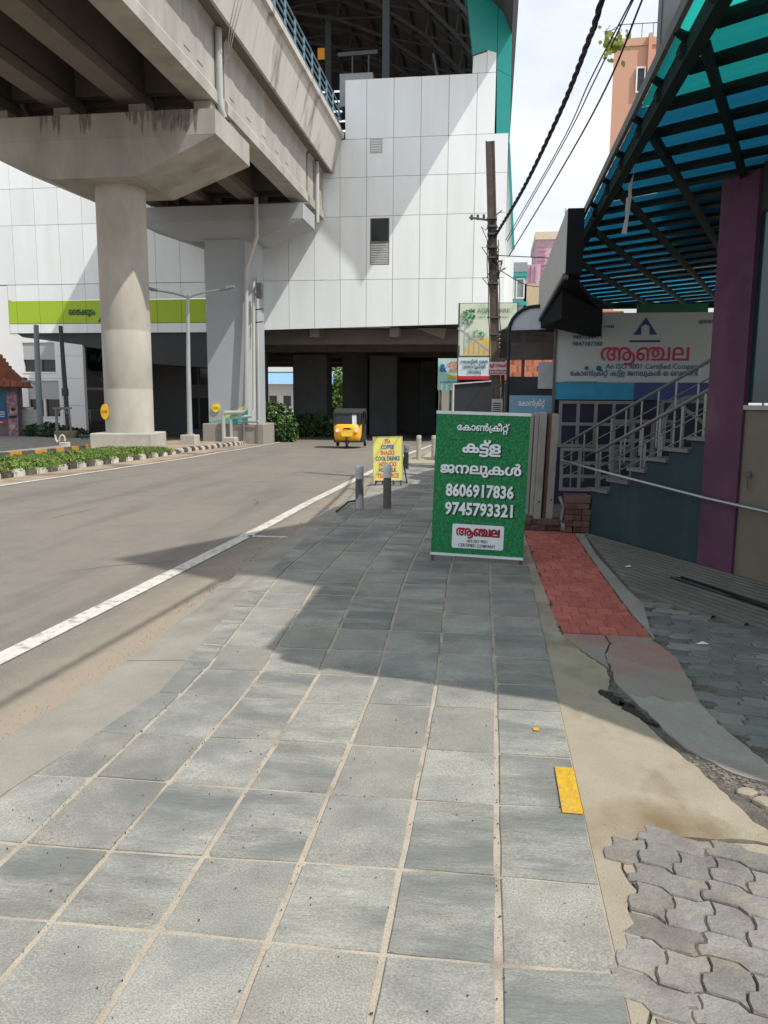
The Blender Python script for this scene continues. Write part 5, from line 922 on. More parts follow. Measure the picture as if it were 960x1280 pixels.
# ---- station annex at the far left, seen under the white box
m_wall2 = M('white_render', (0.78, 0.80, 0.80), .6, .03, .8)
an = thing('station_annex', (-28, 41, -.75), 'white two-storey annex with shuttered windows behind the lime band', 'building')
wins = [(-26.72, -24.74, 2.95, 4.74), (-26.52, -24.60, .42, 2.60)]
build(MB().prism([(-36, -.8), (-23.05, -.8), (-23.05, 4.60), (-26.7, 5.04), (-27.0, 5.24), (-27.42, 5.24), (-27.42, 7.90), (-36, 7.90)], 41.02, 41.3, 'y', [[(a, z0 + .15), (b, z0 + .15), (b, z1), (a, z1)] for a, b, z0, z1 in wins]), 'wall', m_wall2, an)
m_shut = M('grey_shutter', (.42, .44, .45), .6, .03)
for a, b, z0, z1 in wins:
    z0 += .15; zm = z0 + (z1 - z0) * (.42 if z0 > 1 else .48)
    w = build(MB().box(a, b, 41.2, 41.25, z0, z1), 'window', m_glassd, an)
    build(MB().box(a, b, 41.08, 41.16, zm, z1), 'shutter', m_shut, w)
    mb = MB(); mb.box((a + b) / 2 - .06, (a + b) / 2 + .06, 41.05, 41.2, z0, zm); mb.box(a, b, 40.99, 41.2, z0 - .08, z0); build(mb, 'frame', m_wall2, w)
mb = MB(); mb.box(-27.3, -23.05, 41.012, 41.02, 2.72, 2.735); mb.box(-24.6, -23.05, 41.012, 41.02, 3.98, 3.995); mb.box(-24.6, -23.05, 41.012, 41.02, 1.2, 1.215); mb.box(-24.4, -24.385, 41.012, 41.02, -.5, 4.75); build(mb, 'wall_joint', M('thin_joint', (.35, .36, .36), .8), an)
mb = MB(); mb.box(-33, -15, 50, 50.3, -.8, 5.2); build(mb, 'rear_wall', M('dim_wall', (.16, .165, .165), .8), an)
mb = MB(); mb.add([(-23.06, 41.3, -.8), (-27.0, 48, -.8), (-27.0, 48, 4.4), (-23.06, 41.3, 4.4)], [(0, 1, 2, 3)]); build(mb, 'side_wall', m_wall2, an)
for (xa, xb3) in ((-20.4, -19.1), (-18.7, -17.4)):
    for za, zb in ((-.4, 1.7), (2.6, 3.9)):
        w = build(MB().box(xa, xb3, 49.93, 49.99, za, zb), 'window', m_glassd, an)
        mb = MB(); mb.box((xa + xb3) / 2 - .05, (xa + xb3) / 2 + .05, 49.86, 49.93, za, zb); build(mb, 'frame', M('dim_wall', (.16, .165, .165), .8), w)
mb = MB(); mb.box(-25.4, -22, 45.7, 45.8, 3.3, 4.75); sg = build(mb, 'sign_board', M('dark_green_sign', (.012, .03, .025), .5), an, label='dark green board over the porch')
Fs = frame_at((0, 45.69, 0), (1, 0, 0), (0, 0, 1))
mb = MB(); lat_mb(mb, 'W', .62, Fs, -25.0, 3.95, bold=.01, fit=.45); mb.add([Fs @ Vector(p) for p in ((-24.7, 3.9, 0), (-24.45, 4.45, 0), (-24.35, 4.45, 0), (-24.1, 3.9, 0), (-24.2, 3.9, 0), (-24.4, 4.3, 0), (-24.6, 3.9, 0))], [(0, 1, 2, 5, 6), (2, 3, 4, 5)]); build(mb, 'lettering', M('sign_green', (.1, .45, .3), .5), sg)
mb = MB()
for k, z in enumerate((4.45, 4.15, 3.85, 3.55)): mb.box(-23.7, -22.6 - .1 * (k % 2), 45.67, 45.69, z, z + .14)
build(mb, 'lettering', M('sign_white', (.5, .5, .5), .5), sg)
pc = build(MB().prism([(-25.5, 44.2), (-22.5, 44.2), (-22.5, 46.4), (-25.5, 46.4)], 2.15, 2.28), 'porch_roof', M('porch_grey', (.22, .24, .25), .5), an)
mb = MB(); mb.bar((-25.6, 45.9, 3.5), (-23.2, 44.2, 2.45), .09); mb.bar((-25.5, 44.15, 2.2), (-22.5, 44.15, 2.2), .14); build(mb, 'porch_strut', M('pale_steel', (.6, .62, .62), .4, metal=.3), an)
for k in range(5): mb = MB(); mb.box(-25.6, -22.4, 45.6 - k * .3, 45.9 - k * .3, -.8, .18 - k * .18); build(mb, 'step', M('dark_step', (.14, .14, .14), .8), an)
mb = MB(); mb.tube([(-25.9, 44.2, .2), (-25.2, 45.4, .9), (-23, 45.4, .9)], .03, 6); mb.tube([(-25.9, 44.2, -.2), (-25.2, 45.4, .5)], .025, 6)
for p in ((-25.9, 44.2, .2), (-25.2, 45.4, .9), (-24.2, 45.4, .9)): mb.tube([p, (p[0], p[1], p[2] - 1)], .03, 6)
build(mb, 'handrail', M('pale_steel', (.6, .62, .62), .4, metal=.3), an, smooth=True)

# ---- beyond the underpass
m_leafF = M('sunlit_leaf', (0.11, 0.19, 0.04), .7, .4, 1.5)
m_bark = M('bark', (0.09, 0.065, 0.045), .9)
fr = random.Random(77)
for (x, y, r, z, n, lab) in [(-14.3, 88, 3.0, 3.4, 2600, 'sunlit green tree behind the blue-roofed shed'), (-12.6, 80, 2.2, 2.4, 2600, 'broad green tree seen between the first two dark underpass columns'), (-10.5, 82, 2.2, 2.6, 2400, 'yellow-green tree in the narrow gap right of the parked rickshaw'), (-17.4, 84, 2.2, 2.2, 1500, 'low tree left of the blue-roofed shed')]:
    X = x * y / 60 * .9 * (y + 20) / y; y += 20; t = thing('tree', (X, y, -.9), lab, 'tree'); r *= 1.35; n = int(n * 1.5)
    mb = MB(); leaves(mb, (X, y, z), (r * 1.3, r, r * 1.1), n, .28, fr, .35); build(mb, 'crown', m_leafF, t)
    mb = MB(); mb.tube([(X, y, -.9), (X + .1, y, z * .4), (X - .1, y, z)], [.25, .2, .1], 8)
    for a in range(4): mb.tube([(X, y, z * .3), (X + cos(a * 1.6) * r * .6, y + sin(a * 1.6) * r * .5, z + .5)], [.12, .04], 6)
    build(mb, 'trunk', m_bark, t)
sh = thing('shed', (-26, 98, -.9), 'far white shed with bright blue roof beyond the underpass', 'shed')
mb = MB(); mb.box(-32, -21, 98, 104, -.9, 3.8); build(mb, 'wall', m_wall2, sh)
build(MB().prism([(97, 3.7), (100, 5.2), (105, 3.7)], -32.5, -20.5, 'x'), 'roof', M('blue_sheet', (.20, .36, .55), .5), sh)
for k in range(5): mb = MB(); mb.box(-31 + k * 1.9, -30 + k * 1.9, 97.95, 98, .9, 2.2); build(mb, 'window', m_glassd, sh)
fb = thing('building', (-35, 116, -.9), 'tall pale building with green bands far beyond the underpass', 'building')
mb = MB(); mb.box(-44, -27, 116, 124, -.9, 14); build(mb, 'wall', m_wall2, fb)
for z in (5.2, 7.6, 10): mb = MB(); mb.box(-44, -27, 115.9, 116, z, z + .8); build(mb, 'window', M('green_glass', (.06, .25, .2), .3), fb)
mb = MB(); mb.box(-24.5, -22.9, 70, 70.1, 3.9, 5.0); mb.box(-24, -23.8, 70, 70.1, -.9, 3.9)
build(mb, 'sign_board', M('teal_board', (.01, .16, .12), .5), label='small teal board above the far shed roof', cat='sign')
nb = thing('notice_board', (-14.9, 44, -.6), 'dark framed notice board standing left of the first underpass column', 'sign')
mb = MB(); mb.box(-14.95, -13.75, 44, 44.08, 1.35, 2.9); build(mb, 'board', M('board_dark', (.03, .04, .04), .6), nb)
mb = MB(); mb.box(-14.85, -13.85, 43.98, 44.0, 1.45, 2.0); build(mb, 'poster', M('poster_grey', (.25, .29, .28), .6), nb)
mb = MB(); mb.box(-15.9, -15.05, 44, 44.05, 1.4, 2.1); build(mb, 'side_panel', M('pale_panel', (.5, .58, .5), .6), nb)
mb = MB(); mb.box(-14.9, -14.82, 44.0, 44.08, -.7, 1.35); mb.box(-13.88, -13.8, 44.0, 44.08, -.7, 1.35); mb.box(-15.9, -15.84, 44, 44.06, -.7, 1.4); build(mb, 'leg', m_tr, nb)
# bush at the foot of the second pier
bu = thing('bush', (-11.4, 40.5, -.65), 'dark green bush at the right foot of the blue-grey pier', 'bush')
mb = MB(); leaves(mb, (-12.1, 41.0, .3), (1.5, .9, 1.25), 2600, .13, fr, .4); leaves(mb, (-10.9, 39.6, -.1), (.7, .6, .7), 900, .11, fr, .4); build(mb, 'foliage', M('bush_leaf', (0.05, 0.10, 0.028), .7, .4, 2), bu)
mb = MB()
for k in range(6): mb.tube([(-11.9 + k * .15, 40.7, -.65), (-12.6 + k * .3, 40.8, .6)], [.04, .015], 5)
build(mb, 'stem', m_bark, bu)
b2 = thing('bush', (-8.8, 47, -.7), 'shaded low bushes in front of the first underpass column', 'bush')
mb = MB(); leaves(mb, (-11.2, 47.5, .0), (2.2, .8, .8), 2200, .13, fr, .4); build(mb, 'foliage', M('bush_leaf', (0.05, 0.10, 0.028), .7, .4, 2), b2)
mb = MB()
for k in range(5): mb.tube([(-12.2 + k * .5, 47.5, -.8), (-12.3 + k * .55, 47.5, .3)], [.03, .01], 5)
build(mb, 'stem', m_bark, b2)

# ================================================================== LEFT STREET FURNITURE
m_galv = M('galvanised_steel', (0.38, 0.40, 0.41), .45, .08, 3, metal=.4)
lamp = thing('street_lamp', (-12.86, 31.3, -.42), 'slim grey double-arm street lamp standing between the two viaduct piers', 'street lamp')
mb = MB(); mb.box(-13.16, -12.52, 31.0, 31.6, -.55, .08); build(mb, 'base_block', m_column, lamp, bevel=.02)
mb = MB(); mb.tube([(-12.84, 31.3, .05), (-12.82, 31.3, 3), (-12.75, 31.3, 5.9)], [.115, .09, .06], 12); mb.tube([(-12.84, 31.3, .05), (-12.84, 31.3, .12)], .2, 12); build(mb, 'pole', m_galv, lamp, smooth=True)
mb = MB(); mb.tube([(-14.1, 31.3, 6.1), (-13.4, 31.3, 5.98), (-12.95, 31.3, 5.86), (-12.75, 31.3, 5.75), (-12.55, 31.3, 5.86), (-12.1, 31.3, 5.98), (-11.3, 31.3, 6.12)], .035, 8); build(mb, 'arm', m_galv, lamp, smooth=True)
for s, x in ((-1, -14.1), (1, -11.35)):
    mb = MB(); mb.loft([[(x, 31.22, 6.06), (x, 31.38, 6.06), (x, 31.38, 6.16), (x, 31.22, 6.16)], [(x + s * .3, 31.17, 6.1), (x + s * .3, 31.43, 6.1), (x + s * .3, 31.43, 6.24), (x + s * .3, 31.17, 6.24)], [(x + s * .62, 31.22, 6.18), (x + s * .62, 31.38, 6.18), (x + s * .62, 31.38, 6.26), (x + s * .62, 31.22, 6.26)]])
    build(mb, 'lamp_head', M('lamp_grey', (.2, .21, .22), .5), lamp, bevel=.01)
lm = thing('lamp_post', (-20.85, 33, -.5), 'tall plain grey post in front of the shuttered windows', 'pole')
mb = MB(); mb.tube([(-20.85, 33, -.5), (-20.75, 33, 4.9)], [.15, .11], 12); build(mb, 'pole', M('post_grey', (.22, .25, .26), .5), lm, smooth=True)
mb = MB(); mb.tube([(-20.8, 32.9, 2.2), (-21.15, 32.8, 2.35)], .03, 6); mb.box(-21.45, -21.1, 32.72, 32.9, 2.32, 2.4); build(mb, 'side_light', M('lamp_grey', (.2, .21, .22), .5), lm)
lm2 = thing('lamp_post', (-19.45, 33, -.5), 'dark post behind the small metal gate frame', 'pole')
mb = MB(); mb.tube([(-19.42, 33, -.5), (-19.55, 33, 4.85)], [.11, .09], 10); build(mb, 'pole', M('post_dark', (.045, .055, .06), .6), lm2, smooth=True)
mb = MB(); mb.box(-19.60, -19.38, 32.88, 33.1, 1.7, 2.05); build(mb, 'junction_box', M('post_dark', (.045, .055, .06), .6), lm2)
# masonry stub with metal frame
gt = thing('gate_frame', (-19.4, 32, -.4), 'weathered brick stub carrying an empty metal gate frame', 'gate')
mb = MB(); mb.box(-19.5, -18.6, 31.9, 32.5, -.5, .15); build(mb, 'pier_stub', M('rough_masonry', (.22, .17, .12), .95, .25, 4, .5), gt, bevel=.04)
mb = MB(); mb.bar((-19.35, 31.95, -.3), (-19.35, 31.95, 1.16), .09); mb.bar((-18.65, 31.95, -.3), (-18.75, 31.95, 1.16), .06); mb.bar((-19.5, 31.95, 1.16), (-18.6, 31.95, 1.16), .08); mb.bar((-19.3, 31.95, .9), (-19.1, 31.95, 1.14), .05); mb.bar((-18.8, 31.95, .9), (-19.0, 31.95, 1.14), .05)
build(mb, 'frame', M('rusty_grey', (.2, .2, .19), .7, .2, 6), gt)
bn = thing('bench', (-17.0, 31.4, -.45), 'small dark metal bench beside the annex steps', 'bench')
mb = MB(); mb.box(-17.9, -16.4, 31.2, 31.6, -.05, .0); build(mb, 'seat', m_tr, bn)
for x in (-17.8, -17.4, -16.9, -16.5): mb = MB(); mb.bar((x, 31.3, -.5), (x, 31.3, -.04), .05); build(mb, 'leg', m_tr, bn)
# curved white pipe sticking out of a block
sp = thing('vent_pipe', (-15.2, 25.4, -.28), 'white S-shaped pipe stub on a small concrete block by the near plinth', 'pipe')
mb = MB(); mb.tube([(-15.42, 25.3, .30), (-15.40, 25.3, .14), (-15.34, 25.3, .04), (-15.26, 25.3, .08), (-15.22, 25.3, .24), (-15.14, 25.3, .30), (-15.07, 25.3, .24), (-15.05, 25.3, .08)], .035, 8); build(mb, 'pipe', m_kw, sp, smooth=True)
mb = MB(); mb.box(-15.18, -14.9, 25.1, 25.4, -.3, .04); build(mb, 'block', m_kw, sp, bevel=.02)
mb = MB(); mb.box(-12.15, -11.6, 33.5, 34.0, -.5, -.12); build(mb, 'concrete_block', m_column, label='pale concrete block on the verge in front of the blue-grey pier', cat='block', bevel=.03)
# water tank
tk = thing('water_tank', (-23.45, 36, -.5), 'white ribbed plastic water tank beside the tiled-roof hut', 'tank')
mb = MB(); zz = [-.5]; rr = [.56]
z = -.4
while z < .85: zz += [z, z + .08, z + .12]; rr += [.56, .60, .56]; z += .2
zz += [.98, 1.02]; rr += [.5, .3]
mb.loft([ring(-23.35, 36, a, b, 24) for a, b in zip(zz, rr)]); build(mb, 'body', M('tank_white', (.72, .74, .73), .5, .05), tk, smooth=True)
mb = MB(); mb.loft([ring(-23.35, 36, a, b, 20) for a, b in ((1.02, .26), (1.12, .26), (1.15, .2))]); build(mb, 'lid', M('tank_white', (.72, .74, .73), .5, .05), tk, smooth=True)
# small hut with clay tile roof and posters
hut = thing('hut', (-22.0, 33.2, -.5), 'small weathered hut with clay tile roof and posters at the left edge', 'hut')
m_hutw = M('grimy_wall', (.17, .15, .15), .95, .35, 2.2, .4, stain=(.06, .05, .05), stain_scale=3)
mb = MB(); mb.box(-26.5, -22.02, 33.2, 37, -.6, 2.15); build(mb, 'wall', m_hutw, hut)
m_clay = M('clay_tile', (.25, .085, .045), .85, .2, 3, .4, stain=(.09, .05, .04), stain_scale=2, rnd=.2)
tm = MB(); 
tm.loft([[(-.14, 0, 0), (-.07, 0, .045), (.07, 0, .045), (.14, 0, 0), (.14, 0, -.02), (-.14, 0, -.02)], [(-.14, .34, .05), (-.07, .34, .095), (.07, .34, .095), (.14, .34, .05), (.14, .34, .03), (-.14, .34, .03)]])
tme = mesh_of(tm, 'roof_tile', m_clay)
th = rc
sl = atan2(1.35, 1.9)
build(MB().prism([(-25.2, 2.1), (-21.45, 2.1), (-23.1, 3.75), (-25.2, 3.75)], 33.1, 37.2, 'y'), 'roof', m_clay, hut)
for r in range(9):
    for c in range(13):
        x = -21.55 - c * .27 + (.13 if r % 2 else 0); t = r / 9.0
        if x < -25.2 or x > -21.5 - 1.62 * t: continue
        inst(tme, 'roof_tile', (x, 32.7 + r * .25, 2.10 + r * .185), (.60, 0, rc.uniform(-.03, .03)), hut)
F2 = frame_at((0, 33.19, 0), (1, 0, 0), (0, 0, 1))
def poster(x0, x1, z0, z1, m, name='poster', par=hut, y=33.18): mb = MB(); mb.box(x0, x1, y, y + .012, z0, z1); return build(mb, name, m, par)
poster(-23.3, -22.50, 1.2, 1.95, M('poster_teal', (.03, .13, .16), .6, .3, 6)); poster(-23.3, -22.50, .5, 1.18, M('poster_blue', (.03, .10, .30), .6, .2, 6)); poster(-23.3, -22.50, .40, .56, M('poster_red', (.5, .04, .04), .6), y=33.175)
p3 = poster(-22.48, -22.05, -.25, 1.75, M('poster_pink', (.35, .22, .28), .7, .45, 5, stain=(.08, .06, .08), stain_scale=6, stain_pos=(.5, .56)))
mb = MB()
for (x, z, w, h) in ((-22.27, .98, .10, .16), (-22.30, .25, .10, .12)): mb.tube([(x, 33.17, z), (x, 33.178, z)], w * 1.2, 14)
build(mb, 'portrait_print', M('portrait_tone', (.5, .36, .30), .7, .3, 9), p3)
mb = MB(); mb.tube([(-22.24, 33.165, 1.06), (-22.24, 33.17, 1.06)], .09, 10); mb.box(-22.4, -22.1, 33.165, 33.172, .66, .78); build(mb, 'portrait_print', M('portrait_dark', (.04, .03, .03), .7), p3)
mb = MB()
for z in (.92, .82, .72): mb.box(-23.2, -22.6, 33.165, 33.17, z, z + .05)
mb.box(-23.2, -22.7, 33.165, 33.17, .44, .50)
build(mb, 'text_line', M('poster_white', (.55, .55, .55), .6), hut)

hut.rotation_euler.z = radians(30)
# ================================================================== AUTORICKSHAW
AX, AY, AZ = -6.03, 31.5, gz(31.5)
auto = thing('autorickshaw', (AX, AY, AZ), 'yellow three-wheeled autorickshaw with black hood coming out of the underpass', 'autorickshaw')
m_ay = M('taxi_yellow', (0.80, 0.41, 0.018), .35, .05, 2, spec=.5); m_ab = M('black_hood', (0.025, 0.025, 0.025), .75, .2, 3); m_rub = M('tyre_rubber', (.02, .02, .02), .85)
def A(x, y, z): return (AX + x, AY + y, AZ + z)
def cowl(z, hw, yf, yb, e=2.6, n=14):
    pts = []
    for i in range(n + 1):
        a = pi * i / n; c_, s_ = cos(a), sin(a)
        pts.append(A(-hw * (abs(c_) ** (2 / e)) * (1 if c_ > 0 else -1), yb - (yb - yf) * (abs(s_) ** (2 / e)), z))
    return pts
rings = [cowl(.28, .46, .16, .45, 3.5), cowl(.34, .53, .08, .5, 3.8), cowl(.50, .57, .03, .55, 4), cowl(.72, .585, .0, .6, 4), cowl(.92, .59, .05, .6, 4), cowl(1.0, .575, .11, .6, 4), cowl(1.02, .55, .14, .58, 4)]
mb = MB(); mb.loft(rings); build(mb, 'front_cowl', m_ay, auto, smooth=True)
mb = MB(); mb.prism([(.62, .24), (2.55, .24), (2.6, .95), (1.7, 1.0), (1.62, .42), (.95, .42), (.9, .62), (.62, .62)], -.62, .62, 'x')
mb.v = [(AX + p[0], AY + p[1], AZ + p[2]) for p in mb.v]; build(mb, 'body', m_ab, auto, bevel=.02)
mb = MB(); mb.loft([[A(-.6, .22, 1.50), A(.6, .22, 1.50), A(.6, .22, 1.44), A(-.6, .22, 1.44)], [A(-.62, .9, 1.66), A(.62, .9, 1.66), A(.62, .9, 1.5), A(-.62, .9, 1.5)], [A(-.64, 2.3, 1.66), A(.64, 2.3, 1.66), A(.64, 2.3, 1.5), A(-.64, 2.3, 1.5)], [A(-.64, 2.62, 1.5), A(.64, 2.62, 1.5), A(.64, 2.62, .95), A(-.64, 2.62, .95)]]); build(mb, 'hood', m_ab, auto, bevel=.03)
wsf = MB(); wsf.add([A(-.50, .16, .98), A(.50, .16, .98), A(.48, .25, 1.44), A(-.48, .25, 1.44)], [(0, 1, 2, 3)])
ws = build(wsf, 'windscreen', M('windscreen_glass', (.018, .022, .025), .2, spec=.4), auto)
mb = MB(); mb.bar(A(-.55, .14, .97), A(-.53, .24, 1.48), .07); mb.bar(A(.55, .14, .97), A(.53, .24, 1.48), .07); mb.bar(A(-.53, .24, 1.46), A(.53, .24, 1.46), .07); build(mb, 'frame', m_ab, ws)
mb = MB(); mb.add([A(.22, .155, 1.02), A(.40, .155, 1.02), A(.38, .235, 1.42), A(.20, .235, 1.42)], [(0, 1, 2, 3)]); build(mb, 'sticker', M('pale_sticker', (.55, .6, .62), .3), ws)
mb = MB(); mb.tube([A(0, .08, .80), A(.02, .12, 1.0)], .01, 5); mb.bar(A(0, .02, .82), A(.25, .02, .84), .02); build(mb, 'wiper', m_ab, auto)
for s in (-1, 1):
    mb = MB(); mb.tube([A(s * .40, -.02, .76), A(s * .40, .12, .76)], [.075, .085], 14); h = build(mb, 'headlight', M('lamp_lens', (.8, .8, .78), .15, spec=.8), auto, smooth=True)
    mb = MB(); mb.tube([A(s * .40, .0, .76), A(s * .40, .03, .76)], .095, 14); build(mb, 'rim', m_ay, h)
    mb = MB(); mb.bar(A(s * .55, .2, 1.12), A(s * .68, .12, 1.15), .02); mb.box(AX + s * .68 - .04, AX + s * .68 + .04, AY + .1, AY + .13, AZ + 1.05, AZ + 1.25); build(mb, 'mirror', m_ab, auto)
    mb = MB(); mb.tube([A(s * .62 - .06 * s, 2.05, .2), A(s * .62 + .04 * s, 2.05, .2)], .21, 20); w = build(mb, 'rear_wheel', m_rub, auto, smooth=True)
    mb = MB(); mb.tube([A(s * .63, 2.05, .2), A(s * .67, 2.05, .2)], .10, 12); build(mb, 'rim', m_galv, w)
    mb = MB(); mb.bar(A(s * .60, .60, .9), A(s * .60, .72, 1.55), .04); mb.bar(A(s * .62, 1.6, .9), A(s * .62, 1.6, 1.55), .04); build(mb, 'post', m_ab, auto)
mb = MB(); mb.tube([A(-.045, .12, .2), A(.045, .12, .2)], .21, 20); w = build(mb, 'front_wheel', m_rub, auto, smooth=True)
mb = MB(); mb.tube([A(-.05, .12, .2), A(.05, .12, .2)], .09, 12); build(mb, 'rim', m_galv, w)
mb = MB(); mb.bar(A(-.07, .12, .2), A(-.07, .2, .5), .03); mb.bar(A(.07, .12, .2), A(.07, .2, .5), .03); mb.tube([A(0, -.12 + .05, .34), A(0, .02, .45), A(0, .15, .46), A(0, .3, .4)], .05, 6); build(mb, 'fork', m_ab, auto)
mb = MB(); mb.box(AX - .22, AX + .22, AY - .025, AY - .008, AZ + .52, AZ + .68); npx = build(mb, 'number_plate', M('plate_yellow', (.85, .55, .06), .4), auto)
mb = MB(); mb.box(AX - .14, AX + .14, AY - .012, AY + .02, AZ + .84, AZ + .875); build(mb, 'badge', m_ab, auto)
mb = MB(); mb.box(AX - .5, AX + .5, AY + .05, AY + .3, AZ + .26, AZ + .32); build(mb, 'bumper', m_ab, auto)
mb = MB(); mb.box(AX - .58, AX + .58, AY + 1.3, AY + 1.75, AZ + .42, AZ + .6); mb.box(AX - .58, AX + .58, AY + 1.9, AY + 2.05, AZ + .5, AZ + 1.05); mb.box(AX - .25, AX + .25, AY + .75, AY + 1.0, AZ + .5, AZ + .62); build(mb, 'seat', M('seat_vinyl', (.05, .02, .02), .6), auto)
# driver: one continuous figure seated behind the handlebar
drv = bpy.data.meshes.new('person'); J = [(0, 1.02, .66), (0, .98, .90), (0, .97, 1.10), (0, .96, 1.19), (0, .95, 1.30), (0, .95, 1.40), (-.19, .96, 1.10), (-.25, .80, .92), (-.20, .58, .93), (.19, .96, 1.10), (.25, .80, .92), (.20, .58, .93), (-.11, .95, .64), (-.14, .60, .66), (-.15, .58, .34), (-.15, .50, .30), (.11, .95, .64), (.14, .60, .66), (.15, .58, .34), (.15, .50, .30)]
E_ = [(0, 1), (1, 2), (2, 3), (3, 4), (4, 5), (2, 6), (6, 7), (7, 8), (2, 9), (9, 10), (10, 11), (0, 12), (12, 13), (13, 14), (14, 15), (0, 16), (16, 17), (17, 18), (18, 19)]
R_ = [.15, .14, .15, .055, .095, .085, .07, .05, .035, .07, .05, .035, .09, .07, .045, .04, .09, .07, .045, .04]
k_ = .92; drv.from_pydata([(x, y, z * k_ + .04) for x, y, z in J], E_, [])
po = bpy.data.objects.new('person', drv); COL.objects.link(po)
md = po.modifiers.new('skin', 'SKIN'); sv = drv.skin_vertices[0].data
for i, r in enumerate(R_): sv[i].radius = (r * k_, r * k_)
sv[0].use_root = True
po.modifiers.new('sub', 'SUBSURF').levels = 2
dg = bpy.context.evaluated_depsgraph_get(); dg.update(); me = bpy.data.meshes.new_from_object(po.evaluated_get(dg)); po.modifiers.clear(); po.data = me; me.materials.clear(); me.materials.append(M('khaki_shirt', (.16, .13, .09), .8)); po.location = A(0.1, 0, 0)
tag(po, 'driver in a khaki shirt seated inside the yellow rickshaw', 'person'); ORG[po.name] = Vector(A(.1, 0, 0))
mb = MB(); mb.loft([ring(AX + .1, AY + .95, AZ + z, r, 12) for z, r in ((1.28, .085), (1.34, .10), (1.39, .08))]); build(mb, 'hair', M('black_hair', (.015, .012, .01), .6), po, smooth=True)

auto.rotation_euler.z = radians(5); po.rotation_euler.z = radians(5)
# ================================================================== PAVEMENT FURNITURE
m_bg = M('bollard_grey', (.10, .10, .098), .7, .15, 5, .2, stain=(.42, .43, .43), stain_scale=4.2, stain_pos=(.49, .52), stain_amt=.85, stretch=(1, 1, .35)); m_bw = M('bollard_white', (.55, .55, .53), .6, .1, 5); m_bb = M('bollard_black', (.03, .03, .032), .6, .2, 6); m_bc = M('bollard_cream', (.42, .39, .33), .7, .1, 5)
def bollard(x, y, h, r, mbody, mtop, lab, bands=True):
    t = thing('bollard', (x, y, gs(y)), lab, 'bollard', 'bollards across the pavement'); z = gs(y)
    mb = MB(); mb.loft([ring(x, y, z + a * h, r * b, 24) for a, b in ((0, 1), (.66, 1), (.66, .93), (.69, .93), (.69, 1), (.70, 1))]); build(mb, 'body', mbody, t, smooth=True)
    mb = MB(); mb.loft([ring(x, y, z + a * h, r * b, 24) for a, b in ((.70, 1.03), (.82, 1.03), (.82, .93), (.84, .93), (.84, 1.03), (.95, 1.03), (1.0, .8))]); build(mb, 'top_band', mtop, t, smooth=True)
bollard(-1.89, 10.86, .62, .06, m_bg, M('bollard_silver', (.36, .38, .38), .5, .1, 5), 'near left bollard with peeling grey and silver paint')
bollard(-1.50, 11.0, .64, .06, M('bollard_slate', (.11, .105, .095), .75, .15, 5), m_bw, 'near right bollard, slate grey with clean white top')
bollard(-2.05, 18.4, .58, .06, m_bb, M('bollard_lead', (.16, .17, .18), .6), 'black bollard behind the yellow tea-stall board')
bollard(-2.05, 21.6, .72, .07, m_bc, m_bc, 'far left cream bollard at the shaded end of the pavement')
bollard(-1.62, 21.6, .72, .07, m_bc, m_bc, 'far right cream bollard at the shaded end of the pavement')
mb = MB(); mb.box(-2.5, -.4, 20.2, 21.4, gs(20.8) + .006, gs(20.8) + .03); build(mb, 'threshold_slab', M('pale_slab', (.33, .29, .22), .9, .1, 3), side)

# yellow refreshment board on a folding stand
yb = thing('sandwich_board', (-1.92, 14.3, .0), 'yellow refreshment board on a folding metal stand beside the kerb', 'sign')
m_yb = M('yellow_board', (.72, .66, .16), .6, .06, 3)
zb = gs(14.3); tilt = .10
Mt = Matrix.Translation((-1.925, 14.2, zb + .10)) @ Matrix.Rotation(radians(-2), 4, 'Y') @ Matrix.Rotation(-.12, 4, 'X')
mb = MB(); mb.box(-.275, .275, 0, .02, 0, .82, Mt); build(mb, 'board', m_yb, yb)
mb = MB(); mb.box(-.285, -.27, -.004, .026, 0, .83, Mt); mb.box(.27, .285, -.004, .026, 0, .83, Mt); mb.box(-.285, .285, -.004, .026, .815, .83, Mt); build(mb, 'frame', M('board_edge', (.4, .42, .2), .6), yb)
for s in (-.24, -.1, .1, .24): mb = MB(); mb.bar(Mt @ Vector((s, .03, .05)), (-1.925 + s, 14.24, zb), .035 if abs(s) < .2 else .025); build(mb, 'leg', m_tr, yb)
mb = MB(); mb.bar(Mt @ Vector((.27, .02, .5)), (-1.62, 14.75, zb), .022); mb.bar(Mt @ Vector((-.27, .02, .5)), (-2.22, 14.75, zb), .022); mb.bar((-2.22, 14.75, zb + .02), (-1.62, 14.75, zb + .02), .02); build(mb, 'back_stand', m_tr, yb)
Fy = Mt @ frame_at((0, -.003, 0), (1, 0, 0), (0, 0, 1)) ; m_rp = M('pink_red_print', (.62, .12, .14), .6); m_bp = M('blue_print', (.06, .10, .34), .6)
for i, (tx, w) in enumerate((('TEA', .12), ('COFFEE', .25), ('SNACKS', .27), ('COOL DRINKS', .46), ('HORLICKS', .34), ('HOT MILK', .34), ('TEA  JUICE', .42))):
    mb = MB(); lat_mb(mb, tx, .112, Fy, 0, .70 - i * .108, bold=.004, fit=w); build(mb, 'lettering', m_bp if i % 2 else m_rp, yb)

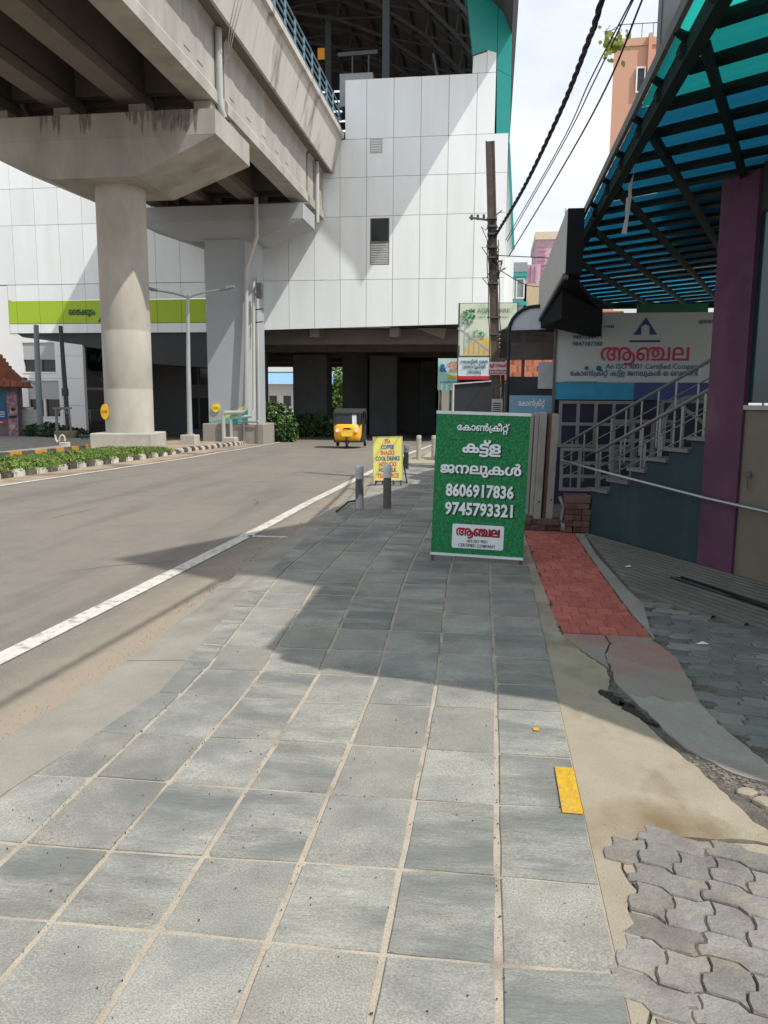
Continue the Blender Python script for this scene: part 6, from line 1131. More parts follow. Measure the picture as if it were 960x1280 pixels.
# green sign board
gb = thing('sign_board', (-.12, 7.33, 0), 'green printed board with white Malayalam lettering and phone numbers on the pavement', 'sign')
m_gr = M('green_grass_print', (0.008, 0.15, 0.045), .55, .5, 60, 0, stain=(.015, .26, .09), stain_scale=45, stain_pos=(.5, .62), stain_amt=.8, detail=3)
ang = radians(-3.0)
Mg = Matrix.Translation((-.118, 7.34, .075)) @ Matrix.Rotation(ang, 4, 'Z') @ Matrix.Rotation(-.045, 4, 'X') @ Matrix.Rotation(radians(1.2), 4, 'Y')
def gq(x0, x1, y0, y1, z0, z1): return MB().box(x0, x1, y0, y1, z0, z1, Mg)
build(gq(-.448, .448, 0, .018, 0, 1.355), 'panel', m_gr, gb)
m_wf = M('white_frame', (.62, .66, .68), .5, .08, 4)
mb = MB(); mb.box(-.45, .45, -.006, .03, -.025, .0, Mg); mb.box(-.45, .45, -.006, .03, 1.355, 1.385, Mg); build(mb, 'frame', m_wf, gb)
for s in (-.43, .43):
    mb = MB(); mb.bar(Mg @ Vector((s, .01, -.02)), Mg @ Vector((s, .01, -.06)), .03); mb.bar(Mg @ Vector((s, .01, -.04)), Vector(((Mg @ Vector((s, .01, 0))).x, (Mg @ Vector((s, .01, 0))).y, 0)), .03); build(mb, 'leg', M('rusty_leg', (.13, .07, .06), .8, .3, 12), gb)
for s in (-.43, .43): mb = MB(); mb.bar(Mg @ Vector((s, .03, 1.30)), Mg @ Vector((s, .42, -.07)), .02); build(mb, 'back_stay', m_wf, gb)
Fg = Mg @ frame_at((0, -.003, 0), (1, 0, 0), (0, 0, 1)); Fg2 = Mg @ frame_at((.006, -.0015, -.006), (1, 0, 0), (0, 0, 1))
m_wt = M('white_print', (.72, .76, .78), .5); m_sh = M('dark_green_print', (.004, .04, .02), .6); m_ltp = M('white_label_print', (.66, .70, .72), .5, .03); m_rdp = M('crimson_print', (.36, .015, .03), .5)
def gline(tok, size, y, fit, bold):
    build(mal_mb(MB(), tok, size, Fg2, 0.008, y - .004, bold=bold + 14, fit=fit), 'lettering_shadow', m_sh, gb); build(mal_mb(MB(), tok, size, Fg, 0, y, bold=bold, fit=fit), 'lettering', m_wt, gb)
gline(CONCRETE_WORD, .088, 1.205, .49, 24); gline(FRAME_WORD, .145, .995, .37, 34); gline(WINDOWS_WORD, .135, .79, .78, 30)
for tx, y in (('8606917836', .567), ('9745793321', .388)):
    build(lat_mb(MB(), tx, .165, Fg2, .008, y - .004, bold=.0085, fit=.665), 'lettering_shadow', m_sh, gb); build(lat_mb(MB(), tx, .165, Fg, 0, y, bold=.0055, fit=.655), 'lettering', m_wt, gb)
rrp = [(-.25 + .012 * (1 - cos(a)) if 0 else 0, 0) for a in (0,)]
def rrect(x0, x1, y0, y1, r, n=5):
    p = []
    for cx, cy, a0 in ((x1 - r, y0 + r, -90), (x1 - r, y1 - r, 0), (x0 + r, y1 - r, 90), (x0 + r, y0 + r, 180)):
        for i in range(n + 1): a = radians(a0 + 90 * i / n); p.append((cx + r * cos(a), cy + r * sin(a)))
    return p
mb = MB(); q = rrect(-.245, .255, .058, .295, .02); mb.add([Fg @ Vector((a, b, 0)) for a, b in q], [tuple(range(len(q)))]); lb = build(mb, 'label_panel', m_ltp, gb)
Fg3 = Mg @ frame_at((0, -.0055, 0), (1, 0, 0), (0, 0, 1)); Fg4 = Mg @ frame_at((0, -.0045, 0), (1, 0, 0), (0, 0, 1))
build(mal_mb(MB(), NAME_WORD, .125, Fg4, .006, .184, bold=30, fit=.43), 'lettering_shadow', M('maroon_print', (.10, .01, .02), .5), lb); build(mal_mb(MB(), NAME_WORD, .125, Fg3, 0, .188, bold=16, fit=.42), 'lettering', m_rdp, lb)
build(lat_mb(MB(), 'AN ISO 9001', .044, Fg3, 0, .118, bold=.0006, fit=.20), 'lettering', m_blk, lb); build(lat_mb(MB(), 'CERTIFIED COMPANY', .044, Fg3, 0, .074, bold=.0008, fit=.36), 'lettering', m_blk, lb)

# ================================================================== RIGHT SIDE
FA, FB_ = Vector((1.18, 9.29)), Vector((2.45, 6.85))
fd = (FB_ - FA).normalized(); fn = Vector((-fd.y, fd.x))   # along the facade towards the camera, and its inner normal
if fn.x < 0: fn = -fn
def FP(s, z, d=0.0): p = FA + fd * s + fn * d; return (p.x, p.y, z)
def fs(y): return (FA.y - y) / -fd.y
def fbox(s0, s1, z0, z1, d0, d1):
    mb = MB(); mb.add([FP(s, z, d) for z in (z0, z1) for d in (d0, d1) for s in (s0, s1)], [(0, 2, 3, 1), (4, 5, 7, 6), (0, 1, 5, 4), (2, 6, 7, 3), (0, 4, 6, 2), (1, 3, 7, 5)]); return mb
m_tealw = M('dark_teal_wall', (0.022, 0.045, 0.052), .8, .2, 1.5, .2, wst=((.05, .065, .065), 1.3, .52, .68, .6, (1, 1, .5)), stain=(.015, .028, .03), stain_scale=1.5)
m_pinkw = M('magenta_wall', (0.085, 0.034, 0.066), .8, .2, 2, .2, wst=((.14, .10, .11), 1.6, .52, .66, .5, (1, 1, .6)), stain=(.11, .055, .065), stain_scale=2.5, stain_pos=(.55, .75))
m_beige = M('beige_wall', (0.15, 0.13, 0.10), .85, .15, 1.5, .2, wst=((.09, .085, .075), 1.6, .52, .66, .6, (1, 1, .5)), stain=(.09, .085, .075), stain_scale=1.2)
shop = thing('shop_building', (3, 7, 0), 'shop front with magenta column, beige plinth and dark glazing beneath the teal canopy', 'building')
s_pk0, s_pk1 = fs(7.64), fs(7.25)
build(fbox(s_pk0, s_pk1, -.1, 3.55, -.03, .03), 'column', m_pinkw, shop)
build(fbox(s_pk1 + .002, fs(3.1), -.1, 1.50, .0, .25), 'wall', m_beige, shop)
build(fbox(s_pk1 + .002, fs(3.1), 1.50, 1.54, -.03, .25), 'sill', M('pale_sill', (.3, .3, .28), .7), shop)
build(fbox(s_pk1 + .002, fs(3.1), 3.2, 3.6, .0, .25), 'lintel', m_dark, shop)
for k in range(4):
    a = s_pk1 - .03 + k * .98
    w = build(fbox(a + .03, a + .95, 1.56, 3.18, .02, .05), 'window', M('tinted_glass', (.008, .035, .04), .15, spec=.7), shop); build(fbox(a + .95, a + 1.0, 1.54, 3.2, .0, .08), 'mullion', m_tr, w)
# upper storeys of the shop: glazed front that rises above the canopy (its roofline steps up towards the camera)
m_glz = M('reflective_glass', (.17, .21, .22), .12, .25, .8, spec=.9, stain=(.45, .5, .5), stain_scale=.5, stain_pos=(.45, .6), stretch=(1, 1, .6))  # pale patches are reflections painted into the glass colour
prof_ = [(0.0 - .9, 3.9), (0 - .9, 3.9)]
s2 = fs(3.21)
s1 = fs(8.57)
topz = [(s1, 6.3), (fs(7.6), 6.8), (fs(6.19), 9.2), (s2, 13.05)]
ext = 9.0
b_ = thing('tower_block', (4, 6, 3.7), 'glazed upper storeys rising above the teal canopy at the right', 'building')
mb = MB(); n = len(topz)
fr_ = [FP(s, 3.95, .02) for s, z in topz] + [FP(s, z, .02) for s, z in topz][::-1]
E2 = Vector((.22, 1.0)).normalized()   # rear side runs away from the street
def BK(s, z):
    p = FP(s, z, .02); t = (s - s1) / (s2 - s1)
    return (p[0] + 1.1 + 5.0 * t + 0.3, p[1] + 4.6 * (1 - t) + 2.0 * t + 1.0, z)
bk_ = [BK(s, 3.95) for s, z in topz] + [BK(s, z) for s, z in topz][::-1]
m8 = len(fr_); vs = fr_ + bk_; tri = geometry.tessellate_polygon([[Vector((i if i < n else 2 * n - 1 - i, (0 if i < n else 1 + (2 * n - 1 - i) * .3), 0)) for i in range(m8)]])
mb.add(vs, [tuple(t) for t in tri] + [tuple(i + m8 for i in t) for t in tri] + [(i, (i + 1) % m8, (i + 1) % m8 + m8, i + m8) for i in range(m8)])
build(mb, 'glass_front', m_glz, b_)
mb = MB(); mb.bar(FP(s1, 3.95, 0), FP(s1, 6.3, 0), .03)
for s in (fs(7.9), fs(6.9), fs(5.9), fs(4.9)): mb.bar(FP(s, 3.95, 0), FP(s, 3.95 + 2, 0), .05)
build(mb, 'mullion', M('steel_trim', (.2, .23, .23), .5), b_)

# stair with side wall and steel railing
stair = thing('staircase', (1.6, 8.5, 0), 'concrete stair with dark teal side wall and steel tube railings climbing to the right', 'stairs')
ss = [fs(y) for y in (9.67, 9.3, 8.97, 8.65, 8.41, 8.12, 7.85, 7.62)]; hz = [.39, .545, .69, .845, .98, 1.10, 1.225]
poly = [(ss[0], -.1)]
for i in range(7): poly += [(ss[i], hz[i] - .03), (ss[i + 1], hz[i] - .03)]
poly += [(ss[7], -.1)]
mb = MB(); tri = geometry.tessellate_polygon([[Vector((a, b, 0)) for a, b in poly]]); N = len(poly)
mb.add([FP(a, b, .02) for a, b in poly] + [FP(a, b, .14) for a, b in poly], [tuple(t) for t in tri] + [tuple(i + N for i in t) for t in tri] + [(i, (i + 1) % N, (i + 1) % N + N, i + N) for i in range(N)])
build(mb, 'side_wall', m_tealw, stair)
m_step = M('pale_step', (.14, .145, .14), .8, .1, 4)
for i in range(7): build(fbox(ss[i] - .03, ss[i + 1] + .0, hz[i] - .03, hz[i] + .005, -.02, 1.15), 'step', m_step, stair); build(fbox(ss[i] + .0, ss[i] + .02, hz[i] - .17, hz[i] - .032, .15, 1.13), 'riser', m_tealw, stair)
build(fbox(0.6, ss[7] - .002, .3, .55, -.018, 0.018), 'wall_band', m_tealw, stair) if False else None
m_ss = M('steel_tube', (.20, .225, .225), .4, .05, 5, metal=.7)
def railing(d, top0, topn, h, par=stair):
    n = len(ss) - 1
    a = ss[0] - .1; b = ss[7] - .02
    def zt(s): return top0 + (topn - top0) * (s - ss[1]) / (ss[7] - ss[1])
    for off, r in ((0, .021), (-.2, .009), (-.36, .009), (-.52, .009)):
        st_ = -2.3 if d > .5 else ss[1] + .04
        mb = MB(); mb.tube([FP(st_, zt(st_) + off, d), FP(b, zt(b) + off, d)], r, 8); build(mb, 'rail', m_ss, par, smooth=True)
    for i in range(-6 if d > .5 else 1, 7, 1):
        s = (ss[i] if i > 0 else ss[1] + .31 * (i - 1)) + .12; hb = hz[i] if i > 0 else zt(s) - .72; mb = MB(); mb.tube([FP(s, hb, d), FP(s, zt(s), d)], .011, 8); build(mb, 'post', m_ss, par, smooth=True)
railing(.05, .96, 1.72, 0)
railing(1.08, 1.79, 2.51, 0)
for i in (0, 1): mb = MB(); s = ss[0] + .02 + .3 * i; mb.tube([FP(s, .39, 1.08), FP(s, 1.05 + .13 * i, 1.08)], .016, 8); build(mb, 'post', m_ss, stair, smooth=True)
# long single handrail in front of the facade
hr = thing('handrail', (1.5, 8.5, 0), 'long straight steel handrail pipe sloping across the foreground of the shop', 'handrail')
mb = MB(); pts = [(0.87, 9.65, 0.84), (1.31, 8.8, 0.77), (2.02, 7.44, 0.67), (2.35, 6.8, 0.64)]
e = Vector(pts[3]) + (Vector(pts[3]) - Vector(pts[2])) * 6; pts.append(tuple(e)); mb.tube(pts, .016, 10); build(mb, 'rail', M('polished_steel', (.36, .42, .42), .35, .03, 5, metal=.8), hr, smooth=True)
mb = MB()
mb.tube([pts[2], (pts[2][0] + .11, pts[2][1] + .06, pts[2][2] - .05)], .012, 6); mb.tube([pts[4], (pts[4][0] + .11, pts[4][1] + .06, pts[4][2] - .05)], .012, 6); build(mb, 'bracket', m_ss, hr)
mb = MB(); q = (2.29, 7.15, 0.91); mb.tube([(q[0] - .03, q[1] - .02, q[2] + .02), (q[0] - .02, q[1], q[2] + .02)], .03, 8); mb.tube([(q[0] - .035, q[1] - .02, q[2]), (q[0] - .02, q[1] - .03, q[2] - .12)], .007, 5)
build(mb, 'wall_tap', m_tr, label='small dark outlet with a hanging wire on the beige wall', cat='fitting')

# hoarding behind the stair
hd = thing('hoarding', (2.1, 12, 0), 'large pale hoarding with red Malayalam name above a blue band behind the stair', 'sign')
m_hd = M('hoarding_print', (.42, .47, .47), .6, .04, 1)
mb = MB(); mb.box(.935, 3.45, 12.0, 12.03, 1.86, 2.88); build(mb, 'panel', m_hd, hd)
mb = MB(); mb.box(.935, 2.1, 11.995, 12.03, 1.60, 1.86); build(mb, 'band', M('cyan_band', (.03, .24, .42), .6), hd); mb = MB(); mb.box(2.1, 3.45, 11.995, 12.03, 1.60, 1.86); build(mb, 'band', M('indigo_band', (.04, .07, .20), .6), hd)
mb = MB(); mb.box(.90, .935, 11.98, 12.06, .0, 2.9); mb.box(3.45, 3.49, 11.98, 12.06, 0, 2.9); mb.box(.9, 3.49, 12.03, 12.07, 2.84, 2.88); build(mb, 'frame', m_tr, hd)
Fh = frame_at((0, 11.992, 0), (1, 0, 0), (0, 0, 1)); m_hb = M('dark_blue_print', (.03, .10, .20), .6)
def hxz(px, py): return None
A0 = (1.58, 12, 2.17); A1 = (2.88, 12, 2.24)
build(mal_mb(MB(), NAME_WORD, .34, Fh, (A0[0] + A1[0]) / 2, (A0[2] + A1[2]) / 2 - .02, bold=14, fit=A1[0] - A0[0]), 'lettering', M('hoarding_red', (.42, .04, .10), .6), hd)
B0 = (1.67, 12, 2.04); B1 = (3.04, 12, 2.12); build(lat_mb(MB(), 'An ISO 9001 Certified Company', .112, Fh, (B0[0] + B1[0]) / 2, (B0[2] + B1[2]) / 2 - .02, fit=B1[0] - B0[0], bold=.001), 'lettering', m_hb, hd)
mb = MB(); c0 = (1.49, 12, 2.07); mb.tube([(c0[0] - .10, 11.992, c0[2]), (c0[0] - .10, 11.985, c0[2])], .03, 14); mb.tube([(c0[0] + .08, 11.992, c0[2]), (c0[0] + .08, 11.985, c0[2])], .04, 14); build(mb, 'emblem', m_hb, hd)
C0 = (1.15, 12, 1.93); C1 = (3.0, 12, 2.03)
toks = CONCRETE_WORD + [' '] + FRAME_WORD + [' '] + WINDOWS_WORD + [' ', 'മ', ' ', 'െ', 'വ', 'ൺ', 'റ', 'ി']
build(mal_mb(MB(), toks, .108, Fh, (C0[0] + C1[0]) / 2, (C0[2] + C1[2]) / 2 - .02, bold=18, fit=C1[0] - C0[0]), 'lettering', m_hb, hd)
D0 = (1.04, 12, 1.85); build(lat_mb(MB(), 'AANCHALA CONCRETE WORKS', .036, Fh, D0[0], D0[2], align='LEFT', bold=.0008), 'lettering', m_hb, hd)
E0 = (1.17, 12, 2.5); build(lat_mb(MB(), '9497364411', .088, Fh, E0[0], E0[2], align='LEFT', bold=.0015), 'lettering', m_hb, hd); G0 = (1.17, 12, 2.42); build(lat_mb(MB(), '9847187380', .088, Fh, G0[0], G0[2] - .02, align='LEFT', bold=.0015), 'lettering', m_hb, hd)
H0 = (1.4, 12, 2.66); build(lat_mb(MB(), 'KOTTIYIL HAM', .07, Fh, H0[0] - .1, H0[2], align='LEFT', bold=.001), 'lettering', M('mid_blue_print', (.06, .22, .36), .6), hd); I0 = (2.97, 12, 2.72); build(lat_mb(MB(), '@8589', .07, Fh, I0[0], I0[2], align='LEFT', bold=.001), 'lettering', m_hb, hd)
mb = MB(); T0 = (2.22, 12, 2.81); x, z = T0[0], T0[2]
mb.add([Fh @ Vector(p) for p in ((x, z, 0), (x - .17, z - .25, 0), (x - .06, z - .25, 0), (x - .06, z - .13, 0), (x, z - .10, 0), (x + .06, z - .13, 0), (x + .06, z - .25, 0), (x + .17, z - .25, 0))], [(0, 1, 2, 3, 4), (0, 4, 5, 6, 7)]); mb.add([Fh @ Vector(p) for p in ((x - .22, z - .36, 0), (x + .22, z - .36, 0), (x + .22, z - .33, 0), (x - .22, z - .33, 0))], [(0, 1, 2, 3)]); build(mb, 'emblem', M('navy_print', (0.03, 0.05, 0.16), .5), hd)
# displayed precast window frames beneath it
m_pre = M('precast_concrete', (.19, .195, .19), .85, .1, 4, .2)
for (x0, x1, z0, z1, nx, nz, y, lab) in [(1.0, 2.02, .92, 1.56, 4, 2, 11.6, 'wide precast window frame hung directly under the hoarding'), (1.02, 2.3, .30, .88, 5, 3, 11.3, 'lower precast window frame behind the stair foot'), (1.7, 2.5, .5, 1.3, 3, 3, 11.1, 'precast frame standing halfway along the display'), (2.4, 3.3, .7, 1.58, 3, 1, 11.4, 'tall precast frame at the right end of the display')]:
    w = thing('window_frame', ((x0 + x1) / 2, y, z0), lab, 'window frame', 'precast frames on display')
    for i in range(nx + 1): xx = x0 + (x1 - x0) * i / nx; mb = MB(); mb.box(xx - .022, xx + .022, y, y + .06, z0, z1); build(mb, 'mullion', m_pre, w)
    for i in range(nz + 1): zz_ = z0 + (z1 - z0) * i / nz; mb = MB(); mb.box(x0 - .022, x1 + .022, y - .004, y + .064, zz_ - .022, zz_ + .022); build(mb, 'transom', m_pre, w)
mb = MB(); w = thing('arch_frame', (2.9, 11.0, 1.0), 'arched precast frame beside the railing', 'window frame')
mb.tube([(2.35, 11.0, .9), (2.35, 11.0, 1.3)] + [(2.75 - .4 * cos(a), 11.0, 1.3 + .35 * sin(a)) for a in [pi * i / 8 for i in range(1, 8)]] + [(3.15, 11.0, 1.3), (3.15, 11.0, .9)], .03, 6); build(mb, 'arch', m_pre, w)
mb = MB(); mb.bar((2.5, 11, 1.55), (3.15, 11, 1.1), .05); build(mb, 'brace', m_pre, w)
mb = MB(); mb.box(.95, 3.5, 12.06, 12.16, -.1, 1.66); build(mb, 'yard_wall', M('violet_dim_wall', (.035, .03, .055), .85, .2, 2), label='dim violet yard wall behind the displayed frames', cat='wall')
# row of precast concrete members leaning behind the green board
mp_ = M('precast_slab', (.30, .29, .265), .85, .10, 3, .3, stain=(.16, .12, .10), stain_scale=2.5, stain_pos=(.55, .75), rnd=.06)
k = 0
labs = ['slender precast concrete post at the left of the leaning stack', 'second leaning precast post with a thin edge', 'broad pale precast slab in the middle of the leaning stack', 'precast post beside the broad slab with rust marks', 'rightmost precast post of the leaning stack']
for (x, w, y, top, bot, mm) in [(.455, .045, 9.55, 1.40, .17, mp_), (.512, .05, 9.5, 1.42, .17, mp_), (.58, .085, 9.45, 1.43, .10, mp_), (.665, .05, 9.5, 1.42, .12, M('red_oxide_slab', (.16, .075, .055), .85, .2, 4)), (.725, .085, 9.48, 1.41, .12, mp_)]:
    mb = MB(); a = Matrix.Translation((x, y, bot)) @ Matrix.Rotation(.05, 4, 'X') @ Matrix.Rotation(radians(1.3), 4, 'Y')
    mb.box(-w / 2, w / 2, -.03, .24, 0, top - bot, a); o = build(mb, 'concrete_post', mp_ if k != 3 else mm, label=labs[k], cat='concrete post', group='precast posts leaning by the stair', bevel=.006)
    if k in (2, 4):
        mb = MB(); mb.tube([a @ Vector((0.01, -.034, .25)), a @ Vector((0.01, -.029, .25))], .012, 8); build(mb, 'bolt_hole', m_blk, o)
    k += 1
# brick stacks
m_brk = M('fired_brick', (.13, .075, .06), .9, .2, 8, .5, stain=(.12, .075, .06), stain_scale=5, rnd=.25)
bb = MB(); bb.box(-.11, .11, -.05, .05, 0, .068); bme = mesh_of(bb, 'brick', m_brk)
bm = bmesh.new(); bm.from_mesh(bme); bmesh.ops.bevel(bm, geom=bm.edges[:], offset=.006, segments=1, affect='EDGES'); bm.to_mesh(bme); bm.free()
stk_ = thing('brick_stack', (1.0, 9.45, 0), 'rough stack of fired bricks against the foot of the stair wall', 'bricks')
for r in range(6):
    for c in range(3):
        for dd in range(2):
            inst(bme, 'brick', (.95 + c * .075 * 1.3 + rc.uniform(-.01, .01), 9.38 + dd * .22 + rc.uniform(-.015, .015), r * .072), (0, 0, pi / 2 + rc.uniform(-.08, .08)), stk_)
stk2 = thing('brick_stack', (.65, 9.5, 0), 'low bed of dusty bricks under the leaning precast posts', 'bricks')
for r in range(2):
    for c in range(6):
        inst(bme, 'brick', (.46 + c * .085 + rc.uniform(-.01, .01), 9.48 + rc.uniform(-.03, .03), r * .07), (0, 0, pi / 2 + rc.uniform(-.1, .1)), stk2)
mb = MB(); mb.tube([(.86, 9.30, .06), (.9, 9.30, .06)], .055, 14); mb.tube([(.86, 9.36, .09), (.89, 9.4, .3), (.84, 9.42, .42)], .02, 6); build(mb, 'scrap_fitting', M('grey_scrap', (.22, .21, .2), .7, .3, 9), label='grey round metal scrap lying in front of the bricks', cat='scrap', smooth=True)

# canopy of coloured sheets on a steel grid
cp = thing('canopy', (1.5, 9, 3.5), 'slanting canopy of teal and blue translucent sheets on a dark steel grid', 'canopy')
m_st = M('dark_green_steel', (.010, .026, .025), .7, .1, 3, spec=.1)
CZ = 3.6; ra = atan2(.385, 1.0)
can = [(1.0, 3.2), (3.3, 2.0), (6.5, 3.0), (6.5, 17), (1.0, 17)]
mb = MB(); mb.box(.955, 1.03, 3.15, 17, CZ - .08, CZ + .04); build(mb, 'edge_beam', m_st, cp)
mb = MB(); mb.box(.865, .895, 3.3, 17, CZ + .04, CZ + .12); build(mb, 'gutter', M('gutter_grey', (.10, .12, .12), .5), cp)
build(MB().bar((1.0, 3.16, CZ - .02), (2.58, 2.78, CZ - .02), .08, .10), 'end_beam', m_st, cp); build(MB().bar((2.58, 2.78, CZ - .02), (4.2, 1.3, CZ - .02), .08, .10), 'end_beam', m_st, cp); build(MB().bar((1.0, 17, CZ - .02), (6.5, 17, CZ - .02), .1, .12), 'end_beam', m_st, cp)
for y in [3.6, 4.2, 4.85, 5.5, 6.2, 7.0, 7.8, 8.7]: mb = MB(); mb.bar((.89, y, CZ + .05), (1.0, y + .1, CZ + .02), .04); mb.tube([(.96, y + .05, CZ - .02), (.96, y + .13, CZ - .02)], .045, 8); build(mb, 'edge_bracket', m_st, cp)
# rafters and purlins
def near_edge(x): return 3.16 - (x - 1.0) * .24 if x < 2.58 else max(1.3, 2.78 - (x - 2.58) * .91)
def clipx(p, q, x0, x1):
    p = Vector(p); q = Vector(q); d = q - p
    if abs(d.x) < 1e-6: return p, q
    t0 = (x0 - p.x) / d.x; t1 = (x1 - p.x) / d.x
    return p + d * t0, p + d * t1
for y0 in (4.85 - 2.1, 4.85, 6.30, 7.85, 9.6, 11.5, 13.6):
    p = (1.05, y0, CZ - .05); q = (1.05 + 5.2, y0 + 5.2 / .385, CZ - .05)
    if q[1] > 17: t = (17 - y0) / (q[1] - y0); q = (p[0] + (q[0] - p[0]) * t, 17, CZ - .05)
    if y0 < 3.2:  p = (1.05 + .385 * .1, y0 + .1, CZ - .05); p = (1.05 + .385 * .3, y0 + .3, CZ - .05)
    mb = MB(); mb.bar(p, q, .05, .07); build(mb, 'rafter', m_st, cp)
pur = []
yp = 4.1
while yp < 20.5:
    pur.append(yp); yp += .605
for y0 in pur:
    x1 = 6.4; y1 = y0 - .72 * (x1 - 1.05)
    while x1 > 1.3 and y0 - .72 * (x1 - 1.05) < near_edge(x1) + .05: x1 -= .05
    y1 = y0 - .72 * (x1 - 1.05)
    p = Vector((1.05, y0, CZ + .02)); q = Vector((x1, y1, CZ + .02))
    if y0 > 17: t = (y0 - 17) / (y0 - y1); p = p.lerp(q, t)
    mb = MB(); mb.bar(p, q, .125, .04); build(mb, 'purlin', m_st, cp)
m_tsh = M('teal_sheet', (.01, .20, .18), .3, .1, 2, trans=(.022, .42, .38), spec=.4); m_bsh = M('blue_sheet_poly', (.01, .10, .18), .3, .1, 2, trans=(.016, .19, .31), spec=.4)
ys_ = [2.0] + [5.35] + [8.2, 11.0, 14.0, 17.05]
def sheet(y0, y1, m):     # a run of sheets between two slanted seams
    pts = [(.905, y0 + .07), (6.45, y0 - .72 * 5.45), (6.45, y1 - .72 * 5.45), (.905, y1 + .07)]
    zt = CZ + .052
    mb = MB(); nseg = 24; vs = []; xs9 = [.905, 1.0, 1.5, 2.1, 2.58, 3.1, 3.6, 4.2, 5.3, 6.45]; nx9 = len(xs9)
    for i in range(nseg + 1):
        for x in xs9:
            y = y0 + (y1 - y0) * i / nseg - .72 * (x - .905) + .07
            vs.append((x, min(max(y, near_edge(x)), 17), zt + .006 * (i % 2)))
    mb.add(vs, [(nx9 * i + j, nx9 * i + j + 1, nx9 * i + j + nx9 + 1, nx9 * i + j + nx9) for i in range(nseg) for j in range(nx9 - 1)]); build(mb, 'roof_sheet', m, cp)
sheet(3.2, 5.95, m_tsh)
for a, b in ((5.96, 8.7), (8.71, 11.5), (11.51, 14.3), (14.31, 17), (17.01, 20.9)): sheet(a, b, m_bsh)
cp.location.x += .09
# torn white ribbon hanging from the canopy edge
mb = MB(); rb = [(0, 0), (-.005, -.12), (-.03, -.22), (-.025, -.30), (-.045, -.50), (-.06, -.62)]; wd = [.004, .008, .035, .035, .035, .05]; vs = []
for (dx, dz), w in zip(rb, wd): vs += [(1.19 + dx - w / 2, 7.35, 3.68 + dz), (1.19 + dx + w / 2, 7.36 + w * .3, 3.68 + dz)]
mb.add(vs, [(2 * i, 2 * i + 1, 2 * i + 3, 2 * i + 2) for i in range(5)]); mb.add([(1.155, 7.35, 3.38), (1.13, 7.34, 3.36), (1.125, 7.34, 3.24), (1.15, 7.35, 3.25)], [(0, 1, 2, 3)])
build(mb, 'ribbon', M('white_ribbon', (.62, .64, .64), .7), label='torn white ribbon hanging from the canopy edge', cat='ribbon')
# light box sign seen from its side
lbx = thing('light_box_sign', (.82, 10, 2.9), 'grey projecting box sign with dark edge and soffit beside the canopy', 'sign')
m_lbf = M('box_face', (.42, .43, .41), .6, .10, 1.2, stain=(.28, .28, .26), stain_scale=1.1, stretch=(1, 1, .5)); m_lbd = M('box_dark', (.012, .014, .017), .9, spec=.05)
mb = MB(); mb.box(.725, .735, 8.62, 13.5, 2.93, 3.58); build(mb, 'face', m_lbf, lbx)
mb = MB(); mb.box(.736, .91, 8.62, 13.5, 2.92, 3.59); build(mb, 'case', m_lbd, lbx)
mb = MB(); mb.bar((.74, 8.65, 2.90), (.74, 13.5, 2.90), .06, .05); build(mb, 'lower_trim', m_tr, lbx)
build(MB().prism([(.74, 8.75), (.93, 9.07), (1.5, 11.6), (1.42, 11.75), (.74, 13.4)], 2.86, 2.915), 'soffit', m_lbd, lbx)
mb = MB(); mb.add([(.77, 9.35, 2.53), (1.55, 11.7, 2.52), (1.55, 11.7, 3.01), (.77, 9.35, 2.91), (.74, 12.9, 2.75), (1.45, 11.9, 2.52), (1.45, 11.9, 3.01), (.74, 12.9, 2.91)], [(0, 1, 2, 3), (4, 5, 6, 7), (0, 1, 5, 4), (1, 2, 6, 5), (2, 3, 7, 6), (3, 0, 4, 7)]); build(mb, 'rear_case', m_lbd, lbx)

# ================================================================== UTILITY POLE, WIRES
up = thing('utility_pole', (.12, 16, 0), 'weathered brown steel utility pole crowded with wires and clamps', 'pole')
m_rust = M('weathered_steel', (.105, .08, .065), .85, .2, 4, .3, stain=(.17, .14, .12), stain_scale=2)
def PL(z): return Vector((.155 - .052 * z, 16, z))
mb = MB(); mb.bar(PL(-.1), PL(6.62), .16, .14); build(mb, 'shaft', m_rust, up, bevel=.01)
mb = MB(); mb.bar(PL(-.1) + Vector((-.075, -.08, 0)), PL(6.62) + Vector((-.075, -.08, 0)), .02, .03); mb.bar(PL(-.1) + Vector((.075, -.08, 0)), PL(6.62) + Vector((.075, -.08, 0)), .02, .03); build(mb, 'flange', m_rust, up)
mb = MB()
for z in (5.15, 5.0, 4.85, 4.6, 4.4, 3.9, 2.9, 2.2): p = PL(z); mb.box(p.x - .10, p.x + .10, 15.88, 16.1, z, z + .035)
mb.bar(PL(3.25) + Vector((-.14, -.1, 0)), PL(3.25) + Vector((.13, -.1, 0)), .03); build(mb, 'clamp', m_tr, up)
mb = MB(); mb.bar(PL(5.18) + Vector((-.45, -.05, .02)), PL(5.12) + Vector((.05, -.05, 0)), .035)
for dx in (-.40, -.28, -.16): mb.tube([PL(5.18) + Vector((dx, -.05, -.03)), PL(5.18) + Vector((dx, -.05, .07))], .025, 6)
mb.bar(PL(5.2) + Vector((.05, -.05, 0)), PL(5.3) + Vector((.2, -.05, .02)), .02); build(mb, 'cross_arm', m_tr, up)
mb = MB(); wr = random.Random(12)
for k in range(16):
    z = wr.uniform(4.1, 5.2); p = PL(z); a = Vector((wr.choice((-1, 1)) * wr.uniform(.08, .3), wr.uniform(-.15, -.05), wr.uniform(-.3, .1)))
    mb.tube([p + Vector((0, -.1, 0)), p + a * .6 + Vector((0, 0, -.1)), p + a, PL(z - wr.uniform(.2, .8)) + Vector((wr.uniform(-.1, .1), -.1, 0))], .008, 4)
build(mb, 'loose_wire', M('black_rubber', (0.02, 0.02, 0.02), 0.7), up)
mb = MB()
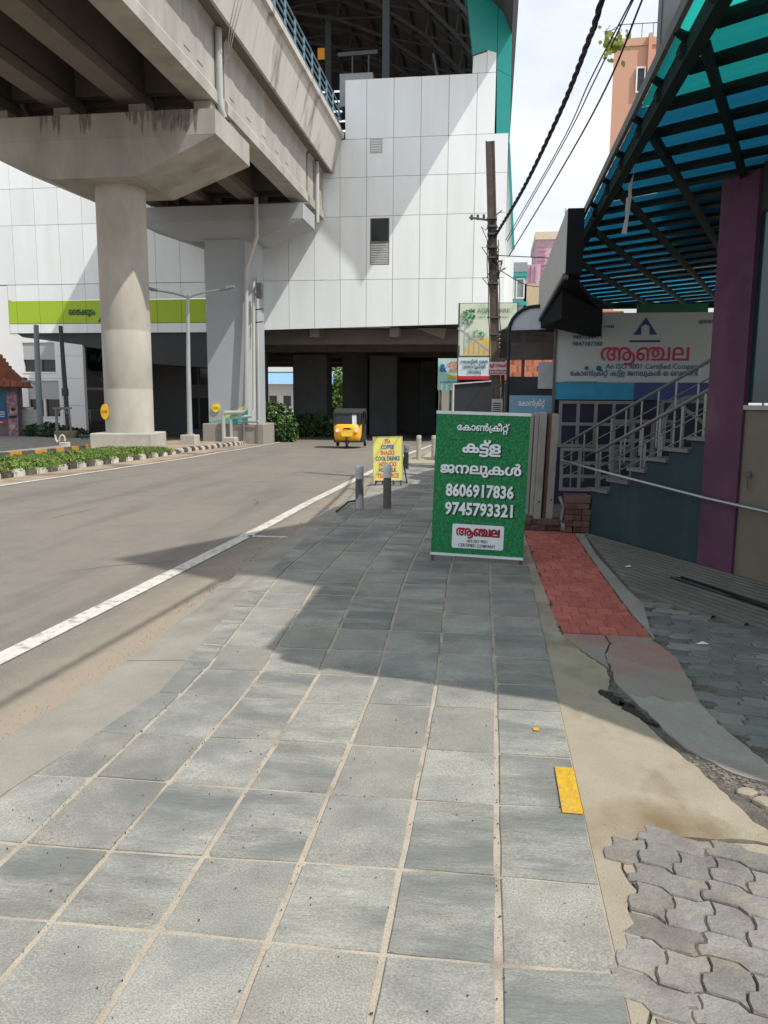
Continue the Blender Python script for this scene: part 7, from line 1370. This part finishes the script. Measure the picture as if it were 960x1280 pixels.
for s, o in ((.11, 0), (-.11, .3)): mb.tube([PL(z) + Vector((s + .01 * sin(z * 7), -.08, 0)) for z in [2 + .25 * i for i in range(12)]], .010, 5)
build(mb, 'riser_cable', M('black_rubber', (0.02, 0.02, 0.02), 0.7), up)
ps = thing('pole_sign', (.09, 15.8, 2.1), 'small white and red notice strapped to the utility pole', 'sign')
mb = MB(); mb.box(-.10, .28, 15.80, 15.815, 2.10, 2.36); build(mb, 'plate', M('notice_white', (.62, .60, .60), .6), ps)
Fp = frame_at((0, 15.795, 0), (1, 0, 0), (0, 0, 1)); m_nr = M('notice_red', (.55, .04, .08), .6)
build(mal_mb(MB(), ['ഭ', 'ൂ', 'മ', 'ി', ' ', 'വ', 'ാ', 'ട', 'ക', 'ക്ക', '്'], .10, Fp, .09, 2.255, bold=30, fit=.34), 'lettering', m_nr, ps)
mb = MB(); mb.box(-.09, .27, 15.796, 15.80, 2.115, 2.20); bnd = build(mb, 'band', m_nr, ps); build(lat_mb(MB(), '9447001234', .075, frame_at((0, 15.79, 0), (1, 0, 0), (0, 0, 1)), .09, 2.13, bold=.002, fit=.33), 'lettering', M('notice_white', (.62, .60, .60), .6), ps)
pn = thing('pole_notice', (.09, 15.85, 1.3), 'grey paper notice pasted low on the utility pole', 'sign')
mb = MB(); mb.box(-.02, .20, 15.86, 15.87, 1.30, 1.62); build(mb, 'paper', M('paper_grey', (.45, .44, .43), .8), pn)
mb = MB()
for k in range(5): mb.box(0.01, .17, 15.855, 15.86, 1.36 + k * .04, 1.378 + k * .04)
build(mb, 'text_line', m_blk, pn)
m_wire = M('black_cable', (.018, .018, .022), .6)
def catmull(pts, n=8):
    P = [Vector(p) for p in pts]; P = [P[0] * 2 - P[1]] + P + [P[-1] * 2 - P[-2]]; o = []
    for i in range(1, len(P) - 2):
        for k in range(n):
            t = k / n; o.append(.5 * ((2 * P[i]) + (-P[i - 1] + P[i + 1]) * t + (2 * P[i - 1] - 5 * P[i] + 4 * P[i + 1] - P[i + 2]) * t * t + (-P[i - 1] + 3 * P[i] - 3 * P[i + 1] + P[i + 2]) * t ** 3))
    return o + [P[-2]]
main = catmull([(-.03, 15.9, 4.84), (0.4, 13, 4.96), (0.74, 10.4, 5.17), (0.86, 8.5, 5.18), (0.87, 7.6, 5.13), (.95, 4, 5.4), (1.1, -2, 6.2), (1.3, -10, 7.4)], 24)
tw = thing('cable', (.5, 8, 4.3), 'thick black twisted power cable swooping overhead from the pole', 'cable')
for s in range(3):
    mb = MB(); pts = []
    acc = 0
    for i, p in enumerate(main):
        if i: acc += (p - main[i - 1]).length
        a = acc * 9 + s * 2 * pi / 3; pts.append(p + Vector((cos(a) * .017, 0, sin(a) * .017)))
    mb.tube(pts, .016, 5); build(mb, 'strand', m_wire, tw, smooth=True)
wl = ['uppermost thin overhead wire right of the twisted cable', 'middle thin overhead wire carrying the creeper', 'lowest thin overhead wire running beside the creeper']
pA = [(0.17, 15.9, 4.74), (0.8, 11, 4.96), (0.95, 9, 5.0), (1.13, 7.6, 5.11)]; pB = [(0.2, 15.9, 4.71), (0.84, 11, 4.98), (0.98, 9, 4.96), (1.15, 7.8, 5.15)]; pC = [(0.24, 15.9, 4.43), (0.81, 11, 4.62), (1.09, 8.8, 4.83), (1.22, 7.6, 5.1)]
for w_i, pp in enumerate((pA, pB, pC)):
    p4 = Vector(pp[3]); p3 = Vector(pp[2]); e = [p4 + (p4 - p3) * .8 + Vector((0, 0, .02)), p4 + (p4 - p3) * 3 + Vector((0, 0, .5))]
    mb = MB(); mb.tube(catmull([tuple(p) for p in pp] + [tuple(x) for x in e], 8), .0075 if w_i < 2 else .010, 5); build(mb, 'wire', m_wire, label=wl[w_i], cat='wire', smooth=True)
lw = random.Random(9)
for k, (a, b, c_) in enumerate([((.0, 15.9, 4.45), (.9, 13.5, 3.95), (1.6, 12.5, 3.7)), ((.0, 15.9, 4.2), (.8, 17, 4.0), (1.9, 20, 4.6))]):
    mb = MB(); mb.tube(catmull([a, b, c_], 6), .009, 5); build(mb, 'wire', m_wire, label=['short service wire dropping from the pole towards the box sign', 'thin service wire running from the pole to the pale blocks'][k], cat='wire')
cr_ = thing('creeper', (.95, 5.2, 4.3), 'clump of yellow-green creeper leaves tangled on the overhead wires', 'plant')
q0 = Vector((1.08, 8.4, 5.13)); mb = MB()
for k in range(60):
    d = Vector((lw.gauss(0, .06), lw.gauss(0, .06), lw.gauss(-.02, .06))); p = q0 + d; s = lw.uniform(.026, .045)
    a = Vector((lw.uniform(-.4, .4), lw.uniform(-.6, .2), -1)).normalized(); b = a.cross(Vector((lw.uniform(-.3, .3), -1, lw.uniform(-.2, .2)))).normalized()
    mb.add([p, p + a * s * .5 + b * s * .6, p + a * s * 1.2 + b * s * .45, p + a * s * 1.7, p + a * s * 1.2 - b * s * .45, p + a * s * .5 - b * s * .6], [(0, 1, 2, 3), (0, 3, 4, 5)])
build(mb, 'foliage', M('creeper_leaf', (.42, .50, .10), .6, .3, 40), cr_)
mb = MB()
for k in range(5): mb.tube(catmull([q0 + Vector((lw.uniform(-.04, .04), 0, -.02)), q0 + Vector((lw.uniform(-.08, .08), lw.uniform(-.05, .05), .08)), q0 + Vector((lw.uniform(-.1, .1), 0, lw.uniform(.05, .14)))], 5), .003, 4)
build(mb, 'tendril', M('stem_green', (.1, .12, .04), .7), cr_)

# ================================================================== BOARDS AND SHEDS RIGHT OF THE ROAD
bnr = thing('banner', (-.27, 22, 1.9), 'pale green farm shop banner with orange shape behind the utility pole', 'banner')
mb = MB(); mb.box(-.98, .60, 22, 22.03, 2.2, 4.28); build(mb, 'sheet', M('banner_pale', (.62, .68, .55), .6, .06, 2, stain=(.30, .52, .34), stain_scale=1.6, stain_pos=(.52, .6)), bnr)
mb = MB(); pl = [(-.88, 2.75), (-.80, 3.1), (-.55, 3.3), (-.1, 3.36), (.2, 3.3), (.35, 3.0), (.3, 2.5), (-.1, 2.38), (-.6, 2.5)]; mb.add([(x, 21.99, z) for x, z in pl], [tuple(range(9))]); build(mb, 'print', M('banner_orange', (.66, .50, .18), .6, .08), bnr)
Fn = frame_at((0, 21.985, 0), (1, 0, 0), (0, 0, 1)); build(lat_mb(MB(), 'M AGRO PARK', .18, Fn, -.12, 4.02, bold=.002, fit=1.1), 'lettering', M('banner_text', (.20, .26, .2), .6), bnr); build(lat_mb(MB(), 'FARM & GARDENING', .09, Fn, -.05, 3.88, fit=.85), 'lettering', M('banner_text', (.20, .26, .2), .6), bnr)
mb = MB(); mb.bar((-1.0, 22.05, -.2), (-1.0, 22.05, 4.3), .05); mb.bar((.62, 22.05, -.2), (.62, 22.05, 4.3), .05); mb.bar((-1.0, 22.05, 4.28), (.62, 22.05, 4.28), .04); build(mb, 'frame', m_tr, bnr)
mb = MB(); leaves(mb, (-.75, 21.97, 3.9), (.18, .005, .25), 40, .06, lw); leaves(mb, (.4, 21.97, 3.0), (.14, .005, .7), 60, .06, lw); leaves(mb, (-.55, 21.97, 3.45), (.3, .005, .12), 25, .05, lw)
build(mb, 'print', M('banner_leaf', (.12, .38, .2), .6), bnr)
# left small ads
ad1 = thing('advert_board', (-1.1, 19.2, 0), 'teal advert with orange lettering, left of the white notice panel', 'sign')
mb = MB(); mb.box(-1.37, -.86, 19.2, 19.23, 1.84, 2.62); build(mb, 'panel', M('advert_teal', (.32, .58, .50), .6, .08, 3, stain=(.66, .72, .72), stain_scale=1.4, stain_pos=(.5, .6)), ad1)
Fa = frame_at((0, 19.19, 0), (1, 0, 0), (0, 0, 1)); m_or = M('advert_orange', (.66, .16, .06), .6); m_bl2 = M('advert_blue', (.03, .14, .42), .6)
build(mal_mb(MB(), ['ഹ', 'ാ', 'ട്ട', '്'], .22, Fa, -1.0, 2.42, bold=20, fit=.28), 'lettering', m_or, ad1); build(mal_mb(MB(), ['ക', 'ട', 'ല'], .16, Fa, -.98, 2.30, bold=20, fit=.22), 'lettering', m_or, ad1)
build(lat_mb(MB(), '&', .26, Fa, -1.24, 2.30, bold=.01), 'lettering', m_bl2, ad1); mb = MB(); mb.add([Fa @ Vector(p) for p in ((-1.12, 2.12, 0), (-.90, 2.12, 0), (-.88, 2.22, 0), (-.97, 2.19, 0), (-1.1, 2.22, 0))], [(0, 1, 2, 3, 4)]); build(mb, 'print', M('advert_ochre', (.62, .40, .05), .6), ad1)
build(lat_mb(MB(), 'SEAFOOD RESTAURANT', .06, Fa, -1.1, 2.02, bold=.001, fit=.42), 'lettering', m_bl2, ad1)
mb = MB(); mb.bar((-1.3, 19.25, -.1), (-1.3, 19.25, 1.84), .06); mb.bar((-1.05, 19.25, -.1), (-1.05, 19.25, 1.84), .06); build(mb, 'leg', m_tr, ad1)
mb = MB(); mb.box(-1.36, -1.0, 19.5, 19.6, -.1, 1.85); build(mb, 'wall_stub', m_column, label='pale concrete wall stub under the teal advert', cat='wall')
ad2 = thing('advert_board', (-.5, 18.8, 0), 'white panel of dark Malayalam lines above a red strip, left of the pole', 'sign')
mb = MB(); mb.box(-.85, -.10, 18.8, 18.83, 2.18, 2.62); build(mb, 'panel', M('advert_aqua', (.60, .72, .74), .6, .05), ad2)
mb = MB(); mb.box(-.85, -.10, 18.79, 18.82, 2.09, 2.175); build(mb, 'strip', M('advert_red', (.5, .03, .05), .6), ad2)
mb = MB(); mb.box(-.87, -.08, 18.80, 18.86, 2.62, 2.66); mb.bar((-.85, 18.85, -.1), (-.85, 18.85, 2.9), .05); mb.bar((-.10, 18.85, -.1), (-.10, 18.85, 2.6), .05); build(mb, 'frame', m_tr, ad2)
Fc = frame_at((0, 18.785, 0), (1, 0, 0), (0, 0, 1)); m_dt = M('advert_dark_text', (.02, .10, .13), .6)
for tk, y, f in ((['ന', 'ല്ല' if False else 'ല', 'ക', 'ട്ട', 'ി', 'ൽ', ' ', 'െ', 'മ', 'ത്ത' if False else 'ത'], 2.48, .66), (['ശ', 'േ', 'ാ', 'റ', 'ൂ', 'ം', 'ി', 'ൽ'], 2.36, .56), (['വ', 'ി', 'ല', 'ക്ക', 'ു'], 2.24, .34)): build(mal_mb(MB(), tk, .11, Fc, -.47, y, bold=20, fit=f), 'lettering', m_dt, ad2)
# metal mesh and sloping roof edge above adverts
mb = MB()
for k in range(6): mb.bar((-.85 + k * .12, 18.9, 2.7), (-.85 + k * .12, 18.9, 3.25 - k * .09), .03)
mb.bar((-.88, 18.9, 3.32), (.0, 18.9, 2.68), .05); build(mb, 'lean_to_frame', m_galv, label='slatted metal lean-to frame above the white advert panel', cat='frame')
# dark sheet fence
df = thing('sheet_fence', (-.3, 18.6, 0), 'charcoal metal sheet fence below the adverts, left of the pole', 'fence')
build(MB().prism([(-.94, 0), (.05, 0), (.05, 2.06), (-.85, 2.0), (-.94, 1.96)], 18.6, 18.64, 'y'), 'panel', M('charcoal_sheet', (.035, .04, .045), .6, .15, 3), df); mb = MB(); mb.bar((-.94, 18.58, 0), (-.94, 18.58, 2.0), .035); mb.bar((-.94, 18.58, 1.98), (.05, 18.58, 2.06), .03); build(mb, 'frame', M('pale_steel', (.6, .62, .62), .4, metal=.3), df)
# arched sign frame
ar = thing('arched_sign', (.65, 13, 0), 'black framed sign with blank pale arched top beside the hoarding', 'sign')
ap = [(.24, 2.70)] + [(.66 - .42 * cos(a), 2.70 + .40 * sin(a)) for a in [pi * i / 12 for i in range(1, 7)]] + [(1.05, 3.10), (1.05, 2.70)]
build(MB().prism(ap, 13.02, 13.05, 'y'), 'arch_panel', M('pale_lilac_sheet', (.52, .55, .62), .5), ar)
mb = MB(); mb.tube([(.24, 13, 0), (.24, 13, 2.70)] + [(.66 - .43 * cos(a), 13, 2.70 + .41 * sin(a)) for a in [pi * i / 12 for i in range(1, 7)]] + [(1.06, 13, 3.12)], .028, 8); mb.bar((.24, 13, 2.70), (1.05, 13, 2.72), .045); build(mb, 'frame', M('black_frame', (.015, .018, .022), .5), ar, smooth=True)
mb = MB(); mb.box(.74, 1.03, 13.1, 13.13, 1.78, 2.22); build(mb, 'blank_panel', M('pale_grey_panel', (.42, .45, .46), .6), ar)
mb = MB(); mb.box(.27, 1.04, 13.4, 13.45, 2.27, 2.56); build(mb, 'slatted_shade', M('old_tin', (.10, .09, .085), .7, .3, 3), ar)
mb = MB(); mb.box(.27, .74, 13.15, 13.2, .1, 1.98); mb.box(.74, 1.05, 13.15, 13.2, .1, 1.78); build(mb, 'dark_panel', M('charcoal_sheet', (.035, .04, .045), .6, .15, 3), ar)
tr_ = thing('tin_shed', (.9, 15, 0), 'open shed with dark slanting tin roof behind the arched sign', 'shed')
for k in range(7):
    t = k / 7; mb = MB(); a, b = Vector((.12, 17 - .3 * k, 2.52 + .06 * k)), Vector((1.5, 15.8 - .3 * k, 2.75 + .09 * k)); mb.bar(a, b, .26, .03); build(mb, 'roof_sheet', M('old_tin', (.10, .09, .085), .7, .3, 3), tr_)
mb = MB(); mb.add([(.12, 17.2, 2.46), (1.6, 16, 2.68), (1.6, 13.6, 3.2), (.12, 14.8, 2.88)], [(0, 1, 2, 3)]); build(mb, 'roof_sheet', M('old_tin', (.10, .09, .085), .7, .3, 3), tr_)
mb = MB(); mb.bar((.55, 14.9, 0), (.55, 14.9, 2.9), .06); mb.bar((.2, 16.2, 0), (.2, 16.2, 2.5), .06); mb.bar((.1, 14.8, 2.35), (1.4, 14.8, 2.42), .05); build(mb, 'post', m_tr, tr_)
hr_ = thing('house', (1, 18, 0), 'low house with orange clay tile roof seen under the tin shed', 'house')
mb = MB(); mb.box(.3, 3, 19.5, 23, -.1, 2.1); build(mb, 'wall', m_beige, hr_)
for r in range(4):
    for c in range(9): inst(tme, 'roof_tile', (.32 + c * .25 + (.12 if r % 2 else 0), 19.2 + r * .26, 2.05 + r * .17), (.55, 0, 0), hr_)
build(MB().prism([(19.2, 2.0), (19.2, 2.06), (21.5, 3.4), (23.4, 2.1), (23.4, 2.0)], .2, 3.2, 'x'), 'roof', M('light_clay', (.26, .12, .08), .85, .2, 3), hr_)
bs = thing('shop_board', (.65, 12.2, 0), 'pale blue board with white Malayalam word behind the leaning posts', 'sign')
mb = MB(); mb.box(.26, .93, 12.2, 12.23, 1.2, 1.66); build(mb, 'panel', M('sky_blue_board', (.17, .32, .44), .6, .08), bs); build(mal_mb(MB(), CONCRETE_WORD, .12, frame_at((0, 12.19, 0), (1, 0, 0), (0, 0, 1)), .60, 1.5, bold=16, fit=.40), 'lettering', M('white_print', (.72, .76, .78), .5), bs)
mb = MB(); mb.bar((.28, 12.25, 0), (.28, 12.25, 1.66), .04); mb.bar((.92, 12.25, 0), (.92, 12.25, 1.66), .04); build(mb, 'leg', m_tr, bs)
mb = MB(); mb.box(2.3, 3.4, 13.2, 13.3, 2.5, 3.15); build(mb, 'roof_patch', M('green_sheet', (.02, .16, .08), .6), label='green sheet edge above the hoarding under the canopy', cat='sheet')
mb = MB(); mb.box(2.9, 5.5, 20, 20.1, 3.0, 6.4); build(mb, 'gable_wall', m_wall2, label='white wall glimpsed between canopy and magenta column', cat='wall')
h2 = thing('house', (2.2, 16, 0), 'small pinkish house top peeping over the hoarding beside the box sign', 'house')
mb = MB(); mb.box(1.4, 2.6, 16.5, 18, -.1, 3.1); build(mb, 'wall', M('salmon_wall', (.5, .3, .22), .8, .1), h2); build(MB().prism([(16.2, 3.1), (17.2, 3.5), (18.3, 3.1)], 1.3, 2.7, 'x'), 'roof', m_clay, h2)

# distant buildings over the boards
def windows(par, xs, zs_, w, h, y, mg, mf, d=.12):
    for x in xs:
        for z in zs_:
            f = build(MB().prism([(x, z), (x + w, z), (x + w, z + h), (x, z + h)], y - d, y, 'y', [[(x + .1, z + .1), (x + w - .1, z + .1), (x + w - .1, z + h - .1), (x + .1, z + h - .1)]]), 'window', mf, par)
            mb = MB(); mb.box(x + .1, x + w - .1, y - .03, y - .01, z + .1, z + h - .1); build(mb, 'pane', mg, f)
g1 = thing('building', (1.4, 60, -.9), 'low teal-trimmed glazed building directly right of the station corner', 'building')
mb = MB(); mb.box(.6, 2.3, 60, 66, -.9, 11.9); build(mb, 'wall', M('blue_grey_wall', (.32, .37, .39), .7, .08), g1)
for z in (8.8, 10.9): mb = MB(); mb.box(.5, 2.35, 59.8, 60, z, z + .28); build(mb, 'band', m_teal, g1)
for x in (.75, 1.5): windows(g1, [x], [9.3], .65, 1.5, 60, M('window_grey', (.2, .24, .26), .3), M('pale_panel2', (.55, .6, .6), .6))
mb = MB(); mb.box(.5, 2.3, 59.9, 60, 11.25, 11.95)
build(mb, 'roof_sheet', M('ribbed_grey', (.25, .27, .29), .7), g1)
g2 = thing('building', (2.9, 58, -.9), 'tan block with pink upper wall between the station and the box sign', 'building')
mb = MB(); mb.box(2.1, 5.5, 60, 68, -.9, 10.4); build(mb, 'wall', M('tan_wall', (.46, .37, .26), .8, .08), g2)
mb = MB(); mb.box(2.15, 3.3, 60.4, 66, 10.4, 11.85); build(mb, 'upper_wall', M('pink_wall', (.50, .37, .44), .8), g2)
mb = MB(); mb.box(2.95, 5.5, 61, 68, 11.0, 13.8); build(mb, 'upper_wall', M('pink_wall', (.50, .37, .44), .8), g2)
mb = MB(); mb.box(2.85, 5.6, 60.8, 68.2, 13.75, 14.3); build(mb, 'cornice', M('cream_wall', (.60, .52, .40), .8), g2)
for x in (2.3, 2.6, 2.9): mb = MB(); mb.box(x, x + .1, 60.3, 60.4, 10.5, 11.8); build(mb, 'screen_slat', M('rose_slat', (.45, .22, .34), .8), g2)
for k in range(7): mb = MB(); mb.box(3.05, 3.7, 60.9, 61, 11.2 + k * .34, 11.3 + k * .34); build(mb, 'screen_slat', M('rose_slat', (.45, .22, .34), .8), g2)
mb = MB(); mb.bar((5.1, 62, 14.3), (5.1, 62, 16.2), .06); build(mb, 'aerial', m_tr, g2)
ap_ = thing('apartment_tower', (12, 70, -.9), 'tall orange-pink apartment tower above the canopy', 'building')
m_or2 = M('apricot_render', (.56, .32, .225), .8, .05, .5)
build(MB().prism([(9.2, 70), (16.5, 70), (19, 84), (11.4, 84)], -.9, 31.2), 'wall', m_or2, ap_)
mb = MB(); mb.box(11.9, 12.15, 69.6, 70, 4, 31.6); mb.box(9.25, 16.5, 69.9, 70, 30.8, 31.4); build(mb, 'pilaster', m_or2, ap_)
windows(ap_, [11.05], [28.0 - 2.75 * k - .9 for k in range(8)], .75, 2.0, 69.95, M('tower_glass', (.05, .05, .07), .2), m_wall2, .2)
for k in range(8):
    z = 26.9 - 2.75 * k; mb = MB(); mb.box(12.2, 15.5, 69.3, 70, z, z + .12); mb.box(12.2, 15.5, 69.3, 69.4, z, z + .9); bl = build(mb, 'balcony', M('balcony_pale', (.5, .45, .43), .7), ap_)
    mb = MB(); mb.box(13, 15, 69.9, 69.98, z + .2, z + 2.1); build(mb, 'door', M('tower_glass', (.05, .05, .07), .2), ap_)
mb = MB()
for k in range(8): mb.bar((9.6 + k * .9, 70.2, 31.2), (9.6 + k * .9, 70.2, 32.6), .05)
mb.bar((9.5, 70.2, 32.6), (16.5, 70.2, 32.6), .05); build(mb, 'roof_railing', m_tr, ap_)
